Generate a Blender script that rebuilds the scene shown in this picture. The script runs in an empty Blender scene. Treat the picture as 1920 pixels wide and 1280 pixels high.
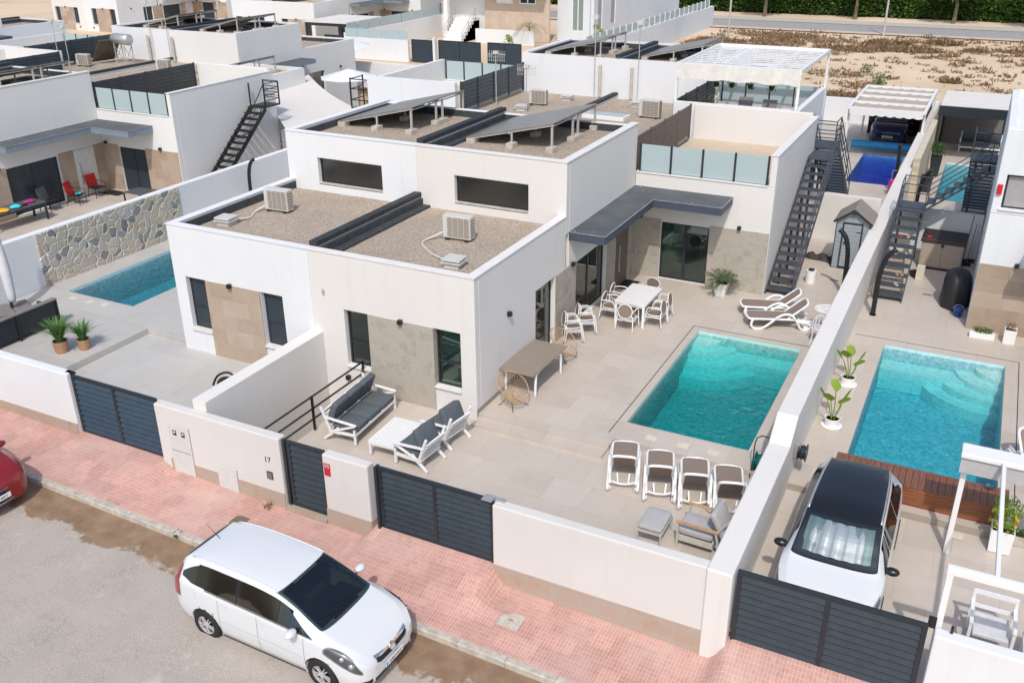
import bpy, bmesh, math, random
from mathutils import Vector, Matrix
from math import sin, cos, pi, radians as R
random.seed(7)
sc = bpy.context.scene
COL = sc.collection
# ---------- camera ----------
cd = bpy.data.cameras.new('camera'); cam = bpy.data.objects.new('camera', cd); COL.objects.link(cam)
YAW, PIT, ROL = -0.472214, 0.43633, -0.0079543
fw = Vector((sin(YAW)*cos(PIT), cos(YAW)*cos(PIT), -sin(PIT)))
rt = Vector((cos(YAW), -sin(YAW), 0)); dn = fw.cross(rt)
cr, sr = cos(ROL), sin(ROL)
r2 = rt*cr - dn*sr; d2 = rt*sr + dn*cr
M3 = Matrix((r2, -d2, -fw)).transposed()
cam.matrix_world = Matrix.Translation((0, 0, 11.6)) @ M3.to_4x4()
cd.sensor_width = 36; cd.lens = 36*1751.8/1920; cd.clip_start = .1; cd.clip_end = 3000
sc.camera = cam
# ---------- light ----------
SUN_EL = R(51); SHAZ = R(-20)   # shadows fall towards -x, +y
w = bpy.data.worlds.new('World'); sc.world = w; w.use_nodes = True
nt = w.node_tree; bg = nt.nodes['Background']; sky = nt.nodes.new('ShaderNodeTexSky')
sky.sky_type = 'NISHITA'; sky.sun_disc = False; sky.sun_elevation = SUN_EL; sky.sun_rotation = pi+SHAZ
sky.dust_density = 2.5; sky.air_density = 1.0
nt.links.new(sky.outputs[0], bg.inputs[0]); bg.inputs[1].default_value = .15
ld = bpy.data.lights.new('sun', 'SUN'); ld.energy = 2.2; ld.angle = R(.9); ld.color = (1, .955, .89)
lo = bpy.data.objects.new('sun', ld); COL.objects.link(lo)
ldir = Vector((sin(SHAZ)*cos(SUN_EL), cos(SHAZ)*cos(SUN_EL), -sin(SUN_EL)))
lo.rotation_euler = ldir.to_track_quat('-Z', 'Y').to_euler(); lo.location = (0, -20, 40)
sc.view_settings.view_transform = 'Standard'; sc.view_settings.look = 'None'
sc.view_settings.exposure = 0.15; sc.view_settings.gamma = 1
sc.render.engine = 'CYCLES'
try:
    sc.cycles.transparent_max_bounces = 16; sc.cycles.max_bounces = 7
except Exception: pass
# ---------- materials ----------
MATS = {}
class NT:
    def __init__(s, name):
        s.m = bpy.data.materials.new(name); s.m.use_nodes = True; s.t = s.m.node_tree
        s.b = s.t.nodes['Principled BSDF']; s.o = s.t.nodes['Material Output']; MATS[name] = s.m
    def n(s, ty, **k):
        x = s.t.nodes.new(ty)
        for a, v in k.items(): setattr(x, a, v)
        return x
    def l(s, a, b): s.t.links.new(a, b)
    def setv(s, sock, v):
        if hasattr(v, 'is_output'): s.l(v, sock)
        elif isinstance(v, (tuple, list)) and len(v) == 3 and sock.type == 'RGBA': sock.default_value = (*v, 1)
        else: sock.default_value = v
    def pos(s, plane='xyz', scale=1, obj=False, off=(0, 0, 0)):
        g = s.n('ShaderNodeTexCoord').outputs['Object'] if obj else s.n('ShaderNodeNewGeometry').outputs['Position']
        sp = s.n('ShaderNodeSeparateXYZ'); s.l(g, sp.inputs[0]); c = s.n('ShaderNodeCombineXYZ')
        for i, a in enumerate(plane): s.l(sp.outputs['xyz'.index(a)], c.inputs[i])
        mp = s.n('ShaderNodeMapping'); s.l(c.outputs[0], mp.inputs[0])
        mp.inputs['Scale'].default_value = (scale,)*3 if not isinstance(scale, tuple) else scale
        mp.inputs['Location'].default_value = off
        return mp.outputs[0]
    def noise(s, vec, scale, det=4, rough=.55):
        x = s.n('ShaderNodeTexNoise'); s.l(vec, x.inputs['Vector']); x.inputs['Scale'].default_value = scale
        x.inputs['Detail'].default_value = det; x.inputs['Roughness'].default_value = rough; return x.outputs[0]
    def vor(s, vec, scale, feat='F1', out='Distance'):
        x = s.n('ShaderNodeTexVoronoi', feature=feat); s.l(vec, x.inputs['Vector']); x.inputs['Scale'].default_value = scale; return x.outputs[out]
    def ramp(s, f, stops):
        x = s.n('ShaderNodeValToRGB'); s.l(f, x.inputs[0]); e = x.color_ramp.elements
        while len(e) < len(stops): e.new(.5)
        for i, (p, c) in enumerate(stops):
            e[i].position = p; e[i].color = (*c, 1) if isinstance(c, tuple) else (c, c, c, 1)
        return x.outputs[0]
    def mix(s, f, a, b, mode='MIX'):
        x = s.n('ShaderNodeMix', data_type='RGBA', blend_type=mode)
        s.setv(x.inputs[0], f); s.setv(x.inputs[6], a); s.setv(x.inputs[7], b); return x.outputs[2]
    def math(s, op, a, b=0):
        x = s.n('ShaderNodeMath', operation=op); s.setv(x.inputs[0], a); s.setv(x.inputs[1], b); return x.outputs[0]
    def bump(s, h, st=.3, d=.01):
        x = s.n('ShaderNodeBump'); s.l(h, x.inputs['Height']); x.inputs['Strength'].default_value = st
        x.inputs['Distance'].default_value = d; s.l(x.outputs[0], s.b.inputs['Normal']); return x
    def base(s, c, rough=.6, metal=0, spec=None):
        s.setv(s.b.inputs['Base Color'], c); s.setv(s.b.inputs['Roughness'], rough); s.b.inputs['Metallic'].default_value = metal
        if spec is not None: s.b.inputs['Specular IOR Level'].default_value = spec
        return s.m
def plain(name, c, rough=.5, metal=0, var=.08, scale=6, bump=0, spec=None):
    t = NT(name); p = t.pos(obj=False); n = t.noise(p, scale)
    lo_ = tuple(x*(1-var) for x in c); hi = tuple(min(1, x*(1+var)) for x in c)
    t.base(t.ramp(n, [(.3, lo_), (.7, hi)]), rough, metal, spec)
    if bump: t.bump(t.noise(p, scale*8), bump, .004)
    return t.m
def render_wall(name, c, dirt=.06):
    t = NT(name); p = t.pos(); big = t.noise(p, .35, 5); fine = t.noise(p, 60, 3)
    st = t.noise(t.pos(scale=(3.2, 3.2, .25)), 1, 4, .6)
    a = t.mix(t.ramp(big, [(.35, 0.), (.75, 1.)]), c, tuple(x*(1-dirt) for x in c))
    b = t.mix(t.ramp(st, [(.56, 0.), (.8, .6)]), a, tuple(x*y for x, y in zip(c, (.90, .885, .86))))
    t.base(b, .85, 0, .25); t.bump(fine, .12, .004); return t.m
def tile(name, plane, bw, bh, cols, mortar, msize=.004, off=.5, rough=.55, vein=.25, bump=.15, nscale=2.2):
    t = NT(name); p = t.pos(plane)
    br = t.n('ShaderNodeTexBrick'); t.l(p, br.inputs['Vector']); br.offset = off
    br.inputs['Scale'].default_value = 1; br.inputs['Brick Width'].default_value = bw; br.inputs['Row Height'].default_value = bh
    br.inputs['Mortar Size'].default_value = msize; br.inputs['Mortar Smooth'].default_value = .1; br.inputs['Bias'].default_value = 0
    br.inputs['Color1'].default_value = (0, 0, 0, 1); br.inputs['Color2'].default_value = (1, 1, 1, 1); br.inputs['Mortar'].default_value = (.5, .5, .5, 1)
    g = t.n('ShaderNodeSeparateColor'); t.l(br.outputs[0], g.inputs[0])
    # shift the veining noise by the tile's own random number, so that it breaks at each joint
    sh = t.n('ShaderNodeVectorMath', operation='ADD'); t.l(t.pos(), sh.inputs[0]); cm = t.n('ShaderNodeCombineXYZ')
    sc_ = t.math('MULTIPLY', g.outputs[0], 37.); t.l(sc_, cm.inputs[0]); t.l(sc_, cm.inputs[2]); t.l(cm.outputs[0], sh.inputs[1])
    v = t.noise(sh.outputs[0], nscale, 6, .6); v2 = t.noise(sh.outputs[0], nscale*5, 5, .7); v = t.math('ADD', t.math('MULTIPLY', v, .7), t.math('MULTIPLY', v2, .3))
    f = t.math('ADD', t.math('MULTIPLY', g.outputs[0], 1-vein*1.6), t.math('MULTIPLY', v, vein*2.2))
    f = t.math('SUBTRACT', f, vein*.35)
    k = len(cols); c = t.ramp(f, [(.12+.76*i/(k-1), cols[i]) for i in range(k)])
    c = t.mix(br.outputs['Fac'], c, mortar)
    t.base(c, rough, 0, .35)
    h = t.math('SUBTRACT', t.math('MULTIPLY', v, .15), br.outputs['Fac']); t.bump(h, bump, .004); return t.m
WARM = render_wall('wall_cream', (.72, .70, .67))
COOL = render_wall('wall_white', (.745, .76, .775))
STW = render_wall('street_cream', (.665, .645, .62), .08)
FW_W = render_wall('wall_coping_cream', (.80, .745, .68), .12)
STONE_COLS = [(.20, .175, .145), (.34, .305, .255), (.43, .395, .335), (.35, .335, .305), (.54, .50, .43)]
TAN_COLS = [(.32, .245, .18), (.40, .31, .235), (.46, .365, .285), (.53, .435, .35)]
stone_x = tile('stone_cladding', 'xzy', .9, .45, STONE_COLS, (.44, .41, .37), .004, vein=.55, nscale=2.2)
stone_y = tile('stone_cladding_side', 'yzx', .9, .45, STONE_COLS, (.44, .41, .37), .004, vein=.55, nscale=2.2)
tan_x = tile('tan_cladding', 'xzy', .9, .45, TAN_COLS, (.47, .40, .33), .003, vein=.35)
tan_y = tile('tan_cladding_side', 'yzx', .9, .45, TAN_COLS, (.47, .40, .33), .003, vein=.35)
band_x = tile('plinth_tiles', 'xzy', .62, .31, [(.36, .26, .19), (.43, .33, .26), (.42, .36, .31), (.46, .37, .30)], (.50, .43, .36), .003, vein=.5, nscale=3)
patio_b = tile('patio_beige', 'xyz', .9, .9, [(.455, .395, .34), (.52, .458, .395), (.55, .49, .43), (.60, .53, .465)], (.36, .31, .26), .003, off=.33, vein=.42, rough=.5, bump=.05, nscale=1.7)
patio_g = tile('patio_grey', 'xyz', .9, .9, [(.43, .415, .39), (.47, .455, .43), (.50, .49, .465), (.53, .52, .495)], (.36, .35, .33), .0022, off=.33, vein=.45, rough=.5, bump=.05)
terr_b = tile('terrace_tiles', 'xyz', .45, .45, [(.54, .44, .33), (.58, .48, .37)], (.45, .37, .28), .004, off=0)
# pavement: small pink slabs with pale joints
def pavement():
    t = NT('pavement_pink'); p = t.pos('xyz')
    br = t.n('ShaderNodeTexBrick'); t.l(p, br.inputs['Vector']); br.offset = 0; br.inputs['Scale'].default_value = 1
    br.inputs['Brick Width'].default_value = .066; br.inputs['Row Height'].default_value = .1; br.inputs['Mortar Size'].default_value = .0065
    br.inputs['Mortar Smooth'].default_value = .3
    br.inputs['Color1'].default_value = (.50, .262, .225, 1); br.inputs['Color2'].default_value = (.56, .315, .27, 1); br.inputs['Mortar'].default_value = (.62, .44, .365, 1)
    b2 = t.n('ShaderNodeTexBrick'); t.l(p, b2.inputs['Vector']); b2.offset = .5; b2.inputs['Scale'].default_value = 1
    b2.inputs['Brick Width'].default_value = .4; b2.inputs['Row Height'].default_value = .4; b2.inputs['Mortar Size'].default_value = .0035
    b2.inputs['Color1'].default_value = (.84, .84, .84, 1); b2.inputs['Color2'].default_value = (1.07, 1.07, 1.07, 1); b2.inputs['Mortar'].default_value = (.8, .78, .75, 1)
    c = t.mix(1., br.outputs[0], b2.outputs[0], 'MULTIPLY')
    n = t.noise(p, .8, 6, .65); n2 = t.noise(p, 3.5, 5, .65)
    c = t.mix(t.ramp(n, [(.44, 0.), (.70, .6)]), c, (.60, .44, .39))
    c = t.mix(t.ramp(n2, [(.60, 0.), (.74, .5)]), c, (.44, .22, .17))
    c = t.mix(t.ramp(t.noise(p, 9, 4), [(.66, 0.), (.74, .5)]), c, (.66, .57, .46))
    t.base(c, .8, 0, .3); t.bump(t.math('MULTIPLY', br.outputs['Fac'], -1), .3, .004)
pavement()
def asphalt():
    t = NT('asphalt'); p = t.pos(); f = t.noise(p, 45, 4, .7); m = t.noise(p, 1.1, 5, .6)
    c = t.ramp(f, [(.3, (.25, .225, .20)), (.52, (.41, .365, .32)), (.75, (.60, .54, .485))])
    c = t.mix(t.ramp(m, [(.35, 0.), (.7, .5)]), c, (.50, .44, .385))
    # pale dried patches
    c = t.mix(t.ramp(t.noise(t.pos(off=(3.1, 1.7, 0)), .8, 6, .7), [(.62, 0.), (.70, .75)]), c, (.56, .51, .45))
    c = t.mix(t.ramp(t.noise(t.pos(scale=(.12, 1.6, 1)), 1.0, 4, .6), [(.5, 0.), (.75, .4)]), c, (.36, .33, .30))
    ce = t.n('ShaderNodeTexVoronoi', feature='DISTANCE_TO_EDGE'); wv = t.n('ShaderNodeVectorMath', operation='ADD'); t.l(p, wv.inputs[0]); nz = t.n('ShaderNodeTexNoise'); t.l(p, nz.inputs['Vector']); nz.inputs['Scale'].default_value = 1.8; nz.inputs['Detail'].default_value = 6; t.l(nz.outputs[1], wv.inputs[1]); t.l(wv.outputs[0], ce.inputs['Vector']); ce.inputs['Scale'].default_value = .42
    c = t.mix(t.ramp(ce.outputs['Distance'], [(.002, .28), (.006, 0.)]), c, (.24, .21, .18))
    # brown gutter stain that follows the kerb
    sp = t.n('ShaderNodeSeparateXYZ'); t.l(p, sp.inputs[0])
    d = t.math('SUBTRACT', 11.48, sp.outputs[1]); d = t.math('ADD', d, t.math('MULTIPLY', t.math('SUBTRACT', t.noise(p, 1.0, 9, .68), .5), 2.2))
    g = t.ramp(t.math('DIVIDE', d, 2.), [(.47, 1.), (.52, 0.)])
    brn = t.mix(t.ramp(t.noise(p, 2.5, 5), [(.35, 0.), (.7, 1.)]), (.225, .145, .088), (.32, .22, .145))
    c = t.mix(g, c, brn); t.base(c, t.mix(g, (.85,)*3, (.6,)*3), 0, .3); t.bump(f, .45, .008)
asphalt()
def gravel(name, cols, sc_=28):
    t = NT(name); p = t.pos(); v = t.vor(p, sc_, 'F1', 'Color'); g = t.n('ShaderNodeSeparateColor'); t.l(v, g.inputs[0])
    c = t.ramp(g.outputs[0], [(i/(len(cols)-1), cols[i]) for i in range(len(cols))])
    c = t.mix(t.ramp(t.noise(p, .8, 5), [(.35, 0.), (.7, .35)]), c, tuple(x*.72 for x in cols[1]))
    t.base(c, .9, 0, .2); t.bump(t.vor(p, sc_), .9, .03)
gravel('roof_gravel', [(.30, .235, .18), (.46, .38, .30), (.53, .445, .36), (.66, .57, .475)], 36)
def sand():
    t = NT('field_sand'); p = t.pos(); a = t.noise(p, .06, 6, .6); b = t.noise(p, 1.2, 6, .65); c0 = t.noise(p, 8, 3)
    c = t.ramp(a, [(.3, (.54, .41, .28)), (.5, (.66, .52, .37)), (.7, (.74, .61, .46))])
    c = t.mix(t.ramp(b, [(.55, 0.), (.75, .5)]), c, (.50, .37, .25)); c = t.mix(t.ramp(c0, [(.62, 0.), (.75, .35)]), c, (.40, .29, .19))
    t.base(c, .95, 0, .1); t.bump(b, .4, .1)
sand()
plain('road_grey', (.33, .315, .30), .85, var=.1, scale=2)
plain('concrete', (.50, .46, .40), .9, var=.18, scale=9, bump=.3)
plain('kerb_stone', (.47, .43, .37), .9, var=.22, scale=7, bump=.4)
plain('black_membrane', (.030, .034, .038), .7, var=.35, scale=5, bump=.3)
plain('liner_dark', (.045, .052, .058), .8, var=.3, scale=5)
plain('anthracite', (.022, .030, .038), .38, var=.12)
plain('anthracite_slat', (.030, .042, .054), .42, var=.15)
plain('black_metal', (.012, .013, .015), .4)
plain('brown_slat', (.13, .10, .09), .55)
plain('white_paint', (.80, .80, .79), .35, var=.02)
plain('white_plastic', (.82, .82, .81), .3, var=.02)
plain('plaster_white', (.80, .79, .77), .8, var=.03)
plain('steel', (.55, .55, .53), .4, .6)
plain('galvanised', (.52, .50, .47), .55, .3)
plain('taupe_fabric', (.235, .18, .145), .85, var=.08, scale=30, bump=.2)
plain('taupe_dark', (.16, .125, .095), .85)
plain('taupe_board', (.27, .225, .18), .6, var=.04, scale=3)
plain('grey_fabric', (.095, .112, .128), .95, var=.12, scale=14, bump=.4)
plain('light_grey_fabric', (.42, .41, .41), .9, var=.06, scale=14)
plain('rattan', (.46, .29, .15), .6, var=.2, scale=20)
plain('wicker_pot', (.42, .24, .13), .7, var=.25, scale=25, bump=.5)
plain('red_fabric', (.50, .02, .02), .8)
plain('rubber', (.015, .015, .016), .75)
plain('soil', (.06, .035, .02), .95)
plain('shed_grey', (.30, .35, .38), .55, var=.06)
plain('shed_roof', (.27, .235, .205), .75, var=.08, scale=8)
plain('beige_plastic', (.42, .345, .275), .5, var=.05)
plain('dark_brown', (.04, .028, .024), .5)
plain('sail_cloth', (.68, .65, .61), .9, var=.03, scale=1)
plain('yellow_cloth', (.78, .42, .02), .7); plain('cyan_cloth', (.05, .55, .62), .7); plain('pink_plastic', (.55, .02, .25), .4)
plain('wood_arm', (.50, .28, .13), .5, var=.2, scale=12)
plain('lime_cream', (.62, .58, .46), .7)
plain('blue_plastic', (.02, .08, .30), .4); plain('cover_blue', (.03, .32, .62), .4, var=.15, scale=3)
plain('alloy', (.62, .61, .62), .4, .4); plain('chrome', (.75, .75, .76), .12, 1)
plain('teal_plastic', (.0, .10, .09), .35)
plain('skirting', (.30, .275, .245), .7)
plain('cardboard', (.52, .30, .15), .85)
plain('red_sign', (.55, .02, .03), .4); plain('tan_render', (.56, .45, .355), .9, var=.1, scale=1.5)
plain('door_white', (.70, .69, .67), .5)
def wood():
    t = NT('ipe_wood'); p = t.pos(scale=(1, 1, 1)); n = t.noise(t.pos(scale=(3, 3, 45)), 1, 4)
    t.base(t.ramp(n, [(.3, (.19, .062, .025)), (.7, (.31, .115, .05))]), .5)
    t2 = NT('ipe_top'); n = t2.noise(t2.pos(scale=(40, 3, 1)), 1, 4); t2.base(t2.ramp(n, [(.3, (.16, .062, .035)), (.7, (.25, .11, .07))]), .5)
wood()
def glassy(name, tint, refl=.12, rough=.02):
    t = NT(name); tr = t.n('ShaderNodeBsdfTransparent'); tr.inputs[0].default_value = (*tint, 1)
    gl = t.n('ShaderNodeBsdfGlossy'); gl.inputs['Roughness'].default_value = rough; gl.inputs[0].default_value = (.95, .97, .97, 1)
    fr = t.n('ShaderNodeFresnel'); fr.inputs[0].default_value = 1.5
    f = t.math('ADD', t.math('MULTIPLY', fr.outputs[0], .9), refl)
    mx = t.n('ShaderNodeMixShader'); t.l(f, mx.inputs[0]); t.l(tr.outputs[0], mx.inputs[1]); t.l(gl.outputs[0], mx.inputs[2]); t.l(mx.outputs[0], t.o.inputs[0])
glassy('window_glass', (.42, .58, .53), .06); glassy('dark_pane', (.25, .32, .30)); glassy('dark_glass', (.20, .22, .22), .10, .28); glassy('car_glass', (.10, .13, .12), .07); glassy('lamp_glass', (.75, .78, .78), .15)
glassy('windscreen_glass', (.22, .27, .25), .06)
def frosted():
    t = NT('frosted_glass'); t.base((.55, .66, .67), .25, 0, .5)
    tr = t.n('ShaderNodeBsdfTranslucent'); tr.inputs[0].default_value = (.6, .72, .72, 1)
    mx = t.n('ShaderNodeMixShader'); mx.inputs[0].default_value = .3; t.l(t.b.outputs[0], mx.inputs[1]); t.l(tr.outputs[0], mx.inputs[2]); t.l(mx.outputs[0], t.o.inputs[0])
frosted()
def solar():
    t = NT('solar_panel'); n = t.noise(t.pos(), 3); t.base(t.ramp(n, [(.3, (.20, .18, .16)), (.7, (.26, .235, .21))]), .35, 0, .5)
solar()
def paint(name, c, coat=.8, rough=.3):
    t = NT(name); t.base(c, rough, 0, .5); t.b.inputs['Coat Weight'].default_value = coat; t.b.inputs['Coat Roughness'].default_value = .04
paint('car_white', (.68, .70, .72)); paint('car_red', (.22, .008, .012)); paint('car_black', (.008, .009, .011), .35, .35); paint('car_blue', (.008, .012, .09))
def mosaic(name, c1, c2, deep):
    t = NT(name); p = t.pos(); s = t.n('ShaderNodeSeparateXYZ'); t.l(p, s.inputs[0])
    v = t.vor(p, 22, 'F1', 'Color'); g = t.n('ShaderNodeSeparateColor'); t.l(v, g.inputs[0])
    c = t.ramp(g.outputs[0], [(0., c1), (1., c2)]); c = t.mix(t.ramp(t.noise(p, .9, 3), [(.35, 0.), (.7, .4)]), c, c1); t.base(c, .4)
mosaic('mosaic_teal', (.40, .66, .62), (.55, .78, .74), 0); mosaic('mosaic_step', (.52, .74, .70), (.68, .85, .81), 0); mosaic('mosaic_blue', (.42, .68, .74), (.60, .82, .86), 0); mosaic('mosaic_deep', (.08, .25, .65), (.14, .35, .8), 0)  # mosaic_step is a paler copy: brightness of shallow water put into the tile colour
def water(name, absorb, dens, scale=1.0, strength=.8):
    t = NT(name); p = t.pos(); tr = t.n('ShaderNodeBsdfTransparent'); gl = t.n('ShaderNodeBsdfGlossy'); gl.inputs['Roughness'].default_value = .03
    wv = t.noise(t.pos(scale=(1.3, 1, 1)), 7*scale, 3, .6); w2 = t.noise(p, 2.2*scale, 2)
    # uneven ripple light painted as noise into the surface tint
    t.l(t.ramp(t.noise(t.pos(scale=(1.2, 1, 1), off=(.4, .2, 0)), 9*scale, 3, .65), [(.36, .80), (.5, .9), (.66, 1.)]), tr.inputs[0])
    b = t.n('ShaderNodeBump'); b.inputs['Strength'].default_value = strength; b.inputs['Distance'].default_value = .06
    t.l(t.math('ADD', wv, w2), b.inputs['Height']); t.l(b.outputs[0], gl.inputs['Normal'])
    fr = t.n('ShaderNodeFresnel'); fr.inputs[0].default_value = 1.33; t.l(b.outputs[0], fr.inputs['Normal'])
    ge = t.n('ShaderNodeNewGeometry'); f = t.math('MULTIPLY', fr.outputs[0], t.math('SUBTRACT', 1., ge.outputs['Backfacing']))
    mx = t.n('ShaderNodeMixShader'); t.l(f, mx.inputs[0]); t.l(tr.outputs[0], mx.inputs[1]); t.l(gl.outputs[0], mx.inputs[2]); t.l(mx.outputs[0], t.o.inputs[0])
    va = t.n('ShaderNodeVolumeAbsorption'); va.inputs['Color'].default_value = (*absorb, 1); va.inputs['Density'].default_value = dens; t.l(va.outputs[0], t.o.inputs['Volume'])
water('water_teal', (.0, .85, .875), 1.55); water('water_blue', (.0, .83, .90), .74); water('water_petrol', (.0, .79, .85), 1.0); water('water_deep', (.0, .45, .93), 1.1)
def crazy():
    t = NT('crazy_paving'); p = t.pos('yzx'); pn = t.n('ShaderNodeVectorMath', operation='ADD'); t.l(p, pn.inputs[0])
    nn = t.n('ShaderNodeTexNoise'); t.l(p, nn.inputs['Vector']); nn.inputs['Scale'].default_value = 2.4; sv = t.n('ShaderNodeVectorMath', operation='SCALE'); t.l(nn.outputs[1], sv.inputs[0]); sv.inputs['Scale'].default_value = .42; t.l(sv.outputs[0], pn.inputs[1])
    v = t.n('ShaderNodeTexVoronoi', voronoi_dimensions='2D', feature='F1'); t.l(pn.outputs[0], v.inputs['Vector']); v.inputs['Scale'].default_value = 3.4
    e = t.n('ShaderNodeTexVoronoi', voronoi_dimensions='2D', feature='DISTANCE_TO_EDGE'); t.l(pn.outputs[0], e.inputs['Vector']); e.inputs['Scale'].default_value = 3.4
    g = t.n('ShaderNodeSeparateColor'); t.l(v.outputs['Color'], g.inputs[0])
    c = t.ramp(g.outputs[0], [(0., (.16, .18, .20)), (.16, (.27, .30, .32)), (.22, (.50, .45, .36)), (.5, (.54, .50, .42)), (.7, (.46, .47, .45)), (.85, (.50, .39, .27)), (1., (.62, .57, .47))])
    c = t.mix(t.ramp(t.noise(t.pos(), 5, 5, .7), [(.3, 0.), (.75, .45)]), c, (.40, .38, .33))
    f = t.ramp(e.outputs['Distance'], [(.045, 1.), (.085, 0.)]); c = t.mix(f, c, (.78, .70, .60)); t.base(c, .85, 0, .3)
    t.bump(t.math('ADD', t.ramp(e.outputs['Distance'], [(.03, 0.), (.12, 1.)]), t.math('MULTIPLY', t.noise(t.pos(), 7, 5), .5)), .8, .05)
crazy()
def leafmat(name, a, b):
    t = NT(name); oi = t.n('ShaderNodeNewGeometry'); t.base(t.ramp(oi.outputs['Random Per Island'], [(0., a), (1., b)]), .55, 0, .3)
    tr = t.n('ShaderNodeBsdfTranslucent'); tr.inputs[0].default_value = (*[min(1, x*1.6) for x in b], 1)
    mx = t.n('ShaderNodeMixShader'); mx.inputs[0].default_value = .25; t.l(t.b.outputs[0], mx.inputs[1]); t.l(tr.outputs[0], mx.inputs[2]); t.l(mx.outputs[0], t.o.inputs[0])
leafmat('leaf_green', (.025, .06, .012), (.10, .19, .04)); leafmat('leaf_lime', (.14, .22, .02), (.30, .42, .06)); leafmat('leaf_grass', (.05, .13, .03), (.16, .30, .09))
leafmat('leaf_hedge', (.03, .075, .015), (.12, .22, .045)); leafmat('dry_weed', (.15, .085, .045), (.33, .23, .13)); leafmat('palm_leaf', (.04, .08, .03), (.12, .18, .08)); leafmat('leaf_dry_green', (.09, .10, .04), (.17, .17, .08))
plain('bark', (.16, .12, .085), .9, var=.3, scale=20); plain('orange_fruit', (.75, .32, .02), .5)
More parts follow.
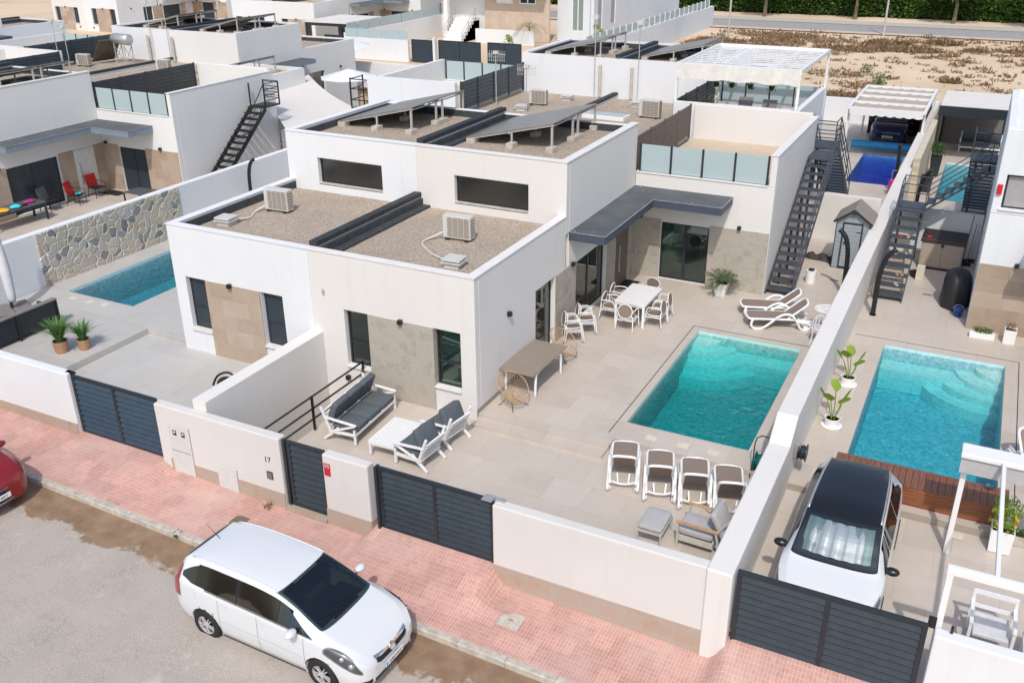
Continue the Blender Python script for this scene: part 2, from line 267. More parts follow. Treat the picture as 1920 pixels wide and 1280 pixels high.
# ---------- mesh builder ----------
class MB:
    def __init__(s, T=None): s.v = []; s.f = []; s.mi = []; s.ms = []; s.cur = 0; s.T = T
    def mat(s, name):
        if name not in s.ms: s.ms.append(name)
        s.cur = s.ms.index(name); return s
    def add(s, vs, fs):
        o = len(s.v); s.v += [tuple(v) for v in vs]; s.f += [tuple(i+o for i in f) for f in fs]; s.mi += [s.cur]*len(fs); return s
    def box(s, x0, x1, y0, y1, z0, z1, M=None):
        vs = [Vector((x, y, z)) for z in (z0, z1) for y in (y0, y1) for x in (x0, x1)]
        if M is not None: vs = [M @ v for v in vs]
        return s.add(vs, [(0, 2, 3, 1), (4, 5, 7, 6), (0, 1, 5, 4), (2, 6, 7, 3), (0, 4, 6, 2), (1, 3, 7, 5)])
    def cbox(s, c, d, rz=0, M=None):
        m = Matrix.Translation(c) @ Matrix.Rotation(rz, 4, 'Z')
        if M is not None: m = M @ m
        return s.box(-d[0]/2, d[0]/2, -d[1]/2, d[1]/2, -d[2]/2, d[2]/2, m)
    def beam(s, p, q, w_=.04, h=None, up=(0, 0, 1)):
        h = h or w_; p = Vector(p); q = Vector(q); d = q-p; L = d.length
        if L < 1e-6: return s
        z = d/L; x = Vector(up).cross(z)
        if x.length < 1e-3: x = Vector((1, 0, 0))
        x.normalize(); y = z.cross(x)
        m = Matrix((x, y, z)).transposed().to_4x4(); m.translation = p
        return s.box(-w_/2, w_/2, -h/2, h/2, 0, L, m)
    def tube(s, pts, r, n=8, closed=False):
        pts = [Vector(p) for p in pts]; N = len(pts); rs = r if isinstance(r, (list, tuple)) else [r]*N
        t0 = None; ring = []; nx = None
        for i, p in enumerate(pts):
            a = pts[(i-1) % N] if (closed or i > 0) else p; b = pts[(i+1) % N] if (closed or i < N-1) else p
            t = (b-a).normalized() if (b-a).length > 1e-9 else Vector((0, 0, 1))
            if nx is None:
                nx = t.cross(Vector((0, 0, 1)))
                if nx.length < .1: nx = t.cross(Vector((1, 0, 0)))
            nx = (nx-t*nx.dot(t)); nx.normalize(); ny = t.cross(nx)
            ring.append([p+(nx*cos(2*pi*k/n)+ny*sin(2*pi*k/n))*rs[i] for k in range(n)])
        vs = [v for rg in ring for v in rg]; fs = []
        for i in range(N if closed else N-1):
            j = (i+1) % N
            for k in range(n): fs.append((i*n+k, i*n+(k+1) % n, j*n+(k+1) % n, j*n+k))
        if not closed: fs.append(tuple(range(n))[::-1]); fs.append(tuple((N-1)*n+k for k in range(n)))
        return s.add(vs, fs)
    def lathe(s, prof, c=(0, 0, 0), n=20, M=None, ring=False):
        vs = []; fs = []
        for r, z in prof:
            for k in range(n):
                v = Vector((c[0]+r*cos(2*pi*k/n), c[1]+r*sin(2*pi*k/n), c[2]+z)); vs.append(M @ v if M is not None else v)
        for i in range(len(prof)-1):
            for k in range(n): fs.append((i*n+k, i*n+(k+1) % n, (i+1)*n+(k+1) % n, (i+1)*n+k))
        if ring:
            L_ = (len(prof)-1)*n
            for k in range(n): fs.append((L_+k, L_+(k+1) % n, (k+1) % n, k))
        else: fs.append(tuple(range(n))[::-1]); fs.append(tuple((len(prof)-1)*n+k for k in range(n)))
        return s.add(vs, fs)
    def prism(s, poly, z0, z1, M=None):
        n = len(poly); vs = [Vector((x, y, z)) for z in (z0, z1) for x, y in poly]
        if M is not None: vs = [M @ v for v in vs]
        return s.add(vs, [tuple(range(n))[::-1], tuple(range(n, 2*n))]+[(i, (i+1) % n, n+(i+1) % n, n+i) for i in range(n)])
    def grid(s, P, closed=False):
        nu, nv = len(P), len(P[0]); vs = [v for r_ in P for v in r_]; fs = []
        for i in range(nu-1):
            for j in range(nv-1): fs.append((i*nv+j, (i+1)*nv+j, (i+1)*nv+j+1, i*nv+j+1))
        return s.add(vs, fs)
    def ball(s, c, r, nu=10, nv=7, sq=(1, 1, 1), M=None):
        return s.lathe([(max(1e-4, r*sin(pi*i/nv))*1, -r*cos(pi*i/nv)*sq[2]) for i in range(nv+1)], c, nu, M)
    def panel(s, axis, at, thick, u0, u1, z0, z1, holes):
        # wall with rectangular openings; axis 'x': wall runs along x at y=at..at+thick ; 'y': runs along y at x=at..; 'z': slab, u=x, z=y at z=at-thick..at
        us = sorted({u0, u1, *[min(max(h[0], u0), u1) for h in holes], *[min(max(h[1], u0), u1) for h in holes]}); zs = sorted({z0, z1, *[min(max(h[2], z0), z1) for h in holes], *[min(max(h[3], z0), z1) for h in holes]})
        def solid(i, j):
            if i < 0 or j < 0 or i >= len(us)-1 or j >= len(zs)-1: return False
            a, b = (us[i]+us[i+1])/2, (zs[j]+zs[j+1])/2
            return not any(h[0] < a < h[1] and h[2] < b < h[3] for h in holes)
        def P(u, z, d):
            if axis == 'x': return (u, at+d*thick, z)
            if axis == 'y': return (at+d*thick, u, z)
            return (u, z, at-d*thick)
        def q(*ps): s.add(ps, [(0, 1, 2, 3)])
        for i in range(len(us)-1):
            for j in range(len(zs)-1):
                if not solid(i, j): continue
                a, b, c, d = us[i], us[i+1], zs[j], zs[j+1]
                for k in (0, 1): q(P(a, c, k), P(b, c, k), P(b, d, k), P(a, d, k))
                if not solid(i-1, j): q(P(a, c, 0), P(a, c, 1), P(a, d, 1), P(a, d, 0))
                if not solid(i+1, j): q(P(b, c, 0), P(b, c, 1), P(b, d, 1), P(b, d, 0))
                if not solid(i, j-1): q(P(a, c, 0), P(b, c, 0), P(b, c, 1), P(a, c, 1))
                if not solid(i, j+1): q(P(a, d, 0), P(b, d, 0), P(b, d, 1), P(a, d, 1))
        return s
    def leaf(s, p, d, L, w_, up=None):
        d = Vector(d).normalized(); p = Vector(p); x = d.cross(up or Vector((random.uniform(-1, 1), random.uniform(-1, 1), 1)))
        if x.length < .05: x = d.cross(Vector((1, 0, .2)))
        x.normalize(); m = p+d*L*.5
        return s.add([p, m+x*w_/2, p+d*L, m-x*w_/2], [(0, 1, 2, 3)])
    def blade(s, pts, w_, side):
        side = Vector(side).normalized(); vs = []; n = len(pts)
        for i, p in enumerate(pts):
            k = w_*(sin(pi*(i+.6)/(n+.2)))/2+.001; vs += [Vector(p)-side*k, Vector(p)+side*k]
        return s.add(vs, [(2*i, 2*i+1, 2*i+3, 2*i+2) for i in range(n-1)])
    def build(s, name, mat=None, parent=None, smooth=False, bevel=0, loc=None, seg=2, weld=True, recalc=True):
        vs = s.v
        if s.T: vs = [s.T(*v) for v in vs]
        me = bpy.data.meshes.new(name); me.from_pydata([tuple(v) for v in vs], [], s.f)
        names = s.ms if s.ms else [mat]
        for m in names: me.materials.append(MATS[m] if isinstance(m, str) else m)
        if s.ms: me.polygons.foreach_set('material_index', s.mi)
        bm = bmesh.new(); bm.from_mesh(me)
        if weld: bmesh.ops.remove_doubles(bm, verts=bm.verts, dist=1e-5)
        (bmesh.ops.recalc_face_normals(bm, faces=bm.faces) if recalc else None); bm.to_mesh(me); bm.free()
        if smooth:
            me.polygons.foreach_set('use_smooth', [True]*len(me.polygons))
        o = bpy.data.objects.new(name, me); COL.objects.link(o)
        if parent is not None: o.parent = parent
        if loc is not None: o.location = loc
        if bevel:
            b = o.modifiers.new('bevel', 'BEVEL'); b.width = bevel; b.segments = seg; b.limit_method = 'ANGLE'; b.angle_limit = R(40)
        if smooth == 'auto' or bevel:
            me.polygons.foreach_set('use_smooth', [False]*len(me.polygons))
        return o
def tag(o, label, cat, group=None, kind=None):
    if label: o['label'] = label
    if cat: o['category'] = cat
    if group: o['group'] = group
    if kind: o['kind'] = kind
    return o
def thing(name, label, cat, loc=(0, 0, 0), rz=0, group=None):
    o = bpy.data.objects.new(name, None); COL.objects.link(o); o.empty_display_size = .1
    o.location = loc; o.rotation_euler = (0, 0, rz); return tag(o, label, cat, group)
def struct(o): o['kind'] = 'structure'; return o
KIDS = {}
def kids(o):
    return [c for c in bpy.data.objects if c.parent == o]
def dup(o, loc, rz=0, label=None, group=None, cache={}):
    def rec(a, par):
        c = a.copy(); COL.objects.link(c); c.parent = par
        if a.name not in cache: cache[a.name] = [x.name for x in bpy.data.objects if x.parent == a]
        for k in cache[a.name]: rec(bpy.data.objects[k], c)
        return c
    c = rec(o, None); c.location = loc; c.rotation_euler = (0, 0, rz)
    if label: c['label'] = label
    if group: c['group'] = group
    return c
def sub_smooth(o, lv=1):
    m = o.modifiers.new('sub', 'SUBSURF'); m.levels = lv; m.render_levels = lv; o.data.polygons.foreach_set('use_smooth', [True]*len(o.data.polygons)); return o
plain('concrete_pale', (.60, .60, .58), .6, var=.04)
# ---------- setting: ground, road, pavement ----------
def gz_side(x): return -.40-.025*(min(max(x, -30), 14)+16.4)
GATES = [(-18.8, -16.0), (-9.95, -7.2), (-2.4, .7)]
def gz(x, y):
    b = gz_side(x)-.05*(13.1-y)
    w_ = max([max(0, 1-max(g[0]-x, x-g[1], 0)/.35) for g in GATES]); w_ = w_*w_*(3-2*w_)
    t = min(max((y-11.9)/1.3, 0), 1)
    return b*(1-w_*t)+(-.25)*w_*t
def sheet(name, x0, x1, y0, y1, nx, ny, zf, mat):
    m = MB(); m.grid([[(x0+(x1-x0)*i/nx, y0+(y1-y0)*j/ny, zf(x0+(x1-x0)*i/nx, y0+(y1-y0)*j/ny)) for j in range(ny+1)] for i in range(nx+1)])
    return struct(m.build(name, mat, smooth=True))
def zgr(x, y):
    return -1.9 if y < 57.2 else -.03
m = MB(); ys = [-200, 57.3, 57.35, 900]; xs = [-900, -60, 40, 900]
m.grid([[(x, y, -1.9 if y < 57.32 else -.03) for y in ys] for x in xs]); struct(m.build('ground', 'field_sand'))
sheet('road', -30, 16, -12, 11.34, 60, 24, lambda x, y: gz_side(x)-.09-.13, 'asphalt')
sheet('pavement', -30, 16, 11.48, 13.32, 368, 16, gz, 'pavement_pink')
m = MB(); x = -30
while x < 16:   # kerb of single stones
    a, b = x+.004, x+.996; z = (gz_side(a)+gz_side(b))/2-.081+.002
    vs = []
    for xx in (a, b):
        zz = gz_side(xx)-.079; vs += [(xx, 11.335, zz-.3), (xx, 11.335, zz-.02), (xx, 11.355, zz), (xx, 11.478, zz), (xx, 11.478, zz-.3)]
    m.add(vs, [(0, 1, 6, 5), (1, 2, 7, 6), (2, 3, 8, 7), (3, 4, 9, 8), (4, 3, 2, 1, 0), (5, 6, 7, 8, 9)]); x += 1
struct(m.build('kerb', 'kerb_stone'))
# far street behind the houses, its pavements, and the road beyond the field
def flat(name, x0, x1, y0, y1, z, mat): return struct(MB().add([(x0, y0, z), (x1, y0, z), (x1, y1, z), (x0, y1, z)], [(0, 1, 2, 3)]).build(name, mat, recalc=False))
flat('back_street', -110, -27, 58.6, 65, 0.0, 'road_grey'); flat('back_pavement', -110, -27, 57.3, 58.6, .05, 'plaster_white'); flat('back_pavement', -110, -49.5, 65, 66.6, .05, 'tan_render')
flat('field_road', -60, 120, 101.5, 107.6, .02, 'road_grey'); flat('field_pavement', -60, 120, 99.9, 101.5, .06, 'tan_render'); flat('field_verge', -60, 120, 107.6, 111, .05, 'kerb_stone')
def pool(x0, x1, y0, y1, z, mos, wat, depth=1.05, steps=0, basin_top=None, parent=None):
    m = MB(); top = basin_top or z; b = z-depth; t = .004; x0 += .006; x1 -= .006; y0 += .006; y1 -= .006
    m.add([(x0, y0, b), (x1, y0, b), (x1, y1, b), (x0, y1, b), (x0, y0, top-t), (x1, y0, top-t), (x1, y1, top-t), (x0, y1, top-t)], [(0, 1, 2, 3), (0, 4, 5, 1), (1, 5, 6, 2), (2, 6, 7, 3), (3, 7, 4, 0)])
    o = struct(m.build('pool_basin', mos))
    if steps:   # quarter-round entry steps in the far corner and a bench along the far side
        s = MB(); sx = x0 if steps > 0 else x1; sg = 1 if steps > 0 else -1
        for k, (r, zz) in enumerate([(.62, -.20), (1.05, -.36), (1.45, -.54), (1.85, -.74)]):
            poly = [(sx, y1)]+[(sx+sg*r*1.12*cos(a), y1-r*.92*sin(a)) for a in [pi/2*i/14 for i in range(15)]]
            if sg < 0: poly = poly[::-1]
            s.prism(poly, b+.01, z+zz)
        s.box(x0+.01, x1-.01, y1-.62, y1-.004, b+.02, z-.45)
        struct(s.build('pool_steps', 'mosaic_step'))
    wz = z-.09
    q = .003; w_ = MB().box(x0+q, x1-q, y0+q, y1-q, b+q, wz)
    struct(w_.build('pool_water', wat)); return o
P1 = (-6.55, -3.56, 18.95, 24.98); P2 = (-1.5, 1.62, 19.05, 26.35); P3 = (-26.15, -23.2, 18.95, 25.6)
BP = (-5.35, -3.42, 43.9, 49.6); BP4 = (-1.5, .1, 42.5, 49.5)
def slab(name, x0, x1, y0, y1, z, th, holes, mat):
    return struct(MB().panel('z', z, th, x0, x1, y0, y1, [(h[0], h[1], h[2], h[3]) for h in holes]).build(name, mat))
# main plot
slab('pool_terrace', -10.0, -2.9, 17.72, 35.05, .15, .5, [P1, (-6.54, -2.8, 17.0, 18.1)], 'patio_beige')
slab('terrace_step', -10.0, -6.56, 17.32, 17.715, .075, .3, [], 'patio_beige')
m = MB(); ysl = [13.32, 14.6, 20]
m.grid([[(x, 13.32, -.22), (x, 14.7, -.03), (x, 18.2, 0.0)] for x in (-13.3, -9, -2.9)]); struct(m.build('front_patio', 'patio_beige'))
MB().box(-13.42, -13.3, 13.36, 17.66, -2, -.02).build('stair_well_wall', 'patio_beige')
struct(bpy.data.objects['stair_well_wall'])
flat('stair_well_floor', -14.8, -13.42, 13.36, 17.66, -1.5, 'patio_beige')
# drainage slots round the pools and skimmer lids are their own pieces
def slot(name, pts):
    m = MB()
    for a, b in zip(pts, pts[1:]): m.beam((a[0], a[1], .1515), (b[0], b[1], .1515), .022, .006)
    return struct(m.build(name, 'liner_dark'))
slot('drain_slot', [(-6.76, 18.3), (-6.76, 25.25), (-2.95, 25.25)])
slot('drain_slot', [(-2.35, 26.75), (1.95, 26.75), (1.95, 18.6)])
def lid(x, y, label, s_=.27, zz=.15): return tag(MB().box(x-s_/2, x+s_/2, y-s_*.42, y+s_*.42, zz, zz+.008).build('skimmer_lid', 'lime_cream', bevel=.003), label, 'pool lid', 'skimmer lids beside the pools')
for i, (x, y) in enumerate([(-5.76, 18.5), (-4.99, 18.5), (-4.25, 18.5)]): lid(x, y, ['square cream skimmer lid nearest the house side, in front of the central teal pool', 'middle cream skimmer lid in front of the central teal pool', 'square cream skimmer lid nearest the right boundary wall, in front of the central teal pool'][i])
for i, (x, y) in enumerate([(-25.5, 18.6), (-24.75, 18.62), (-24.12, 18.66)]): lid(x, y, ['leftmost white skimmer lid in front of the far left pool', 'middle white skimmer lid in front of the far left pool', 'rightmost white skimmer lid in front of the far left pool'][i], .27, .15)
lid(-.45, 17.75, 'cream skimmer lid in the paving between white car and brown wooden platform', .3, -.0); lid(.95, 17.8, 'cream skimmer lid in the paving behind the white pergola post', .26, .0)
def drain(x, y, label): return tag(MB().box(x-.14, x+.14, y-.05, y+.05, .15, .157).build('floor_drain', 'taupe_dark', bevel=.002), label, 'drain')
drain(-3.65, 30.9, 'small floor drain in the terrace in front of the grey garden shed'); drain(-.75, 30.9, 'small floor drain in the right hand terrace near the storage box')
# left plot (grey paving) with its raised deck
slab('left_deck', -27.1, -19.85, 17.9, 35.05, .15, .5, [P3], 'patio_grey')
slab('left_deck_front', -27.1, -21.45, 13.32, 17.895, .15, .5, [], 'patio_grey')
m = MB(); m.grid([[(x, 13.32, -.22), (x, 14.7, -.05), (x, 17.89, -.02)] for x in (-21.44, -15.0)]); struct(m.build('left_front_patio', 'patio_grey'))
# right plot
slab('right_terrace', -2.5, 9.9, 18.0, 35.05, .15, .5, [P2], 'patio_beige')
m = MB(); m.grid([[(x, 13.32, -.22), (x, 14.7, -.05), (x, 18.2, -.01)] for x in (-2.5, 9.9)]); struct(m.build('right_front_patio', 'patio_beige'))
# next plots to the left, and the back row
slab('next_terrace', -34.8, -27.42, 12, 35.05, .15, .4, [], 'patio_beige')
slab('far_left_terrace', -80, -44.9, 12, 35.05, .15, .4, [], 'patio_beige')
slab('back_terrace', -9.9, -2.9, 35.2, 57.2, .15, .5, [BP], 'patio_beige')
slab('back_terrace', -2.5, 9.9, 35.2, 57.2, .15, .5, [BP4], 'patio_beige')
slab('back_left_terrace', -34.8, -19.8, 35.2, 57.2, .15, .5, [], 'patio_beige')
slab('back_far_left_terrace', -90, -44.9, 35.2, 57.2, .15, .5, [], 'patio_grey')
pool(*P1, .15, 'mosaic_teal', 'water_teal', 1.1, 1); pool(*P3, .15, 'mosaic_blue', 'water_petrol', 1.1)
pool(*P2, .15, 'mosaic_blue', 'water_blue', 1.1, -1); pool(*BP, .15, 'mosaic_deep', 'water_deep', 1.1); pool(*BP4, .15, 'mosaic_blue', 'water_blue', 1.0)
# ---------- boundary walls ----------
def bwall(name, label, segs, mat='wall_cream', parent=None):
    m = MB()
    for sg in segs: m.box(*sg)
    return tag(m.build(name, mat, bevel=.012), label, 'wall')
FY0, FY1 = 13.1, 13.34
def front_wall(label, x0, x1, top, band, wm, cover=None, zb=None):
    t = thing('garden_wall', label, 'wall', ((x0+x1)/2, 13.22, 0)); X = lambda x, y, z: (x-(x0+x1)/2, y-13.22, z)
    MB(X).box(x0, x1, FY0, FY1, -1.3, top).build('masonry', wm, t, bevel=.025)
    if band is not None: MB(X).box(x0-(.0 if cover else 0), x1, FY0-.014, FY0-.001, -1.25, band).build('plinth', 'plinth_tiles', t)
    return t, X
wl, X = front_wall('white street wall at the left edge with tan tile plinth, left of the left driveway gate', -27.4, -18.85, 1.37, .0, 'wall_white')
MB(X).box(-21.95, -21.75, FY0-.01, FY0, .72, .84).build('house_number', 'anthracite', wl)
wmid, X = front_wall('cream street wall with meter cupboards, house number and intercom, left of the narrow gate', -16.0, -12.35, 1.27, None, 'street_cream')
MB(X).box(-15.72, -12.35, FY0-.014, FY0-.001, -1.25, -.12).build('plinth', 'plinth_tiles', wmid)
def cab(x0, x1, z0, z1, two):
    c = MB(X).box(x0, x1, FY0-.035, FY0-.016, z0, z1).build('meter_cabinet', 'concrete_pale', wmid, bevel=.006)
    if two:
        MB(X).box(x0+.03, x1-.03, FY0-.038, FY0-.0355, (z0+z1)/2-.006, (z0+z1)/2+.006).build('door_gap', 'anthracite', c)
        for xx in (x0+.14, x1-.24):
            k = MB(X); k.mat('anthracite').box(xx, xx+.11, FY0-.04, FY0-.0355, z1-.27, z1-.14); k.mat('white_paint').box(xx+.03, xx+.08, FY0-.043, FY0-.0405, z1-.21, z1-.165); k.build('meter_window', None, c)
cab(-15.62, -14.98, -.52, .86, True); cab(-14.25, -13.68, -.62, .12, False)
FONT = {'1': 'M', }
def text3(s, name, size, mat, parent, loc, rot=(pi/2, 0, 0), ext=.004, align='CENTER'):
    cu = bpy.data.curves.new(name, 'FONT'); cu.body = s; cu.size = size; cu.extrude = ext; cu.align_x = align
    tmp = bpy.data.objects.new(name, cu); COL.objects.link(tmp); dg = bpy.context.evaluated_depsgraph_get(); me = bpy.data.meshes.new_from_object(tmp.evaluated_get(dg))
    bpy.data.objects.remove(tmp); me.materials.clear(); me.materials.append(MATS[mat]); o = bpy.data.objects.new(name, me); COL.objects.link(o)
    o.parent = parent; o.location = loc; o.rotation_euler = rot; return o
text3('17', 'house_number', .19, 'anthracite', wmid, (-12.72-(-14.175), FY0-.006-13.22, .60))
k = MB(X); k.mat('anthracite').box(-12.78, -12.62, FY0-.02, FY0-.001, .17, .36)
k.mat('steel')
for i in range(4): k.box(-12.765, -12.635, FY0-.023, FY0-.0205, .19+i*.042, .205+i*.042)
k.build('intercom', None, wmid)
wp, X = front_wall('short cream wall pillar with red alarm sign between the narrow gate and driveway gate', -11.2, -10.05, 1.22, None, 'street_cream')
MB(X).box(-11.2, -10.036, FY0-.014, FY0-.001, -1.25, -.13).box(-10.049, -10.036, FY0-.001, FY1+.02, -1.25, -.13).build('plinth', 'plinth_tiles', wp)
sg = MB(X); sg.mat('red_sign').box(-11.16, -11.0, FY0-.012, FY0-.001, .72, 1.02); sg.mat('white_paint').box(-11.13, -11.03, FY0-.015, FY0-.0125, .93, .99); sg.mat('anthracite').box(-11.12, -11.04, FY0-.0165, FY0-.0155, .945, .975); sg.build('alarm_sign', None, wp)
wr, X = front_wall('long cream street wall with tan tile plinth, between driveway gate and white boundary pier', -7.15, -2.93, 1.19, -.2, 'street_cream')
wr2, X = front_wall('plain white street wall at the right edge beside the right driveway gate', .72, 9.9, 1.15, None, 'wall_white')
# side boundary walls
m = MB(); m.T = lambda x, y, z: (x, y-25, z); 
prof = [(13.06, -1.3), (13.06, 1.2), (17.7, 1.22), (18.3, 1.66), (35.2, 1.68), (57.1, 1.72), (57.1, -.5)]
n = len(prof); m.add([(x, y, z) for x in (-2.93, -2.47) for y, z in prof], [tuple(range(n)), tuple(range(n, 2*n))[::-1]]+[(i, (i+1) % n, n+(i+1) % n, n+i) for i in range(n)])
# the near half is thicker than the far half, as built
m.v = [((-2.93 if x < -2.7 else -2.47), y, z) for x, y, z in m.v]
o = m.build('boundary_wall', 'wall_cream', bevel=.03, loc=(0, 25, 0)); tag(o, 'long white boundary wall stepping down towards the street, between the two rectangular pools', 'wall')
bwall('boundary_wall', 'cream dividing wall between left driveway and the sunken stairwell, ending at the white house front', [(-14.99, -14.6, 13.345, 17.68, -2, 1.5)])
w3 = thing('boundary_wall', 'white boundary wall with crazy paving stone facing beside the far left pool', 'wall', (-27.28, 24, 0)); X = lambda x, y, z: (x+27.28, y-24, z)
MB(X).box(-27.42, -27.14, 13.345, 35, -.5, 2.0).build('masonry', 'wall_white', w3, bevel=.02)
MB(X).box(-27.139, -27.09, 18.9, 25.15, .152, 1.96).build('stone_facing', 'crazy_paving', w3)
bwall('boundary_wall', 'white back wall behind the grey garden shed, at the end of the central terrace', [(-5.48, -2.94, 35.07, 35.3, -.3, 1.9)])
bwall('boundary_wall', 'white back wall behind the brown storage box in the right hand yard', [(-2.46, .45, 35.07, 35.3, -.3, 1.75)], 'wall_white')
bwall('boundary_wall', 'white garden wall across the far end of the left neighbour plots', [(-30.3, -27.43, 35.07, 35.3, -.3, 1.9), (-27.13, -24.4, 35.07, 35.3, -.3, 1.9)], 'wall_white')
bwall('boundary_wall', 'white wall along the plot behind the cream sun sail', [(-27.42, -27.14, 35.4, 57, -.3, 1.9)], 'wall_white')
bwall('boundary_wall', 'distant white wall between the plots at the upper left edge', [(-52.3, -52.0, 13, 57, -.3, 2.0)], 'wall_white')
st = thing('boundary_wall', 'thick wall capped and faced with pale split stone beside the covered carport', 'wall', (-2.35, 48, 0)); X = lambda x, y, z: (x+2.35, y-48, z)
tile('lime_stone', 'yzx', .4, .2, [(.55, .46, .34), (.64, .56, .43), (.6, .5, .36)], (.5, .43, .33), .006, vein=.4)
MB(X).box(-2.466, -2.2, 41, 56.4, 0, 2.15).build('stone_facing', 'lime_stone', st, bevel=.02)
# rear street walls
bwall('street_wall', 'white rear street wall behind the blue pool carport', [(-9.9, -2.95, 56.9, 57.15, -.3, 1.5)], 'wall_white')
bwall('street_wall', 'white rear street wall behind the far left houses', [(-52, -27.5, 56.9, 57.15, -.3, 1.5)], 'wall_white')
# ---------- gates ----------
def gate(label, x0, x1, z0, z1, leafs, col='anthracite_slat', rail_post=None, y=13.22, name='driveway_gate'):
    cx = (x0+x1)/2; t = thing(name, label, 'gate', (cx, y, z0)); w_ = x1-x0; h = z1-z0
    fr = MB(); fw_ = .07
    fr.box(-w_/2, w_/2, -.03, .03, h-fw_, h); fr.box(-w_/2, w_/2, -.03, .03, 0, fw_)
    n = leafs
    for k in range(n+1):
        xx = -w_/2+w_*k/n; xx = min(max(xx, -w_/2+.04), w_/2-.04); fr.box(xx-.04, xx+.04, -.031, .031, fw_+.001, h-fw_-.001)
    fr.build('gate_frame', 'anthracite', t, bevel=.004)
    sl = MB(); ns = 10; sh = (h-2*fw_)/ns
    for k in range(n):
        a = -w_/2+w_*k/n+(.08 if k == 0 else .04); b = -w_/2+w_*(k+1)/n-(.08 if k == n-1 else .04)
        for i in range(ns):
            zb = fw_+i*sh
            sl.add([(a, -.028, zb+.012), (b, -.028, zb+.012), (b, .02, zb+sh-.004), (a, .02, zb+sh-.004), (a, .028, zb+sh-.02), (b, .028, zb+sh-.02), (b, -.02, zb), (a, -.02, zb)], [(0, 1, 2, 3), (3, 2, 5, 4), (6, 7, 4, 5), (0, 7, 6, 1), (0, 3, 4, 7), (1, 6, 5, 2)])
    sl.build('slats', col, t)
    return t
g = gate('dark louvred sliding driveway gate with two panels at the centre of the street front', -9.85, -7.17, -.27, 1.24, 2)
b = MB(); b.box(1.2, 1.55, .02, .12, 1.44, 1.5).box(1.12, 1.34, -.12, .1, 1.51, 1.525); b.build('guide_bracket', 'steel', g)
MB().box(-1.4, -1.34, -.09, .05, -.3, 1.52).build('gate_post', 'anthracite', g, bevel=.004)
MB().lathe([(.05, -.02), (.05, .02)], (0, 0, 0), 12, Matrix.Translation((-.9, 0, -.0)) @ Matrix.Rotation(pi/2, 4, 'X')).build('roller', 'black_metal', g)
MB().lathe([(.05, -.02), (.05, .02)], (0, 0, 0), 12, Matrix.Translation((.95, 0, -.0)) @ Matrix.Rotation(pi/2, 4, 'X')).build('roller', 'black_metal', g)
plain('gate_blue', (.035, .062, .092), .45, var=.12)
g = gate('blue grey louvred driveway gate on the left, in front of the grey paved driveway', -18.83, -16.02, -.27, 1.33, 2, 'gate_blue')
MB().box(-1.72, -1.4, .0, .14, 1.56, 1.6).box(-1.6, -1.42, -.02, .1, 1.6, 1.64).build('guide_bracket', 'black_metal', g)
g = gate('narrow dark louvred pedestrian gate beside the house number wall', -12.22, -11.22, -.42, 1.23, 1, name='pedestrian_gate')
MB().box(-.6, -.53, -.06, .04, 0, 1.66).build('gate_post', 'anthracite', g, bevel=.004)
struct(MB().box(-12.34, -11.21, 13.04, 13.34, -1.2, -.44).build('gate_threshold', 'plinth_tiles'))
g = gate('dark louvred driveway gate at lower right, in front of the white car with black roof', -2.42, .62, -.33, 1.25, 2)
b = MB(); b.box(1.5, 1.62, .03, .1, 1.5, 1.68).box(1.66, 1.9, .05, .1, 1.42, 1.46).box(1.84, 1.88, .05, .1, 1.46, 1.6); b.build('lock_catch', 'black_metal', g)
# manholes and weeds on the pavement
def cover(x, y, s_, mat, label):
    z = gz(x, y)+.003; return tag(MB().box(x-s_, x+s_, y-s_*.9, y+s_*.9, z-.02, z+.006).build('manhole_cover', mat, bevel=.003), label, 'manhole cover')
cover(-13.0, 12.3, .17, 'taupe_dark', 'small brown metal cover in the pink pavement behind the white people carrier')
c = cover(-6.35, 12.3, .22, 'concrete', 'square concrete inspection cover in the pink pavement below the long cream wall')
c2 = MB().box(-6.4, -6.3, 12.29, 12.31, gz(-6.35, 12.3)+.0095, gz(-6.35, 12.3)+.012).build('lifting_slot', 'taupe_dark', c)
def weed(x, y, z, label, n=26, s_=.16, mat='leaf_dry_green', name='weed'):
    m = MB()
    for i in range(n):
        a = random.uniform(0, 2*pi); e = random.uniform(.3, 1.2); m.leaf((random.gauss(0, s_*.2), random.gauss(0, s_*.2), 0), (cos(a), sin(a), e), random.uniform(.4, 1)*s_, s_*.16)
    return tag(m.build(name, mat, loc=(x, y, z)), label, 'weed')
weed(-13.9, 11.36, gz_side(-13.9)-.16, 'green weed growing from the kerb left of the white people carrier', 60, .2)
weed(-12.75, 12.95, gz_side(-12.75)-.02, 'dry brown weed at the foot of the wall near the narrow gate', 26, .2, 'dry_weed')
weed(-18.95, 13.0, gz_side(-18.95), 'tiny dry weed at the pier beside the left driveway gate', 14, .12, 'dry_weed')
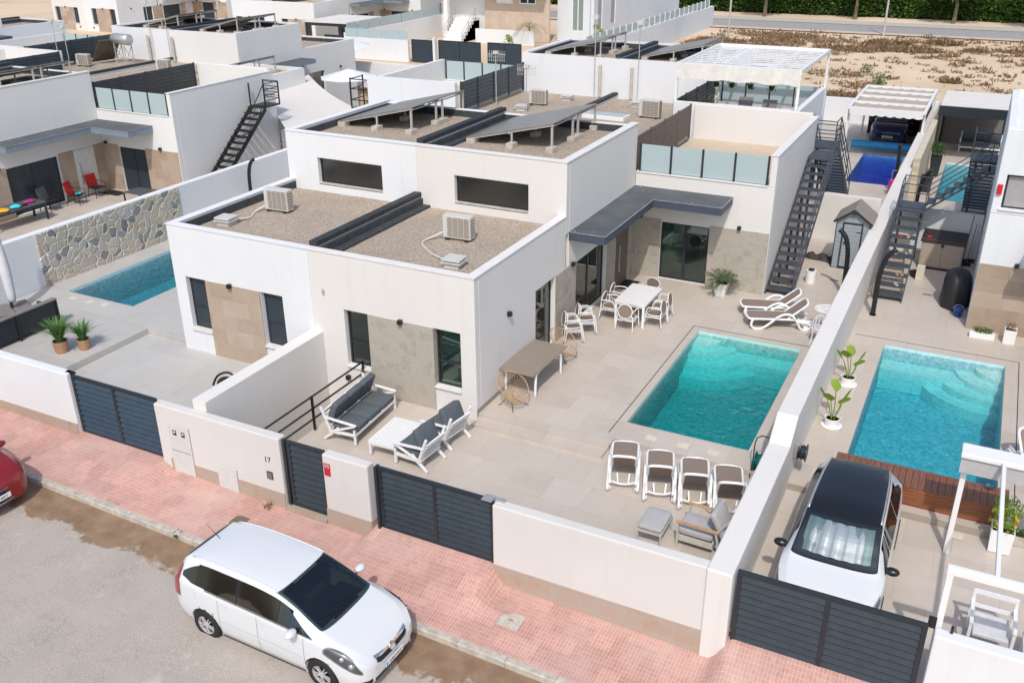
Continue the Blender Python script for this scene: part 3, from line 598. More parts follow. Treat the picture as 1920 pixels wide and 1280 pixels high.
# ---------- houses: one builder, mirrored about party line and rear plot line ----------
def house(xp, s, label, flip=False, dy=0, wm='wall_cream', shutter=False, stone='grey', detail=2, canopy='canopy_grey', wing=True, front=True, screen='anthracite_slat', lamps=True, terr=True, tall=False):
    root = thing('house', label, 'house', (xp+s*2.4, (70.2-20 if flip else 20)+dy, 0))
    rx, ry = root.location.x, root.location.y
    T = lambda u, v, z: (xp+s*u-rx, ((70.2-v) if flip else v)+dy-ry, z)
    B = lambda: MB(T)
    sx, sy = (('stone_cladding', 'stone_cladding_side') if stone == 'grey' else ('tan_cladding', 'tan_cladding_side'))
    w = B(); t = .22
    fh = [(1.0, 1.75, .68, 2.25), (3.68, 4.43, .68, 2.25)]
    # front block
    w.panel('x', 17.68, t, 0.0, 4.85-.001, -1.6, 3.73, fh)
    w.panel('y', 4.63, t, 17.68+t, 23.0, -.6, 3.73, [(21.05, 22.3, .16, 2.2)])
    # upper block
    uh = [(1.27, 3.67, 3.7, 4.5)]
    w.panel('x', 23.0, t, 0.0, 4.85-.001, 3.2, 5.25, uh)
    w.panel('y', 4.63, t, 23.0+t, 28.65, -.3, 5.25, [(23.75, 26.25, .16, 2.12)])
    w.panel('x', 28.45, .2, 0, 4.63, 3.0, 5.2, [])
    w.panel('y', .0, .08, 17.68+t, 23.0, 2.9, 3.72, []); w.panel('y', 0., .08, 23.0+t, 28.45, 2.9, 5.24, [])
    # rear low block
    w.box(.0, .08, 28.66, 35.0, 2.9, 3.6)
    # wing
    if wing:
        w.panel('x', 28.6, t, 4.86, 9.38-.001, -.2, 3.68, [(5.83, 7.45, .16, 2.12)])
        if tall: w.panel('x', 28.6, t, 4.86, 9.38-.001, 3.685, 6.05, [(7.0, 9.15, 3.85, 4.8)]); w.panel('x', 34.9, .2, 4.86, 9.18, 4.79, 6.05, []); w.panel('y', 9.18, .2, 28.6+t, 35.1, 4.66, 6.05, []); w.box(4.86, 9.18, 28.82, 34.9, 5.7, 5.9)
        w.panel('y', 9.18, .2, 28.6+t, 35.1, -.2, 4.65 if terr else 3.68, [])
        if terr and not tall: w.box(9.18, 9.38, 28.602, 28.6+t, 3.681, 4.65)
        w.panel('x', 34.9, .2, 4.86, 9.18, 2.9 if terr else -.2, 4.78 if terr else 3.68, [])
    # slabs: ceilings and floors keep the rooms dark
    w.box(.08, 4.63, 17.9, 23.0, 3.1, 3.3); w.box(.08, 4.63, 23.22, 28.45, 4.6, 4.8)
    w.build('walls', wm, root, bevel=.02 if detail > 1 else 0)
    fl = B().box(.08, 4.63, 17.9, 28.45, -.05, .155).box(4.63, 9.18, 28.82, 34.9, -.06, .154); fl.build('floor', 'plaster_white', root)
    if wing: B().box(4.86, 9.18, 28.82, 34.9, 3.3, 3.5).build('roof_terrace' if terr else 'gravel_roof', 'terrace_tiles' if terr else 'roof_gravel', root)
    for b_ in ((.08, 4.63, 17.9, 23.0, 3.31, 3.43), (.08, 4.63, 23.22, 28.45, 4.81, 4.95), (.08, 4.64, 28.66, 35.05, 3.2, 3.42)): B().box(*b_).build('gravel_roof', 'roof_gravel', root)
    # dark waterproof upstands and the party-line flashing
    k = B()
    for (a, b, c, d, z0, z1) in [(17.9, 23.0, 0, 0, 3.43, 3.66), (23.22, 28.45, 0, 0, 4.95, 5.17)]:
        k.box(4.6, 4.629, a+.01, b-.01, z0, z1); k.box(.1, 4.6, (a+.001 if flip else b-.03), (a+.03 if flip else b-.001), z0, z1-(.16 if b == 23.0 and not flip else 0)) if not (b == 23.0 and not flip) else None
        if flip: k.box(.1, 4.6, a+.001, a+.03, z0, z1)
        k.box(.09, .42, a+.002, b-.002, z0, z0+.07); k.box(.085, .17, a+.002, b-.002, z0+.07, z1+.02)
    k.build('waterproofing', 'liner_dark', root)
    B().box(-.0, .12, 17.95, 23.0, 3.735, 3.86).box(.0, .12, 23.25, 28.6, 5.255, 5.38).box(.0, .12, 28.7, 35.0, 3.61, 3.72).build('party_flashing', 'black_membrane', root)
    if detail > 1:
        cl_ = [((.0, 4.87, 17.66, 17.9, 3.73, 3.755), (4.61, 4.87, 17.9, 22.99, 3.73, 3.755)), ((0, 4.87, 22.98, 23.22, 5.25, 5.275), (4.61, 4.87, 23.22, 28.67, 5.25, 5.275))]
        if wing and terr and not tall: cl_.append(((9.16, 9.4, 28.58, 35.1, 4.65, 4.675),))
        for grp in cl_:
            c = B()
            for b_ in grp: c.box(*b_)
            c.build('coping', 'wall_white' if wm == 'wall_white' else 'coping_white', root)
    # windows of the street front
    def window(u0, u1, z0, z1, v, mid=True, axis='x', gl='window_glass', depth=.14, sill=True, name='window', split=0):
        q = B() ; f = .05
        def bb(a, b, c, d, e0=0., e1=.05):
            if axis == 'x': q.box(a, b, v+e0, v+e1, c, d)
            else: q.box(v-e1, v-e0, a, b, c, d)
        bb(u0+.002, u0+f, z0+.002, z1-.002); bb(u1-f, u1-.002, z0+.002, z1-.002); bb(u0+f, u1-f, z0+.002, z0+f); bb(u0+f, u1-f, z1-f, z1-.002)
        if mid: bb(u0+f, u1-f, z0+(z1-z0)*.42-.03, z0+(z1-z0)*.42+.03)
        for i in range(split): uu = u0+(u1-u0)*(i+1)/(split+1); bb(uu-.045, uu+.045, z0+f, z1-f)
        fr = q.build(name, 'anthracite', root); q = B()
        if shutter and name != 'clerestory_window': bb(u0+f, u1-f, z0+f, z1-f, .012, .04); q.build('roller_shutter', 'anthracite_slat', fr)
        else: bb(u0+f, u1-f, z0+f, z1-f, .02, .03); q.build('pane', gl, fr)
        if sill:
            q = B()
            if axis == 'x': q.box(u0+.002, u1-.002, v-.21, v-.001, z0-.03, z0+.012)
            q.build('sill', 'coping_white', fr)
        return fr
    window(1.0, 1.75, .68, 2.25, 17.83); window(3.68, 4.43, .68, 2.25, 17.83)
    window(1.27, 3.67, 3.7, 4.5, 23.15, False, gl='dark_glass', sill=False, name='clerestory_window')
    B().box(1.27, 3.67, 23.0, 23.15, 3.66, 3.702).build('clerestory_sill', 'concrete' if detail > 1 else 'plaster_white', root)
    B().box(1.752, 3.678, 17.655, 17.679, -1.3, 2.262).build('stone_panel', sx, root)
    B().box(3.679, 3.683, 17.66, 17.829, .682, 2.249).build('stone_reveal', sy, root)
    # openings towards the terrace
    window(21.05, 22.3, .16, 2.2, 4.72, False, 'y', sill=False, name='glass_door')
    window(23.75, 26.25, .16, 2.12, 4.72, False, 'y', sill=False, split=1, name='sliding_door')
    for a_, b_ in ((22.31, 23.74), (26.26, 27.0), (28.05, 28.598)): B().box(4.851, 4.874, a_, b_, -.2, 2.2).build('stone_panel', sy, root)
    fd = B().box(4.852, 4.9, 27.0, 28.04, .16, 2.15).build('front_door', 'door_white' if shutter else 'taupe_dark', root); B().beam((4.94, 27.18, .7), (4.94, 27.18, 1.6), .03).build('door_handle', 'steel', fd)
    if wing:
        window(5.83, 7.45, .16, 2.12, 28.68, False, sill=False, split=1, name='sliding_door')
        for a_, b_ in ((4.875, 5.82), (7.46, 9.36)): B().box(a_, b_, 28.575, 28.599, -.2, 2.2).build('stone_panel', sx, root)
    if tall:
        q_ = B(); q_.box(7.0, 7.06, 28.72, 28.78, 3.852, 4.798).box(9.09, 9.148, 28.72, 28.78, 3.852, 4.798).box(7.06, 9.09, 28.72, 28.78, 4.74, 4.798).box(7.06, 9.09, 28.72, 28.78, 3.852, 3.9); q_ = q_.build('window', 'anthracite', root); B().box(7.06, 9.09, 28.73, 28.76, 3.9, 4.74).build('roller_shutter', 'shutter_grey', q_)
        B().box(6.95, 9.2, 28.56, 28.7, 3.8, 3.848).build('sill', 'coping_white', root); al = B(); al.mat('red_sign').box(9.2, 9.33, 28.53, 28.599, 4.25, 4.52); al.build('alarm_box', None, root)
    if wing and terr and not tall:
        # roof terrace balustrade
        rl = B(); 
        for i in range(5): u = 4.97+(9.1-4.97)*i/4; rl.box(u-.028, u+.028, 28.64, 28.7, 3.62, 4.62)
        r_ = rl.build('balustrade', 'anthracite', root); gl = B()
        for i in range(4): u = 4.97+(9.1-4.97)*i/4; gl.box(u+.04, u+(9.1-4.97)/4-.04, 28.66, 28.675, 3.74, 4.6)
        gl.build('glass_panel', 'frosted_glass', r_)
        B().box(4.87, 9.17, 28.57, 28.84, 3.68, 3.71).build('balustrade_coping', 'coping_white', root)
        # privacy screen between terrace and gravel roof
        ps = B(); pf = B()
        for i in range(7): z = 3.62+i*.165; ps.add([(4.72, 28.75, z), (4.72, 34.85, z), (4.75, 34.85, z+.172), (4.75, 28.75, z+.172), (4.735, 28.75, z-.01), (4.735, 34.85, z-.01), (4.765, 34.85, z+.162), (4.765, 28.75, z+.162)], [(0, 1, 2, 3), (4, 5, 6, 7), (0, 4, 5, 1), (2, 6, 7, 3), (0, 3, 7, 4), (1, 5, 6, 2)])
        sc_ = ps.build('privacy_screen', screen, root)
        for y in (28.78, 30.3, 31.8, 33.3, 34.8): B().box(4.7, 4.77, y-.03, y+.03, 3.5, 4.8).build('screen_post', screen, sc_)
    # L shaped canopy
    zc = 2.99; c = B(); poly = [(4.851, 23.2), (5.95, 23.2), (5.95, 27.25), (8.12, 27.25), (8.12, 28.598), (4.851, 28.598)]
    ca = c.prism(poly, zc, zc+.24).build('canopy', canopy, root)
    inner = [(4.852, 23.23), (5.92, 23.23), (5.92, 27.28), (8.09, 27.28), (8.09, 28.597), (4.852, 28.597)]
    B().prism(inner, zc+.2401, zc+.246).build('canopy_topping', 'canopy_felt', ca)
    if detail > 1: 
        q_ = B()
        for (a_, b_), (c_, d_) in zip(poly, poly[1:]+poly[:1]): q_.beam((a_, b_, zc+.247), (c_, d_, zc+.247), .035, .012)
        q_.build('canopy_edge', 'edge_pale', ca)
    if lamps:
        def lamp(a, b, z, ax):
            q = B()
            if ax == 'x': q.box(a-.055, a+.055, b-.11, b-.001, z-.06, z+.06)
            else: q.box(b+.001, b+.11, a-.055, a+.055, z-.06, z+.06)
            q.build('wall_lamp', 'black_metal', root, bevel=.01)
        lamp(2.76, 17.655, 2.27, 'x'); lamp(1.0, 17.68, .33, 'x'); lamp(19.4, 4.85, 2.2, 'y'); lamp(23.4, 4.875, 2.22, 'y')
        if wing: lamp(5.14, 28.575, 2.26, 'x'); lamp(8.42, 28.575, 2.28, 'x')
    if detail > 1 and not shutter: # a little of the rooms behind the large panes
        if s > 0 and not flip: 
            for u_ in (1.03, 3.71): B().box(u_, u_+.69, 17.98, 18.0, .5, 2.4).build('curtain', 'plaster_white', root)
        r_ = B(); r_.box(4.87+.98, 6.5, 28.95, 29.0, .3, 2.1); r_.build('curtain', 'plaster_white', root)
        B().box(6.55, 7.9, 30.0, 31.8, .155, .65).build('bed', 'light_grey_fabric', root)
    B().box(4.851, 4.87, 17.68, 21.05, -.1, .27).build('skirting', 'skirting', root) if not shutter and detail > 1 else None
    return root, T
plain('edge_pale', (.26, .28, .30), .6, var=.4, scale=14)
plain('shutter_grey', (.36, .34, .34), .6)
plain('coping_white', (.75, .73, .70), .6, var=.04)
def cfelt(name, c):
    t = NT(name); p = t.pos(); v = t.vor(p, 2.8, 'DISTANCE_TO_EDGE'); sp = t.n('ShaderNodeTexVoronoi', feature='F1'); t.l(p, sp.inputs['Vector']); sp.inputs['Scale'].default_value = 2.6
    a = t.ramp(t.noise(p, 1.2, 5), [(.3, tuple(x*.85 for x in c)), (.7, tuple(x*1.3 for x in c))])
    dd = t.math('ADD', sp.outputs['Distance'], t.math('MULTIPLY', t.noise(p, 25, 2), .12))
    a = t.mix(t.ramp(dd, [(.13, .9), (.15, 0.)]), a, (.5, .5, .47)); t.base(a, .8)
plain('canopy_grey', (.055, .07, .098), .55, var=.08); plain('canopy_pale', (.19, .235, .29), .6); cfelt('canopy_felt', (.085, .095, .105))
plain('canopy_pale', (.19, .235, .29), .6)
HM, TM = house(-14.87, 1, 'large cream house in the centre with grey stone panels beside the teal pool', screen='brown_slat')
HL, TL_ = house(-14.87, -1, 'white half of the central pair with tan stone panel beside the grey driveway', wm='wall_white', shutter=True, stone='tan', wing=False)
render_wall('wall_grey', (.74, .74, .72))
house(-39.8, 1, 'white house at upper left with red chairs under its L shaped canopy', wm='wall_grey', shutter=True, stone='tan', canopy='canopy_pale')
house(-39.8, -1, 'neighbouring white half house at the extreme left edge, left of the red chairs house', wm='wall_grey', shutter=True, stone='tan', detail=1)
house(9.87, -1, 'white house at the right edge with tan tiles beside the black covered barbecue', wm='wall_white', stone='tan', tall=True)
house(-15.7, 1, 'white back row house with slatted roof pergola on its terrace', flip=True, wm='wall_white', stone='tan', screen='anthracite_slat', detail=1)
house(-15.7, -1, 'white back row house with glass balustrade and long black louvred screen', flip=True, wm='wall_white', stone='tan', detail=1)
house(-43.2, 1, 'back row house whose roof carries raised solar frames, above the iron stair', flip=True, wm='wall_grey', stone='tan', detail=1, canopy='canopy_pale', terr=False)
house(-43.2, -1, 'back row house behind the grey solar water tank', flip=True, wm='wall_white', stone='tan', detail=1)
house(-70.7, 1, 'distant back row house near the top left, with pale glass balustrade', flip=True, wm='wall_white', stone='tan', detail=1)
house(-61.3, 1, 'far row house with dark openings under a grey canopy, beyond the second street', dy=53.9, wm='wall_grey', shutter=True, stone='tan', detail=1, canopy='canopy_pale')
house(-61.3, -1, 'far row white front with one narrow dark window, left of the canopy house', dy=53.9, wm='wall_white', shutter=True, stone='tan', detail=1)
house(-86.3, 1, 'far row white house front with tan panel between two dark windows', dy=53.9, wm='wall_white', shutter=True, stone='tan', detail=1)
house(-86.3, -1, 'far row cream house front at the top left with two dark windows', dy=53.9, wm='wall_cream', shutter=True, stone='tan', detail=1)
house(-64.7, 1, 'white house high at the left edge behind the tall wall', wm='wall_white', shutter=True, stone='tan', detail=1)
house(10.0, -1, 'back row house at the far right edge behind the dark awning', flip=True, wm='wall_white', stone='tan', detail=1)
# socket on the stone by the front door of the central house

k = MB(); k.tube([(-14.45, 17.66, 2.62), (-14.45, 17.60, 2.66), (-14.42, 17.60, 2.80)], .012, 6).box(-14.48, -14.42, 17.655, 17.675, 2.56, 2.68)
tag(k.build('wall_bracket', 'galvanised'), 'small metal bracket high on the front wall of the central cream house, left side', 'bracket')
# ---------- roof equipment ----------
def ac_unit(loc, rz, label, grille='liner_dark', s_=1.0):
    t = thing('air_conditioner', label, 'air conditioner', loc, rz); W, D, H = .82*s_, .31*s_, .62*s_
    MB().box(-W/2, W/2, -D/2, D/2, .06, .06+H).build('casing', 'ac_white', t, bevel=.012)
    MB().box(-W*.32, W*.46, -D/2-.006, -D/2-.0005, .10, .02+H).build('fan_opening', 'taupe_board', t)
    g = MB()
    for i in range(10): z = .11+(H-.12)*i/9; g.box(-W*.33, W*.47, -D/2-.014, -D/2-.007, z-.004, z+.004)
    for i in range(5): x = -W*.33+W*.8*i/4; g.box(x-.005, x+.005, -D/2-.02, -D/2-.0145, .1, H+.02)
    g.build('grille', 'ac_white', t)
    g = MB(); g.box(W/2+.0005, W/2+.004, -D*.4, D*.4, .1, H+.01); lo_ = g.build('side_vent', 'taupe_board', t); g = MB()
    for i in range(7): z = .11+(H-.12)*i/6; g.box(W/2+.005, W/2+.012, -D*.42, D*.42, z-.012, z+.012)
    g.build('louvre', 'ac_white', lo_)
    for x in (-W*.35, W*.35): MB().box(x-.05, x+.05, -D/2-.02, D/2+.02, 0, .06).build('foot', 'rubber', t)
    return t
plain('ac_white', (.58, .57, .54), .5, var=.04)
ac_unit((-12.2, 20.8, 3.43), R(3), 'air conditioner on the gravel roof of the central cream house')
ac_unit((-18.3, 20.75, 3.43), R(3), 'air conditioner on the gravel roof of the white left half')
ac_unit((-18.35, 38.75, 3.42), R(2), 'white air conditioner with brown grille on the back gravel roof, beside the tall aerial')
ac_unit((-12.85, 38.15, 3.42), R(-3), 'large grey grilled air conditioner on the back gravel roof near the brown screen', 'liner_dark', 1.1)
ac_unit((-46.9, 38.2, 3.42), R(8), 'air conditioner left of the solar water tank at upper left')
ac_unit((-41.1, 38.6, 3.42), R(4), 'air conditioner on the roof above the black louvred screen at upper left')
def hatch(loc, rz, label, pipe=None):
    t = thing('roof_hatch', label, 'roof hatch', loc, rz)
    MB().box(-.2, .2, -.2, .2, 0, .12).build('base', 'ac_white', t); MB().box(-.27, .27, -.25, .25, .12, .15).build('tray', 'ac_white', t, bevel=.005); MB().box(-.25, .25, -.23, .23, .18, .235).build('lid', 'ac_white', t, bevel=.008); MB().box(-.16, .16, -.16, .16, .15, .18).build('collar', 'taupe_dark', t)
    return t
hatch((-11.28, 18.95, 3.43), R(4), 'flat vent hatch near the front corner of the central gravel roof')
hatch((-18.85, 19.1, 3.43), R(4), 'flat vent hatch on the gravel roof of the left half house')
hatch((-18.5, 37.35, 3.42), R(10), 'vent hatch beside the left aerial on the back gravel roof'); hatch((-17.6, 40.3, 3.42), 0, 'stacked vent hatch below the left clerestory window of the back house')
hatch((-14.2, 40.2, 3.42), 0, 'small vent hatch below the right clerestory window of the back house')
def smooth_pts(pts, k=4):
    out = []; P_ = [Vector(p) for p in pts]
    for i in range(len(P_)-1):
        a = P_[max(i-1, 0)]; b = P_[i]; c = P_[i+1]; d = P_[min(i+2, len(P_)-1)]
        for j in range(k):
            t = j/k; out.append(.5*((2*b)+(c-a)*t+(2*a-5*b+4*c-d)*t*t+(3*b-3*c+d-a)*t**3))
    return out+[P_[-1]]
def pipe(pts, label, r=.022):
    m = MB(); m.tube(smooth_pts(pts), r, 8); o = m.build('coolant_pipe', 'ac_white', smooth=True); return tag(o, label, 'pipe')
pipe([(-12.6, 20.75, 3.62), (-12.85, 20.5, 3.5), (-12.95, 20.2, 3.46), (-12.75, 19.85, 3.46), (-12.2, 19.4, 3.46), (-11.55, 19.05, 3.5)], 'white insulated pipe looping from the central air conditioner to its hatch', .03)
pipe([(-18.7, 20.7, 3.6), (-18.85, 20.3, 3.46), (-18.6, 19.8, 3.46), (-18.7, 19.4, 3.52)], 'short pipe from the left roof air conditioner to its hatch', .035)
def solar_rack(x0, y0, label, W=2.95, L=3.4, zb=4.95, z0=5.12, z1=5.8):
    # low edge at x0, rises towards +x ; near edge y0
    t = thing('solar_panel_rack', label, 'solar panels', (x0, y0, zb)); X = lambda x, y, z: (x, y, z)
    h0, h1 = z0-zb, z1-zb; n = 4
    for i in range(n):
        a, b = L*i/n+.01, L*(i+1)/n-.01; m = MB(); 
        vs = [(0, a, h0), (W, a, h1), (W, b, h1), (0, b, h0)]; m.add(vs+[(x, y, z-.04) for x, y, z in vs], [(0, 1, 2, 3), (7, 6, 5, 4), (0, 4, 5, 1), (1, 5, 6, 2), (2, 6, 7, 3), (3, 7, 4, 0)])
        m.build('solar_panel', 'solar_panel', t)
    rl = MB()
    for y in (.05, L*.5, L-.05): rl.beam((0, y, h0-.065), (W, y, h1-.065), .045)
    for x in (W-.06, W*.5): rl.beam((x, 0, h0+(h1-h0)*x/W-.1), (x, L, h0+(h1-h0)*x/W-.1), .035)
    rl.build('rail', 'galvanised', t)
    for y in (.03, L*.46, L*.58, L-.03): MB().beam((W-.05, y, .1), (W-.05, y, h1-.08), .06).build('post', 'galvanised', t)
    for y in (.03, L*.5, L-.1): MB().beam((W*.53, y, .1), (W*.53, y, h0+(h1-h0)*.53-.1), .05).build('post', 'galvanised', t)
    for x, y, w_ in ((W-.05, .0, .4), (W-.05, L*.52, .75), (W-.05, L, .4), (W*.53, 0, .34), (W*.53, L*.5, .34)): MB().box(x-.12, x+.12, y-w_/2, y+w_/2, 0, .15).build('concrete_block', 'concrete', t, bevel=.01)
    MB().box(.02, .3, -.05, .25, 0, .14).build('concrete_block', 'concrete', t)
    return t
solar_rack(-14.35, 25.1, 'tilted grey solar panels on four tall posts on the central cream house roof')
solar_rack(-19.45, 25.4, 'tilted grey solar panels on the upper roof of the white left half')
solar_rack(-15.2, 43.4, 'solar panels on the back row roof left of the slatted pergola')
solar_rack(-20.1, 43.2, 'solar panels on the back row roof behind the twin aerials')
solar_rack(-42.8, 43.4, 'raised solar panels on the far roof at upper left, above the long grey wall')
solar_rack(-47.6, 43.6, 'leftmost raised solar panels on the far roof behind the solar water tank')
solar_rack(-38.2, 24.6, 'solar panels on the roof of the red chairs house at the left edge')
solar_rack(-37.9, 37.6, 'low solar panels on the wing roof beside the iron stair', 3.0, 3.0, 3.5, 3.75, 4.4)
def aerial(x, y, z, h, label, kind=1):
    t = thing('tv_aerial', label, 'aerial', (x, y, z)); MB().tube([(0, 0, 0), (0, 0, h)], .022, 6).build('mast', 'galvanised', t)
    m = MB()
    if kind:
        m.beam((-.45, 0, h-.1), (.45, .1, h-.05), .02)
        for i in range(9): xx = -.42+.84*i/8; m.beam((xx, .01, h-.35), (xx, .01, h+.12), .012)
        for zz in (-.28, -.14, .0): m.beam((-.42, -.02, h+zz-.03), (.42, -.02, h+zz), .01)
        m.box(-.1, .12, -.08, .08, h-.02, h+.1)
    else: m.beam((-.3, 0, h-.1), (.3, 0, h-.1), .02); m.box(-.12, .12, -.06, .06, h-.2, h)
    m.build('antenna', 'ac_white', t); return t
aerial(-19.9, 37.6, 3.42, 2.3, 'tv aerial in front of the black louvred screen on the back roof')
aerial(-18.1, 37.0, 3.42, 1.9, 'tv aerial beside the white air conditioner on the back roof')
aerial(-16.73, 41.38, 3.6, 3.5, 'tall thin aerial mast left of the twin wall pipes on the back house', 0); aerial(-14.6, 41.38, 3.6, 3.35, 'tall thin aerial mast right of the twin wall pipes on the back house', 0)
aerial(-44.75, 41.38, 3.6, 3.2, 'tall aerial mast on the far left house wall, left one of two', 0); aerial(-43.4, 41.38, 3.6, 3.3, 'tall aerial mast on the far left house wall, right one of two', 0)
aerial(-46.9, 36.6, 3.42, 2.6, 'tv aerial at upper left nearest the frame edge'); aerial(-45.6, 36.2, 3.42, 2.4, 'tv aerial at upper left beside the air conditioner')
def flue(x, y, z0, z1, label): return tag(MB().lathe([(.075, z0), (.075, z1-.06), (.045, z1)], (x, y, 0), 10).build('flue_pipe', 'concrete'), label, 'pipe')
flue(-16.45, 41.36, 3.5, 4.95, 'left grey flue pipe on the white back house wall'); flue(-14.9, 41.36, 3.5, 4.92, 'right grey flue pipe on the white back house wall')
flue(-45.0, 41.36, 3.5, 4.9, 'left grey flue pipe on the far left house wall'); flue(-43.1, 41.36, 3.5, 4.9, 'right grey flue pipe on the far left house wall')
def skylight():
    t = thing('roof_skylight', 'white framed flat skylight on the back gravel roof', 'skylight', (-14.5, 37.3, 3.42), R(-2)); MB().box(-.95, .95, -.4, .4, 0, .16).build('kerb', 'white_paint', t, bevel=.01); MB().box(-.85, .85, -.32, .32, .161, .175).build('pane', 'frosted_glass', t)
skylight()
def tank():
    t = thing('solar_water_heater', 'grey cylindrical solar water tank with tilted collector at upper left', 'water heater', (-45.6, 39.4, 3.42), R(-6))
    MB().lathe([(.001, -.72), (.2, -.71), (.31, -.64), (.31, .64), (.2, .71), (.001, .72)], (0, 0, 0), 20, Matrix.Translation((0, .55, 1.35)) @ Matrix.Rotation(pi/2, 4, 'Y')).build('tank', 'steel', t, smooth=True)
    m = MB(); m.add([(-1.5, -.55, .1), (-1.5, .9, .1), (-.55, .9, 1.3), (-.55, -.55, 1.3), (-1.54, -.55, .18), (-1.54, .9, .18), (-.59, .9, 1.38), (-.59, -.55, 1.38)], [(0, 1, 2, 3), (4, 5, 6, 7), (0, 4, 5, 1), (1, 5, 6, 2), (2, 6, 7, 3), (3, 7, 4, 0)]); m.build('collector', 'solar_dark', t)
    for x in (-.45, .45):
        m = MB()
        for y in (.3, .8): m.beam((x, y, 0), (x, y, 1.15), .04)
        m.beam((x, .3, .1), (x, .8, 1.0), .03); m.beam((x, .8, .1), (x, .3, 1.0), .03)
        m.build('stand', 'galvanised', t)
plain('solar_dark', (.09, .075, .06), .3); tank()
# ---------- stairs ----------
def stair(label, x0, x1, yb, yt, zb, zt, mat, rail='r', landing=.95, nm='outdoor_staircase', n=17, braces=False, open_end=True):
    t = thing(nm, label, 'staircase', ((x0+x1)/2, yb, zb)); W = (x1-x0); dy = yt-yb; dz = zt-zb; sg = 1 if dy > 0 else -1
    for i in range(n):
        f = i/n; y = dy*f; z = dz*(i+1)/n
        MB().box(-W/2+.035, W/2-.035, min(y, y+sg*.30), max(y, y+sg*.30), z-.045, z).build('tread', mat, t)
    for x in (-W/2+.015, W/2-.015):
        m = MB(); m.beam((x, -.02*sg, -.02), (x, dy, dz-.07), .03, .2); m.build('stringer', mat, t)
    m = MB(); m.box(-W/2, W/2, min(dy, dy+sg*landing), max(dy, dy+sg*landing), dz-.06, dz); m.build('landing', mat, t)
    rl = MB(); sides = [W/2-.02] if rail == 'r' else [-W/2+.02] if rail == 'l' else [-W/2+.02, W/2-.02] if rail == 'b' else []
    for x in sides:
        for k in (.35, .62, .95): rl.beam((x, 0, .1+k), (x, dy, dz+k), .03)
        for f in (0, .33, .66, 1): rl.beam((x, dy*f, dz*f-.02), (x, dy*f, dz*f+.97), .035)
        for k in (.35, .62, .95): rl.beam((x, dy, dz+k), (x, dy+sg*landing, dz+k), .03)
        rl.beam((x, dy+sg*(landing-.02), dz), (x, dy+sg*(landing-.02), dz+.96), .035)
    if open_end:
        for k in (.35, .62, .95): rl.beam((-W/2, dy+sg*(landing-.02), dz+k), (W/2, dy+sg*(landing-.02), dz+k), .03)
        rl.beam((-W/2+.02, dy+sg*(landing-.02), dz), (-W/2+.02, dy+sg*(landing-.02), dz+.96), .035)
    if rl.v: rl.build('railing', mat, t)
    m = MB()
    for f in (.2, .45, .7, .95):
        m.beam((-W/2+.2, dy*f, -.0), (-W/2+.2, dy*f, dz*f), .08)
    if not braces:
        for f in (.2, .45, .7, .95): MB().beam((-W/2+.2, dy*f, 0), (-W/2+.2, dy*f, dz*f), .08).build('support_post', mat, t)
    else:
        m = MB()
        for a, b in ((.05, .3), (.3, .55), (.55, .8), (.8, 1.)): m.beam((W/2-.02, dy*a, dz*a-.08), (W/2-.02, dy*b-.25, dz*b+.0), .03); m.beam((-W/2+.02, dy*a, dz*a+.1), (W/2-.02, dy*b, dz*b-.2), .03)
        m.build('brace', mat, t)
    return t
plain('stair_grey', (.055, .065, .078), .5, var=.12)
stair('anthracite metal staircase up the side of the central cream house to its roof terrace', -5.47, -4.6, 28.75, 33.9, .15, 3.5, 'stair_grey', 'r', 1.0)
stair('dark staircase beside the deep blue pool, descending away from its tall railing', -5.85, -4.85, 41.5, 36.4, .15, 3.5, 'stair_grey', 'b', .95)
stair('black iron staircase with diagonal braces leaning on the long wall at upper left', -30.3, -29.4, 29.3, 33.2, .15, 3.4, 'black_metal', 'n', 1.0, n=15, braces=True)
m = MB()
for x in (-30.28, -29.42):
    for y in (33.2, 34.18): m.beam((x, y, 3.4), (x, y, 4.4), .05)
m.beam((-30.28, 33.2, 3.42), (-29.42, 33.2, 3.42), .03)
for z in (3.65, 3.9, 4.15, 4.4):
    m.beam((-29.42, 33.2, z), (-29.42, 34.18, z), .03); m.beam((-30.28, 34.18, z), (-29.42, 34.18, z), .03)
m.beam((-29.42, 32.0, 3.1), (-29.42, 33.2, 4.4), .03)
tag(m.build('landing_railing', 'black_metal'), 'black railing cage on the top landing of the iron stair at upper left', 'railing')
m = MB()
for x in (-26.9, -25.9):
    for y in (36.3, 37.3): m.beam((x, y, 3.0), (x, y, 4.4), .05)
for z in (3.4, 3.9, 4.35): m.beam((-26.9, 36.3, z), (-25.9, 36.3, z), .04); m.beam((-26.9, 36.3, z), (-26.9, 37.3, z), .04)
m.box(-26.9, -25.8, 36.3, 37.4, 2.95, 3.0)
tag(m.build('landing_railing', 'black_metal'), 'black railing landing left of the plain white wall behind the left roof', 'railing')
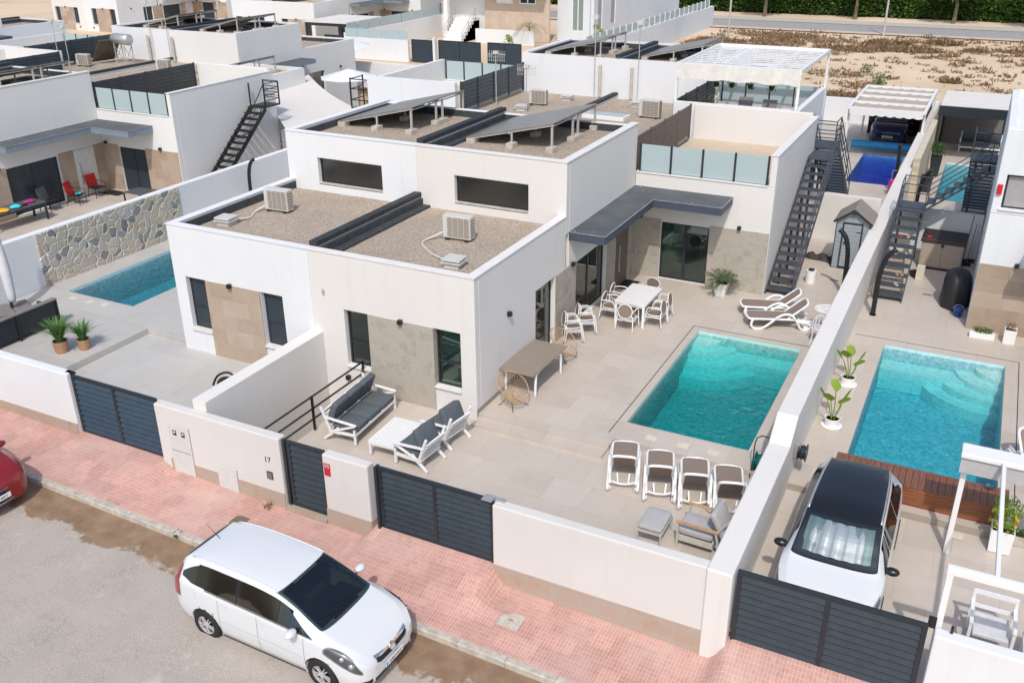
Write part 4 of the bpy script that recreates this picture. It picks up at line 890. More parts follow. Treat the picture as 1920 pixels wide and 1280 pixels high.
# right yard: winding stair in two flights
def stair_right():
    t = thing('outdoor_staircase', 'dark staircase turning at a landing in the right hand yard, with sandals on its steps', 'staircase', (-1.85, 29.8, .15)); mat = 'stair_grey'; W = .86
    n = 10; dy, dz = 4.4, 1.85
    for i in range(n): y = dy*i/n; z = dz*(i+1)/n; MB().box(-W/2+.03, W/2-.03, y, y+.33, z-.04, z).build('tread', mat, t)
    for x in (-W/2+.015, W/2-.015): MB().beam((x, -.02, 0), (x, dy, dz-.05), .03, .2).build('stringer', mat, t)
    MB().box(-W/2, W/2, dy, dy+.85, dz-.06, dz).build('landing', mat, t)
    m = 7; x1 = 2.15; h = 1.5
    for i in range(m): x = W/2+(x1-W/2)*i/m; z = dz+h*(i+1)/m; MB().box(x, x+.28, dy+.05, dy+.8, z-.04, z).build('tread', mat, t)
    for y in (dy+.04, dy+.82): MB().beam((W/2, y, dz-.05), (x1, y, dz+h-.1), .03, .22, up=(0, 1, 0)).build('stringer', mat, t)
    MB().box(x1-.02, x1+.35, dy+.0, dy+.85, dz+h-.06, dz+h).build('landing', mat, t)
    r_ = MB()
    for k in (.3, .6, .9):
        r_.beam((-W/2+.02, .0, .1+k), (-W/2+.02, dy, dz+k), .03); r_.beam((-W/2+.02, dy, dz+k), (-W/2+.02, dy+.85, dz+k), .03); r_.beam((-W/2+.02, dy+.84, dz+k), (W/2, dy+.84, dz+k), .03)
    for k in (.25, .45, .65, .85): r_.beam((W/2, dy+.84, dz+k), (x1, dy+.84, dz+h+k), .03)
    for x, y, z in ((-W/2+.02, .1, .0), (-W/2+.02, dy*.5, dz*.5), (-W/2+.02, dy, dz), (-W/2+.02, dy+.84, dz), (W/2, dy+.84, dz), (W/2-.02, dy, dz), (x1, dy+.84, dz+h)): r_.beam((x, y, z), (x, y, z+.92), .035)
    r_.build('railing', mat, t)
    for x, y, z in ((-W/2+.1, dy+.1, dz), (W/2-.1, dy+.1, dz)): MB().beam((x, y, 0), (x, y, z), .08).build('support_post', mat, t)
stair_right()
stair('dark staircase at the far right seen end on beside the narrow turquoise pool', -.35, .55, 41.4, 36.6, .15, 3.5, 'stair_grey', 'l', .9)
def rail_entry():
    t = thing('railing', 'black metal handrail guarding the sunken stairwell behind the grey sofa', 'railing', (-13.36, 15.5, 0)); m = MB()
    for z in (.3, .58, .9): m.beam((0, -1.95, z), (0, 2.15, z), .035)
    for y in (-1.95, .0, 2.12): m.beam((0, y, -.05), (0, y, .92), .05)
    m.beam((0, -1.95, .9), (-.55, -1.98, .9), .03); m.beam((-.55, -1.98, .9), (-1.0, -1.6, .62), .03); m.beam((-1.0, -1.6, .62), (-1.0, -1.6, .2), .03)
    m.build('rails', 'black_metal', t)
rail_entry()
# ---------- solar showers ----------
def shower(x, y, sx, label, z=.15, mat='black_metal'):
    t = thing('solar_shower', label, 'shower', (x, y, z)); m = MB()
    pts = smooth_pts([(0, 0, 0), (0, 0, .7), (sx*.01, 0, 1.25), (sx*.06, 0, 1.65), (sx*.17, 0, 1.95), (sx*.36, 0, 2.15)]); m.tube(pts, .075, 10); m.build('column', mat, t, smooth=True)
    MB().lathe([(.1, 0), (.1, .025)], (0, 0, 0), 14).build('base', mat, t); MB().lathe([(.05, -.03), (.06, 0)], (sx*.34, 0, 2.06), 10).build('shower_head', 'chrome', t); return t
shower(-2.1, 28.44, 1, 'black curved outdoor shower on the right hand terrace, foot fully visible')
shower(-3.2, 29.7, -1, 'black curved outdoor shower just left of the boundary wall near the grey shed')
shower(-26.85, 28.8, 1, 'black curved outdoor shower against the left boundary wall, above the left gravel roof')
shower(-1.95, 38.6, 1, 'black curved outdoor shower beside the stone faced wall behind the right hand stair')
shower(-3.15, 42.6, -.15, 'black upright outdoor shower by the deep blue pool')
plain('pale_metal', (.50, .49, .44), .45)
# ---------- furniture ----------
def rrect(w_, h, r, n=4):
    pts = []
    for cx, cy, a0 in ((w_/2-r, h/2-r, 0), (-w_/2+r, h/2-r, 90), (-w_/2+r, -h/2+r, 180), (w_/2-r, -h/2+r, 270)):
        for i in range(n+1): a = R(a0+90*i/n); pts.append((cx+r*cos(a), cy+r*sin(a)))
    return pts
def cushion(m, c, d, M=None, r=.05):
    # soft box: rounded rectangle swelling to the middle
    nx = 8; prof = [(0, .0), (.12, .75), (.35, .97), (.5, 1.0), (.65, .97), (.88, .75), (1, 0)]
    rings = []
    for k, (f, s_) in enumerate([(-.5, .9), (-.42, .985), (-.2, 1.), (.2, 1.), (.42, .985), (.5, .9)]):
        rings.append([(c[0]+x*s_, c[1]+y*s_, c[2]+d[2]*f) for x, y in rrect(d[0], d[1], min(d[0], d[1])*.12, 3)])
    n = len(rings[0]); vs = [Vector(v) for r_ in rings for v in r_]
    vs.append(Vector((c[0], c[1], c[2]+d[2]*.56))); vs.append(Vector((c[0], c[1], c[2]-d[2]*.5)))
    if M is not None: vs = [M @ v for v in vs]
    fs = [(i*n+k, i*n+(k+1) % n, (i+1)*n+(k+1) % n, (i+1)*n+k) for i in range(5) for k in range(n)]
    fs += [(5*n+k, 5*n+(k+1) % n, 6*n) for k in range(n)]+[(k, (k+1) % n, 6*n+1) for k in range(n)]
    m.add(vs, fs); return m
TR = Matrix.Translation
def sofa(loc, rz, W, label, name='garden_sofa', cat='sofa', n=3, slat=False):
    # faces +y locally: front at +y
    t = thing(name, label, cat, loc, rz); D = .78; f = MB()
    for x in (-W/2+.03, W/2-.03):
        MB().beam((x, D/2-.03, 0), (x, D/2-.03, .40), .055).build('leg', 'white_paint', t, bevel=.006)
        MB().beam((x, -D/2+.30, .36), (x, -D/2-.12, 0), .055, .06).build('leg', 'white_paint', t, bevel=.006)
    f.box(-W/2, W/2, D/2-.06, D/2, .22, .29); f.box(-W/2, W/2, -D/2+.03, -D/2+.09, .22, .28)
    for x in (-W/2+.03, W/2-.03): f.box(x-.03, x+.03, -D/2+.09, D/2-.06, .22, .28)
    f.build('seat_frame', 'white_paint', t, bevel=.006)
    for sgn in (-1, 1):
        x = sgn*(W/2-.02); m = MB(); m.beam((x, -D/2+.08, .28), (x, -D/2-.14, .86), .05, .06); m.beam((x, D/2-.03, .40), (x, D/2-.03, .24), .055)
        m.beam((x, D/2+.02, .52), (x, -D/2-.06, .60), .075, .035); m.beam((x, D/2+.0, .51), (x, -D/2+.15, .26), .05, .05); m.build('armrest', 'white_paint', t, bevel=.006)
    b = MB(); k = 6
    for i in range(k): g = i/(k-1); b.beam((-W/2+.03, -D/2+.04-.17*g, .34+.36*g), (W/2-.03, -D/2+.04-.17*g, .34+.36*g), .05, .02)
    b.build('back_slats', 'white_paint', t)
    w_ = (W-.1)/n
    for i in range(n):
        x = -W/2+.05+w_*(i+.5)
        c = MB(); cushion(c, (0, 0, 0), (w_-.008, .66, .15), TR((x, .06, .365))); c.build('seat_cushion', 'grey_fabric', t, smooth=True)
        c = MB(); cushion(c, (0, 0, 0), (w_-.012, .56, .16), TR((x, -.27, .70)) @ Matrix.Rotation(R(68), 4, 'X')); c.build('back_cushion', 'grey_fabric', t, smooth=True)
    return t
sofa((-12.45, 16.25, 0), R(-86), 1.95, 'grey three seat garden sofa with white frame beside the stairwell handrail')
a1 = sofa((-10.35, 15.45, 0), R(86), .78, 'grey cushioned garden armchair with white slatted back, the nearer of two to the street gate', 'garden_armchair', 'armchair', 1)
a2 = dup(a1, (-10.30, 16.55, 0), R(82), 'grey cushioned garden armchair with white slatted back, the farther one by the house corner')
t = thing('coffee_table', 'low white slatted coffee table in front of the grey garden sofa', 'table', (-11.15, 15.75, 0), R(2)); m = MB()
for i in range(9): x = -.34+.68*i/8; m.box(x-.038, x+.038, -.6, .6, .355, .38)
m.build('tabletop', 'white_paint', t, bevel=.003); MB().box(-.37, .37, -.61, -.57, .28, .354).box(-.37, .37, .57, .61, .28, .354).box(-.37, -.33, -.57, .57, .28, .354).box(.33, .37, -.57, .57, .28, .354).build('apron', 'white_paint', t)
for x in (-.34, .34):
    for y in (-.575, .575): MB().beam((x, y, 0), (x, y, .28), .06).build('leg', 'white_paint', t, bevel=.005)
def table(loc, rz, W, L, H, label, top, legm, name='dining_table', arch=False, split=True, legw=.07):
    t = thing(name, label, 'table', loc, rz); m = MB()
    if split:
        m.box(-W/2, W/2, -L/2, -.004, H-.03, H).box(-W/2, W/2, .004, L/2, H-.03, H)
    else: m.prism(rrect(W, L, .05), H-.03, H)
    m.build('tabletop', top, t, bevel=.004)
    if arch:
        for x in (-W/2+.06, W/2-.06):
            for y in (-L/2+.42, L/2-.42): pass
            MB().tube(smooth_pts([(x, -L/2+.25, 0), (x, -L/2+.27, H*.7), (x, -L/2+.40, H-.07), (x, 0, H-.055), (x, L/2-.40, H-.07), (x, L/2-.27, H*.7), (x, L/2-.25, 0)], 5), legw/2, 8).build('leg_frame', legm, t, smooth=True)
    else:
        for x in (-W/2+.06, W/2-.06):
            for y in (-L/2+.06, L/2-.06): MB().beam((x, y, 0), (x, y, H-.031), legw).build('leg', legm, t, bevel=.01)
        MB().box(-W/2+.05, W/2-.05, -L/2+.03, -L/2+.06, H-.1, H-.031).box(-W/2+.05, W/2-.05, L/2-.06, L/2-.03, H-.1, H-.031).box(-W/2+.02, -W/2+.05, -L/2+.05, L/2-.05, H-.1, H-.031).box(W/2-.05, W/2-.02, -L/2+.05, L/2-.05, H-.1, H-.031).build('apron', legm, t)
    return t
table((-9.5, 19.85, .15), R(-1.5), .98, 2.0, .74, 'taupe topped folding table against the cream house wall between two rattan chairs', 'taupe_board', 'white_paint', arch=True)
table((-8.52, 25.15, .15), R(0), .98, 1.62, .74, 'white dining table with white legs and six chairs around it on the terrace', 'white_plastic', 'white_plastic', split=False)
# woven egg-shaped chairs
def egg_chair(loc, rz, label):
    t = thing('rattan_chair', label, 'chair', loc, rz); a, b = .42, .47; tilt = R(42)
    M = TR((0, 0, .52)) @ Matrix.Rotation(tilt, 4, 'X')
    rim = [M @ Vector((a*cos(2*pi*i/36), b*sin(2*pi*i/36), .04*cos(4*pi*i/36))) for i in range(36)]
    MB().tube(rim, .014, 6, closed=True).build('rim', 'rattan', t, smooth=True)
    c = Vector((0, -.20, -.27)); low = [M @ (c+Vector((.13*cos(2*pi*i/36), .10*sin(2*pi*i/36), 0))) for i in range(36)]
    MB().tube(low, .01, 5, closed=True).build('hub_ring', 'rattan', t)
    m = MB()
    for i in range(36):
        p, q = rim[i], low[i]; mid = (p+q)/2+(M.to_3x3() @ Vector((0, 0, -.06))); m.tube([p, mid, q], .0055, 4)
    for i in range(8): m.tube([low[i*4], low[(i*4+18) % 36]], .006, 4)
    m.build('cord_seat', 'rattan', t)
    for x, y in ((-.28, -.28), (.28, -.28), (-.26, .26), (.26, .26)):
        MB().tube([low[{(-1, -1): 23, (1, -1): 31, (-1, 1): 13, (1, 1): 5}[(1 if x > 0 else -1, 1 if y > 0 else -1)]], (x, y, 0)], .009, 6).build('leg', 'black_metal', t)
    return t
e1 = egg_chair((-9.42, 18.48, .15), R(72), 'round rattan cord chair at the near end of the taupe table')
e2 = dup(e1, (-9.38, 21.5, .15), R(82), 'round rattan cord chair at the far end of the taupe table, by the glass door')
# white resin armchairs with oval backs
def resin_chair(loc, rz, label, name='resin_armchair'):
    t = thing(name, label, 'chair', loc, rz); wp = 'white_plastic'
    MB().prism(rrect(.44, .44, .17), .40, .425).build('seat', 'taupe_fabric', t)
    MB().tube([(x, y, .41) for x, y in rrect(.47, .47, .18, 5)], .016, 6, closed=True).build('seat_rim', wp, t, smooth=True)
    M = TR((0, -.235, .64)) @ Matrix.Rotation(R(80), 4, 'X'); e = [(.225*cos(2*pi*i/20), .215*sin(2*pi*i/20), 0) for i in range(20)]
    MB().tube([M @ Vector(p) for p in e], .016, 6, closed=True).build('back_rim', wp, t, smooth=True)
    MB().prism([(x*.93, y*.93) for x, y, z in e], -.006, .006, M).build('backrest', 'taupe_fabric', t)
    for sx in (-1, 1):
        MB().tube(smooth_pts([(sx*.27, .27, 0), (sx*.265, .22, .40), (sx*.265, .17, .62), (sx*.265, .06, .665), (sx*.25, -.12, .66), (sx*.215, -.24, .63)], 3), .018, 6).build('armrest', wp, t, smooth=True)
        MB().tube(smooth_pts([(sx*.27, -.30, 0), (sx*.25, -.24, .4), (sx*.2, -.245, .52)], 3), .018, 6).build('leg', wp, t, smooth=True)
        MB().beam((sx*.262, .21, .36), (sx*.25, -.23, .36), .022).build('side_rail', wp, t)
    MB().beam((-.26, .22, .36), (.26, .22, .36), .022).beam((-.25, -.24, .36), (.25, -.24, .36), .022).build('cross_rail', wp, t)
    return t
G1 = 'white resin armchairs round the white dining table'
r1 = resin_chair((-8.5, 24.18, .15), R(0), 'white and taupe armchair at the near end of the white dining table')
r1['group'] = G1
dup(r1, (-9.22, 24.7, .15), R(-90), 'white and taupe armchair on the house side of the dining table, nearest the camera', G1); dup(r1, (-9.25, 25.45, .15), R(-88), 'white and taupe armchair on the house side of the dining table, farther from the camera', G1)
dup(r1, (-7.82, 24.75, .15), R(88), 'white and taupe armchair on the pool side of the dining table, nearest the camera', G1); dup(r1, (-7.84, 25.4, .15), R(92), 'white and taupe armchair on the pool side of the dining table, farther from the camera', G1)
dup(r1, (-8.5, 26.2, .15), R(180), 'white and taupe armchair at the far end of the dining table, half hidden behind it', G1)
G2 = 'spare resin armchairs stacked by the glass door'
for k, (x, y, a, l) in enumerate([(-9.62, 22.75, -35, 'near stack, lower'), (-9.5, 23.45, -38, 'far stack, lower')]):
    c = dup(r1, (x, y, .15), R(a-20), ['nearer one of two stacked pairs of spare white armchairs, bottom chair', 'farther one of two stacked pairs of spare white armchairs, bottom chair'][k], G2)
    dup(r1, (x-.03, y-.06, .22), R(a-20), ['nearer one of two stacked pairs of spare white armchairs, top chair', 'farther one of two stacked pairs of spare white armchairs, top chair'][k], G2)
# sun loungers
def lounger(loc, rz, label, ang, name='sun_lounger'):
    # foot at +y, head at -y; origin below the middle
    t = thing(name, label, 'sun lounger', loc, rz); W = .60; wp = 'white_plastic'; L = 1.9; hy = -.18; zs = .32
    rail = smooth_pts([(-W/2+.06, .93, zs+.01), (-W/2, .84, zs), (-W/2, .3, zs), (-W/2, hy, zs), (-W/2, -.55, zs-.02), (-W/2+.01, -.9, zs-.06)], 3)
    for sx in (-1, 1): MB().tube([(p[0]*-sx, p[1], p[2]) for p in rail], .034, 8).build('side_rail', wp, t, smooth=True)
    MB().tube(smooth_pts([(-W/2+.05, .92, zs), (-.12, .965, zs+.012), (.12, .965, zs+.012), (W/2-.05, .92, zs)], 3), .034, 8).build('foot_bar', wp, t, smooth=True)
    MB().box(-W/2+.02, W/2-.02, hy, .94, zs+.004, zs+.03).build('seat_sling', 'taupe_fabric', t)
    c, s_ = cos(ang), sin(ang); bl = .60 if ang > .8 else .74
    def bp(x, d, h=0): return (x, hy-d*c-h*s_*0, zs+d*s_+h)
    m = MB(); m.tube(smooth_pts([bp(-W/2+.03, 0), bp(-W/2+.03, bl*.5), bp(-W/2+.04, bl*.9), bp(-.15, bl+.02), bp(.15, bl+.02), bp(W/2-.04, bl*.9), bp(W/2-.03, bl*.5), bp(W/2-.03, 0)], 3), .033, 8); m.build('back_frame', wp, t, smooth=True)
    m = MB(); a, b = bp(-W/2+.05, .02), bp(-W/2+.05, bl-.02); nrm = Vector((0, s_, c))*.008
    vs = [Vector(bp(x, d))+k*nrm for k in (-1, 1) for d in (.02, bl-.01) for x in (-W/2+.05, W/2-.05)]
    m.add(vs, [(0, 1, 3, 2), (4, 6, 7, 5), (0, 4, 5, 1), (2, 3, 7, 6), (0, 2, 6, 4), (1, 5, 7, 3)]); m.build('back_sling', 'taupe_fabric', t)
    for sx in (-1, 1):
        x = sx*(W/2+.035)
        MB().tube(smooth_pts([(x-sx*.03, .80, zs-.0), (x, .86, .16), (x, .76, .03), (x, .55, .03), (x, .35, .17), (x, .10, .40), (x, -.12, .50), (x, -.33, .44), (x, -.50, .20), (x, -.60, .04), (x, -.78, .02), (x, -.88, .12), (x, -.80, .22), (x, -.62, .24), (x-sx*.03, -.5, .27)], 3), .036, 8).build('leg_loop', wp, t, smooth=True)
        MB().lathe([(.001, -.02), (.07, -.018), (.07, .018), (.001, .02)], (0, 0, 0), 14, TR((x-sx*.05, -.74, .08)) @ Matrix.Rotation(pi/2, 4, 'Y')).build('wheel', wp, t)
    MB().tube([(-W/2, -.62, .16), (-.1, -.66, .12), (.1, -.66, .12), (W/2, -.62, .16)], .022, 6).build('cross_bar', wp, t); MB().beam((-.12, -.64, .12), (-.14, hy-.35, zs+.0), .03).beam((.12, -.64, .14), (.14, hy-.35, zs), .03).build('prop', wp, t)
    return t
GL = 'sun loungers parked in a row in front of the pool step'
l1 = lounger((-5.87, 16.97, 0), R(18), 'leftmost of four parked sun loungers below the teal pool', R(48)); l1['group'] = GL; l1.scale = (.97, .88, 1)
dup(l1, (-5.03, 16.95, 0), R(18), 'second of four parked sun loungers from the left, below the teal pool', GL); dup(l1, (-4.25, 16.98, 0), R(17), 'third of four parked sun loungers from the left, below the teal pool', GL)
dup(l1, (-3.5, 17.0, 0), R(17), 'rightmost of four parked sun loungers, half hidden by the boundary wall', GL)
l5 = lounger((-4.88, 27.15, .15), R(0), 'sun lounger with raised back nearer to the metal staircase', R(40)); l5.rotation_euler.z = R(108)
dup(l5, (-4.52, 26.38, .15), R(112), 'sun lounger with raised back nearer to the teal pool, in front of the other')
# grey lounge chair, footstool, cardboard by the front wall
t = thing('footstool', 'grey fabric footstool with pale metal legs inside the street wall', 'footstool', (-4.52, 15.12, -.02), R(0))
cushion(MB(), (0, 0, .40), (.50, .72, .08)).build('cushion', 'light_grey_fabric', t, smooth=True)
MB().box(-.26, .26, -.37, .37, .30, .345).build('frame', 'pale_metal', t, bevel=.004)
for x in (-.24, .24):
    for y in (-.35, .35): MB().beam((x, y, 0), (x, y, .30), .035).build('leg', 'pale_metal', t)
t = thing('lounge_chair', 'pale grey cushioned lounge chair with wooden armrests in the corner of the walls', 'armchair', (-3.62, 15.35, -.02), R(-95))
# faces local +y, i.e. towards -x in the world after rotation by 90
t.rotation_euler.z = R(88)
cushion(MB(), (0, .05, .36), (.62, .72, .14)).build('seat_cushion', 'light_grey_fabric', t, smooth=True)
cushion(MB(), (0, 0, 0), (.60, .62, .12), TR((0, -.40, .66)) @ Matrix.Rotation(R(62), 4, 'X')).build('back_cushion', 'light_grey_fabric', t, smooth=True)
m = MB(); m.box(-.35, .35, .36, .40, .16, .28).box(-.35, .35, -.34, -.30, .16, .28); m.box(-.35, -.31, -.30, .36, .16, .28).box(.31, .35, -.30, .36, .16, .28); m.build('frame', 'pale_metal', t)
for sx in (-1, 1):
    MB().beam((sx*.36, .38, 0), (sx*.36, .38, .58), .04).build('leg', 'pale_metal', t); MB().beam((sx*.36, -.52, 0), (sx*.36, -.38, .58), .04).build('leg', 'pale_metal', t); MB().beam((sx*.36, -.38, .56), (sx*.33, -.62, .92), .035).build('back_post', 'pale_metal', t)
    MB().box(sx*.36-.035, sx*.36+.035, -.45, .42, .585, .61).build('armrest', 'wood_arm', t, bevel=.006)
tag(MB().box(-3.9, -3.1, 14.1, 14.75, -.1, -.07).build('cardboard_sheet', 'cardboard'), 'flat brown cardboard lying on the ground in front of the pale lounge chair', 'cardboard')
tag(MB().tube([(-3.95, 14.35, .0), (-3.65, 14.62, .03)], .06, 10).build('paper_roll', 'white_paint'), 'white paper roll lying on the brown cardboard', 'roll')
# pedestal table and chair of white cast metal, half behind the wall
def bistro():
    t = thing('bistro_table', 'round white openwork cast metal table beside the boundary wall', 'table', (-3.22, 26.6, .15)); m = MB(); r_ = .34
    m.tube([(r_*cos(2*pi*i/28), r_*sin(2*pi*i/28), .68) for i in range(28)], .018, 6, closed=True)
    for rr, k in ((.26, 14), (.16, 9)):
        for i in range(k): a = 2*pi*i/k; m.tube([(rr*cos(a)+.05*cos(b), rr*sin(a)+.05*sin(b), .68) for b in [2*pi*j/8 for j in range(8)]], .011, 4, closed=True)
    m.lathe([(.001, .67), (.09, .67), (.09, .69), (.001, .69)], (0, 0, 0), 12); m.build('tabletop', 'white_paint', t)
    MB().lathe([(.05, .05), (.03, .2), (.03, .5), (.06, .67)], (0, 0, 0), 10).build('pedestal', 'white_paint', t)
    for i in range(3): a = 2*pi*i/3+.4; MB().tube(smooth_pts([(0, 0, .18), (.12*cos(a), .12*sin(a), .14), (.28*cos(a), .28*sin(a), 0)], 3), .02, 6).build('leg', 'white_paint', t)
    t = thing('bistro_chair', 'white openwork cast metal chair in front of the round bistro table', 'chair', (-3.3, 25.75, .15), R(20)); m = MB()
    m.tube([(.2*cos(2*pi*i/20), .2*sin(2*pi*i/20), .43) for i in range(20)], .018, 6, closed=True); m.lathe([(.001, .425), (.185, .425), (.185, .44), (.001, .44)], (0, 0, 0), 16); m.build('seat', 'white_paint', t)
    m = MB(); m.tube([(.19*cos(a), -.19+.0*a, .62+.26*sin(a)) for a in [pi*i/14-.2 for i in range(16)]], .016, 6)
    for a in range(7): x = -.15+.05*a; m.tube([(x, -.19, .45), (x+.02*(-1)**a, -.19, .62), (x*.7, -.19, .82)], .009, 4)
    m.build('backrest', 'white_paint', t)
    for x in (-.15, .15):
        for y in (-.15, .15): MB().tube(smooth_pts([(x, y, .43), (x*1.1, y*1.1, .2), (x*1.45, y*1.45, 0)], 3), .015, 6).build('leg', 'white_paint', t)
bistro()
def hose():
    t = thing('hose_reel', 'dark green garden hose reel with handle against the boundary wall by the loungers', 'hose reel', (-3.15, 18.25, .0), R(0))
    MB().lathe([(.001, -.12), (.22, -.12), (.22, -.1), (.16, -.09), (.19, 0), (.16, .09), (.22, .1), (.22, .12), (.001, .12)], (0, 0, 0), 18, TR((0, 0, .35)) @ Matrix.Rotation(pi/2, 4, 'Y')).build('reel', 'teal_plastic', t)
    MB().tube(smooth_pts([(-.16, -.2, 0), (-.16, .0, .35), (-.16, .22, .82), (.16, .22, .82), (.16, 0, .35), (.16, -.2, 0)], 3), .014, 6).build('handle', 'black_metal', t)
hose()
def hose2():
    t = thing('hose_reel', 'grey hose reel mounted on the boundary wall beside the white car with black roof', 'hose reel', (-2.3, 18.4, .0), R(0))
    MB().lathe([(.001, -.09), (.2, -.09), (.2, -.07), (.14, -.06), (.17, 0), (.14, .06), (.2, .07), (.2, .09), (.001, .09)], (0, 0, 0), 18, TR((0, 0, .75)) @ Matrix.Rotation(pi/2, 4, 'Y')).build('reel', 'anthracite', t); MB().lathe([(.13, -.1), (.13, .1)], (0, 0, 0), 14, TR((0.0, 0, .75)) @ Matrix.Rotation(pi/2, 4, 'Y')).build('hose', 'teal_plastic', t)
    MB().box(-.16, -.05, -.08, .08, .62, .95).build('bracket', 'steel', t)
hose2()
# ---------- pots and plants ----------
def pot_plant(loc, label, pot, leaves, name='potted_plant', cat='potted plant', leafmat_='leaf_green', potmat='white_plastic', group=None):
    t = thing(name, label, cat, loc); pot(t, potmat); leaves(t, leafmat_); return t
def square_pot(a, b, h):
    def f(t, m_): MB().add([(x*a, y*a, 0) for x, y in ((-1, -1), (1, -1), (1, 1), (-1, 1))]+[(x*b, y*b, h) for x, y in ((-1, -1), (1, -1), (1, 1), (-1, 1))]+[(x*(b-.02), y*(b-.02), h) for x, y in ((-1, -1), (1, -1), (1, 1), (-1, 1))]+[(x*(b-.03), y*(b-.03), h-.06) for x, y in ((-1, -1), (1, -1), (1, 1), (-1, 1))], [(0, 1, 2, 3)]+[(k*4+i, k*4+(i+1) % 4, (k+1)*4+(i+1) % 4, (k+1)*4+i) for k in range(3) for i in range(4)]).build('pot', m_, t); MB().box(-b+.04, b-.04, -b+.04, b-.04, h-.07, h-.05).build('soil', 'soil', t)
    return f
def round_pot(a, b, h, saucer=False):
    def f(t, m_):
        MB().lathe([(a, 0), (b, h), (b-.02, h), (b-.03, h-.05)], (0, 0, 0), 20).build('pot', m_, t, smooth=False); MB().lathe([(.001, h-.055), (b-.025, h-.05)], (0, 0, 0), 16).build('soil', 'soil', t)
        if saucer: MB().lathe([(a+.08, 0), (a+.1, .03), (a+.08, .03)], (0, 0, 0), 20).build('saucer', m_, t)
    return f
def fronds(n, L, z0, w_=.05, droop=.5, up=.9):
    def f(t, m_):
        m = MB()
        for i in range(n):
            a = 2.4*i+random.uniform(-.2, .2); e = up*random.uniform(.5, 1.3); Lf = L*random.uniform(.7, 1.1); d = Vector((cos(a), sin(a), 0)); P_ = []
            for k in range(7): q = k/6; P_.append(Vector((0, 0, z0))+d*(Lf*q*.75)+Vector((0, 0, Lf*(e*q-droop*q*q*1.2)*.8)))
            side = d.cross(Vector((0, 0, 1)))
            m.tube(P_, [.008*(1-.8*k/6) for k in range(7)], 4)
            for k in range(2, 14):
                q = k/14*6; j = int(q); fr = q-j; p = P_[j].lerp(P_[min(j+1, 6)], fr); tdir = (P_[min(j+1, 6)]-P_[j]).normalized()
                for sg in (-1, 1): m.leaf(p, side*sg+tdir*.9+Vector((0, 0, .1)), L*.30*sin(pi*(k+1)/17)+.03, w_*.5, up=Vector((0, 0, 1)))
        m.build('fronds', m_, t)
    return f
def grass(n, L, z0, r0=.1):
    def f(t, m_):
        m = MB()
        for i in range(n):
            a = random.uniform(0, 2*pi); e = random.uniform(.9, 2.8); Lf = L*random.uniform(.6, 1.1); d = Vector((cos(a), sin(a), 0)); b = d*random.uniform(0, r0); P_ = []
            for k in range(6): q = k/5; P_.append(b+Vector((0, 0, z0))+d*(Lf*q*q*.55/e*1.5)+Vector((0, 0, Lf*(q-.35*q*q/e))))
            m.blade(P_, .018, d.cross(Vector((0, 0, 1))))
        m.build('grass_blades', m_, t)
    return f
def banana(n, H, z0):
    def f(t, m_):
        m = MB(); m2 = MB()
        for i in range(n):
            a = 2*pi*i/n+.5; b = Vector((.05*cos(a), .05*sin(a), z0)); tp = b+Vector((.14*cos(a), .14*sin(a), H*random.uniform(.5, .75))); m2.tube([b, (b+tp)/2+Vector((.02, 0, 0)), tp], .013, 5)
            d = Vector((cos(a)*.45, sin(a)*.45, 1)).normalized(); side = Vector((-sin(a)+.6, cos(a), .2)).normalized(); L = .42
            P_ = [tp+d*L*q-Vector((0, 0, .12*q*q)) for q in (0, .15, .35, .55, .75, .9, 1)]; vs = []
            nn = side.cross(d)
            for q, p in zip((.02, .5, .9, 1, .85, .5, .05), P_): vs += [p-side*.15*q+nn*.04*q, p, p+side*.15*q+nn*.04*q]
            m.add(vs, [(3*k+j, 3*k+j+1, 3*k+j+4, 3*k+j+3) for k in range(6) for j in (0, 1)])
        m.build('leaves', m_, t, smooth=True); m2.build('stems', 'leaf_lime', t)
    return f
def tuft(n, r, z0, L=.06, fruit=False):
    def f(t, m_):
        m = MB()
        for i in range(n):
            a = random.uniform(0, 2*pi); rr = r[0]*math.sqrt(random.random()); p = (rr*cos(a)*r[1], rr*sin(a), z0+random.uniform(0, 1)*r[2]); m.leaf(p, (random.gauss(0, 1), random.gauss(0, 1), .8), L, L*.5)
        m.build('foliage', m_, t)
        if fruit:
            for i in range(12): a = random.uniform(0, 2*pi); MB().ball((.2*cos(a), .2*sin(a), z0+random.uniform(.1, .5)), .035, 8, 5).build('fruit', 'orange_fruit', t, smooth=True)
            MB().tube([(0, 0, z0-.2), (0, 0, z0+.3)], .02, 6).build('trunk', 'bark', t)
    return f
pot_plant((-6.72, 28.0, .15), 'palm in a white tapered square pot beside the sliding door', square_pot(.14, .22, .44), fronds(17, .78, .4), leafmat_='palm_leaf')
pot_plant((-22.4, 15.62, .15), 'tall ornamental grass in a woven pot, the larger of two on the left deck', round_pot(.17, .21, .36), grass(330, .75, .32), leafmat_='leaf_grass', potmat='wicker_pot')
pot_plant((-21.98, 16.05, .15), 'smaller ornamental grass in a woven pot, right of the larger one', round_pot(.15, .18, .32), grass(230, .62, .28), leafmat_='leaf_grass', potmat='wicker_pot')
pot_plant((-2.05, 23.35, .15), 'young banana plant in a white pot by the boundary wall, farther from the street', round_pot(.15, .19, .24, True), banana(5, .85, .2), leafmat_='leaf_lime')
pot_plant((-2.05, 20.95, .15), 'young banana plant in a white pot by the boundary wall, nearer the white car', round_pot(.15, .19, .24, True), banana(5, .85, .2), leafmat_='leaf_lime')
def trough(t, m_): MB().box(-.33, .33, -.11, .11, 0, .17).build('pot', m_, t, bevel=.01)
pot_plant((.95, 28.05, .15), 'low white trough of green plants under the right hand tan tiles', trough, tuft(260, (.12, 2.3, .12), .17), leafmat_='leaf_green')
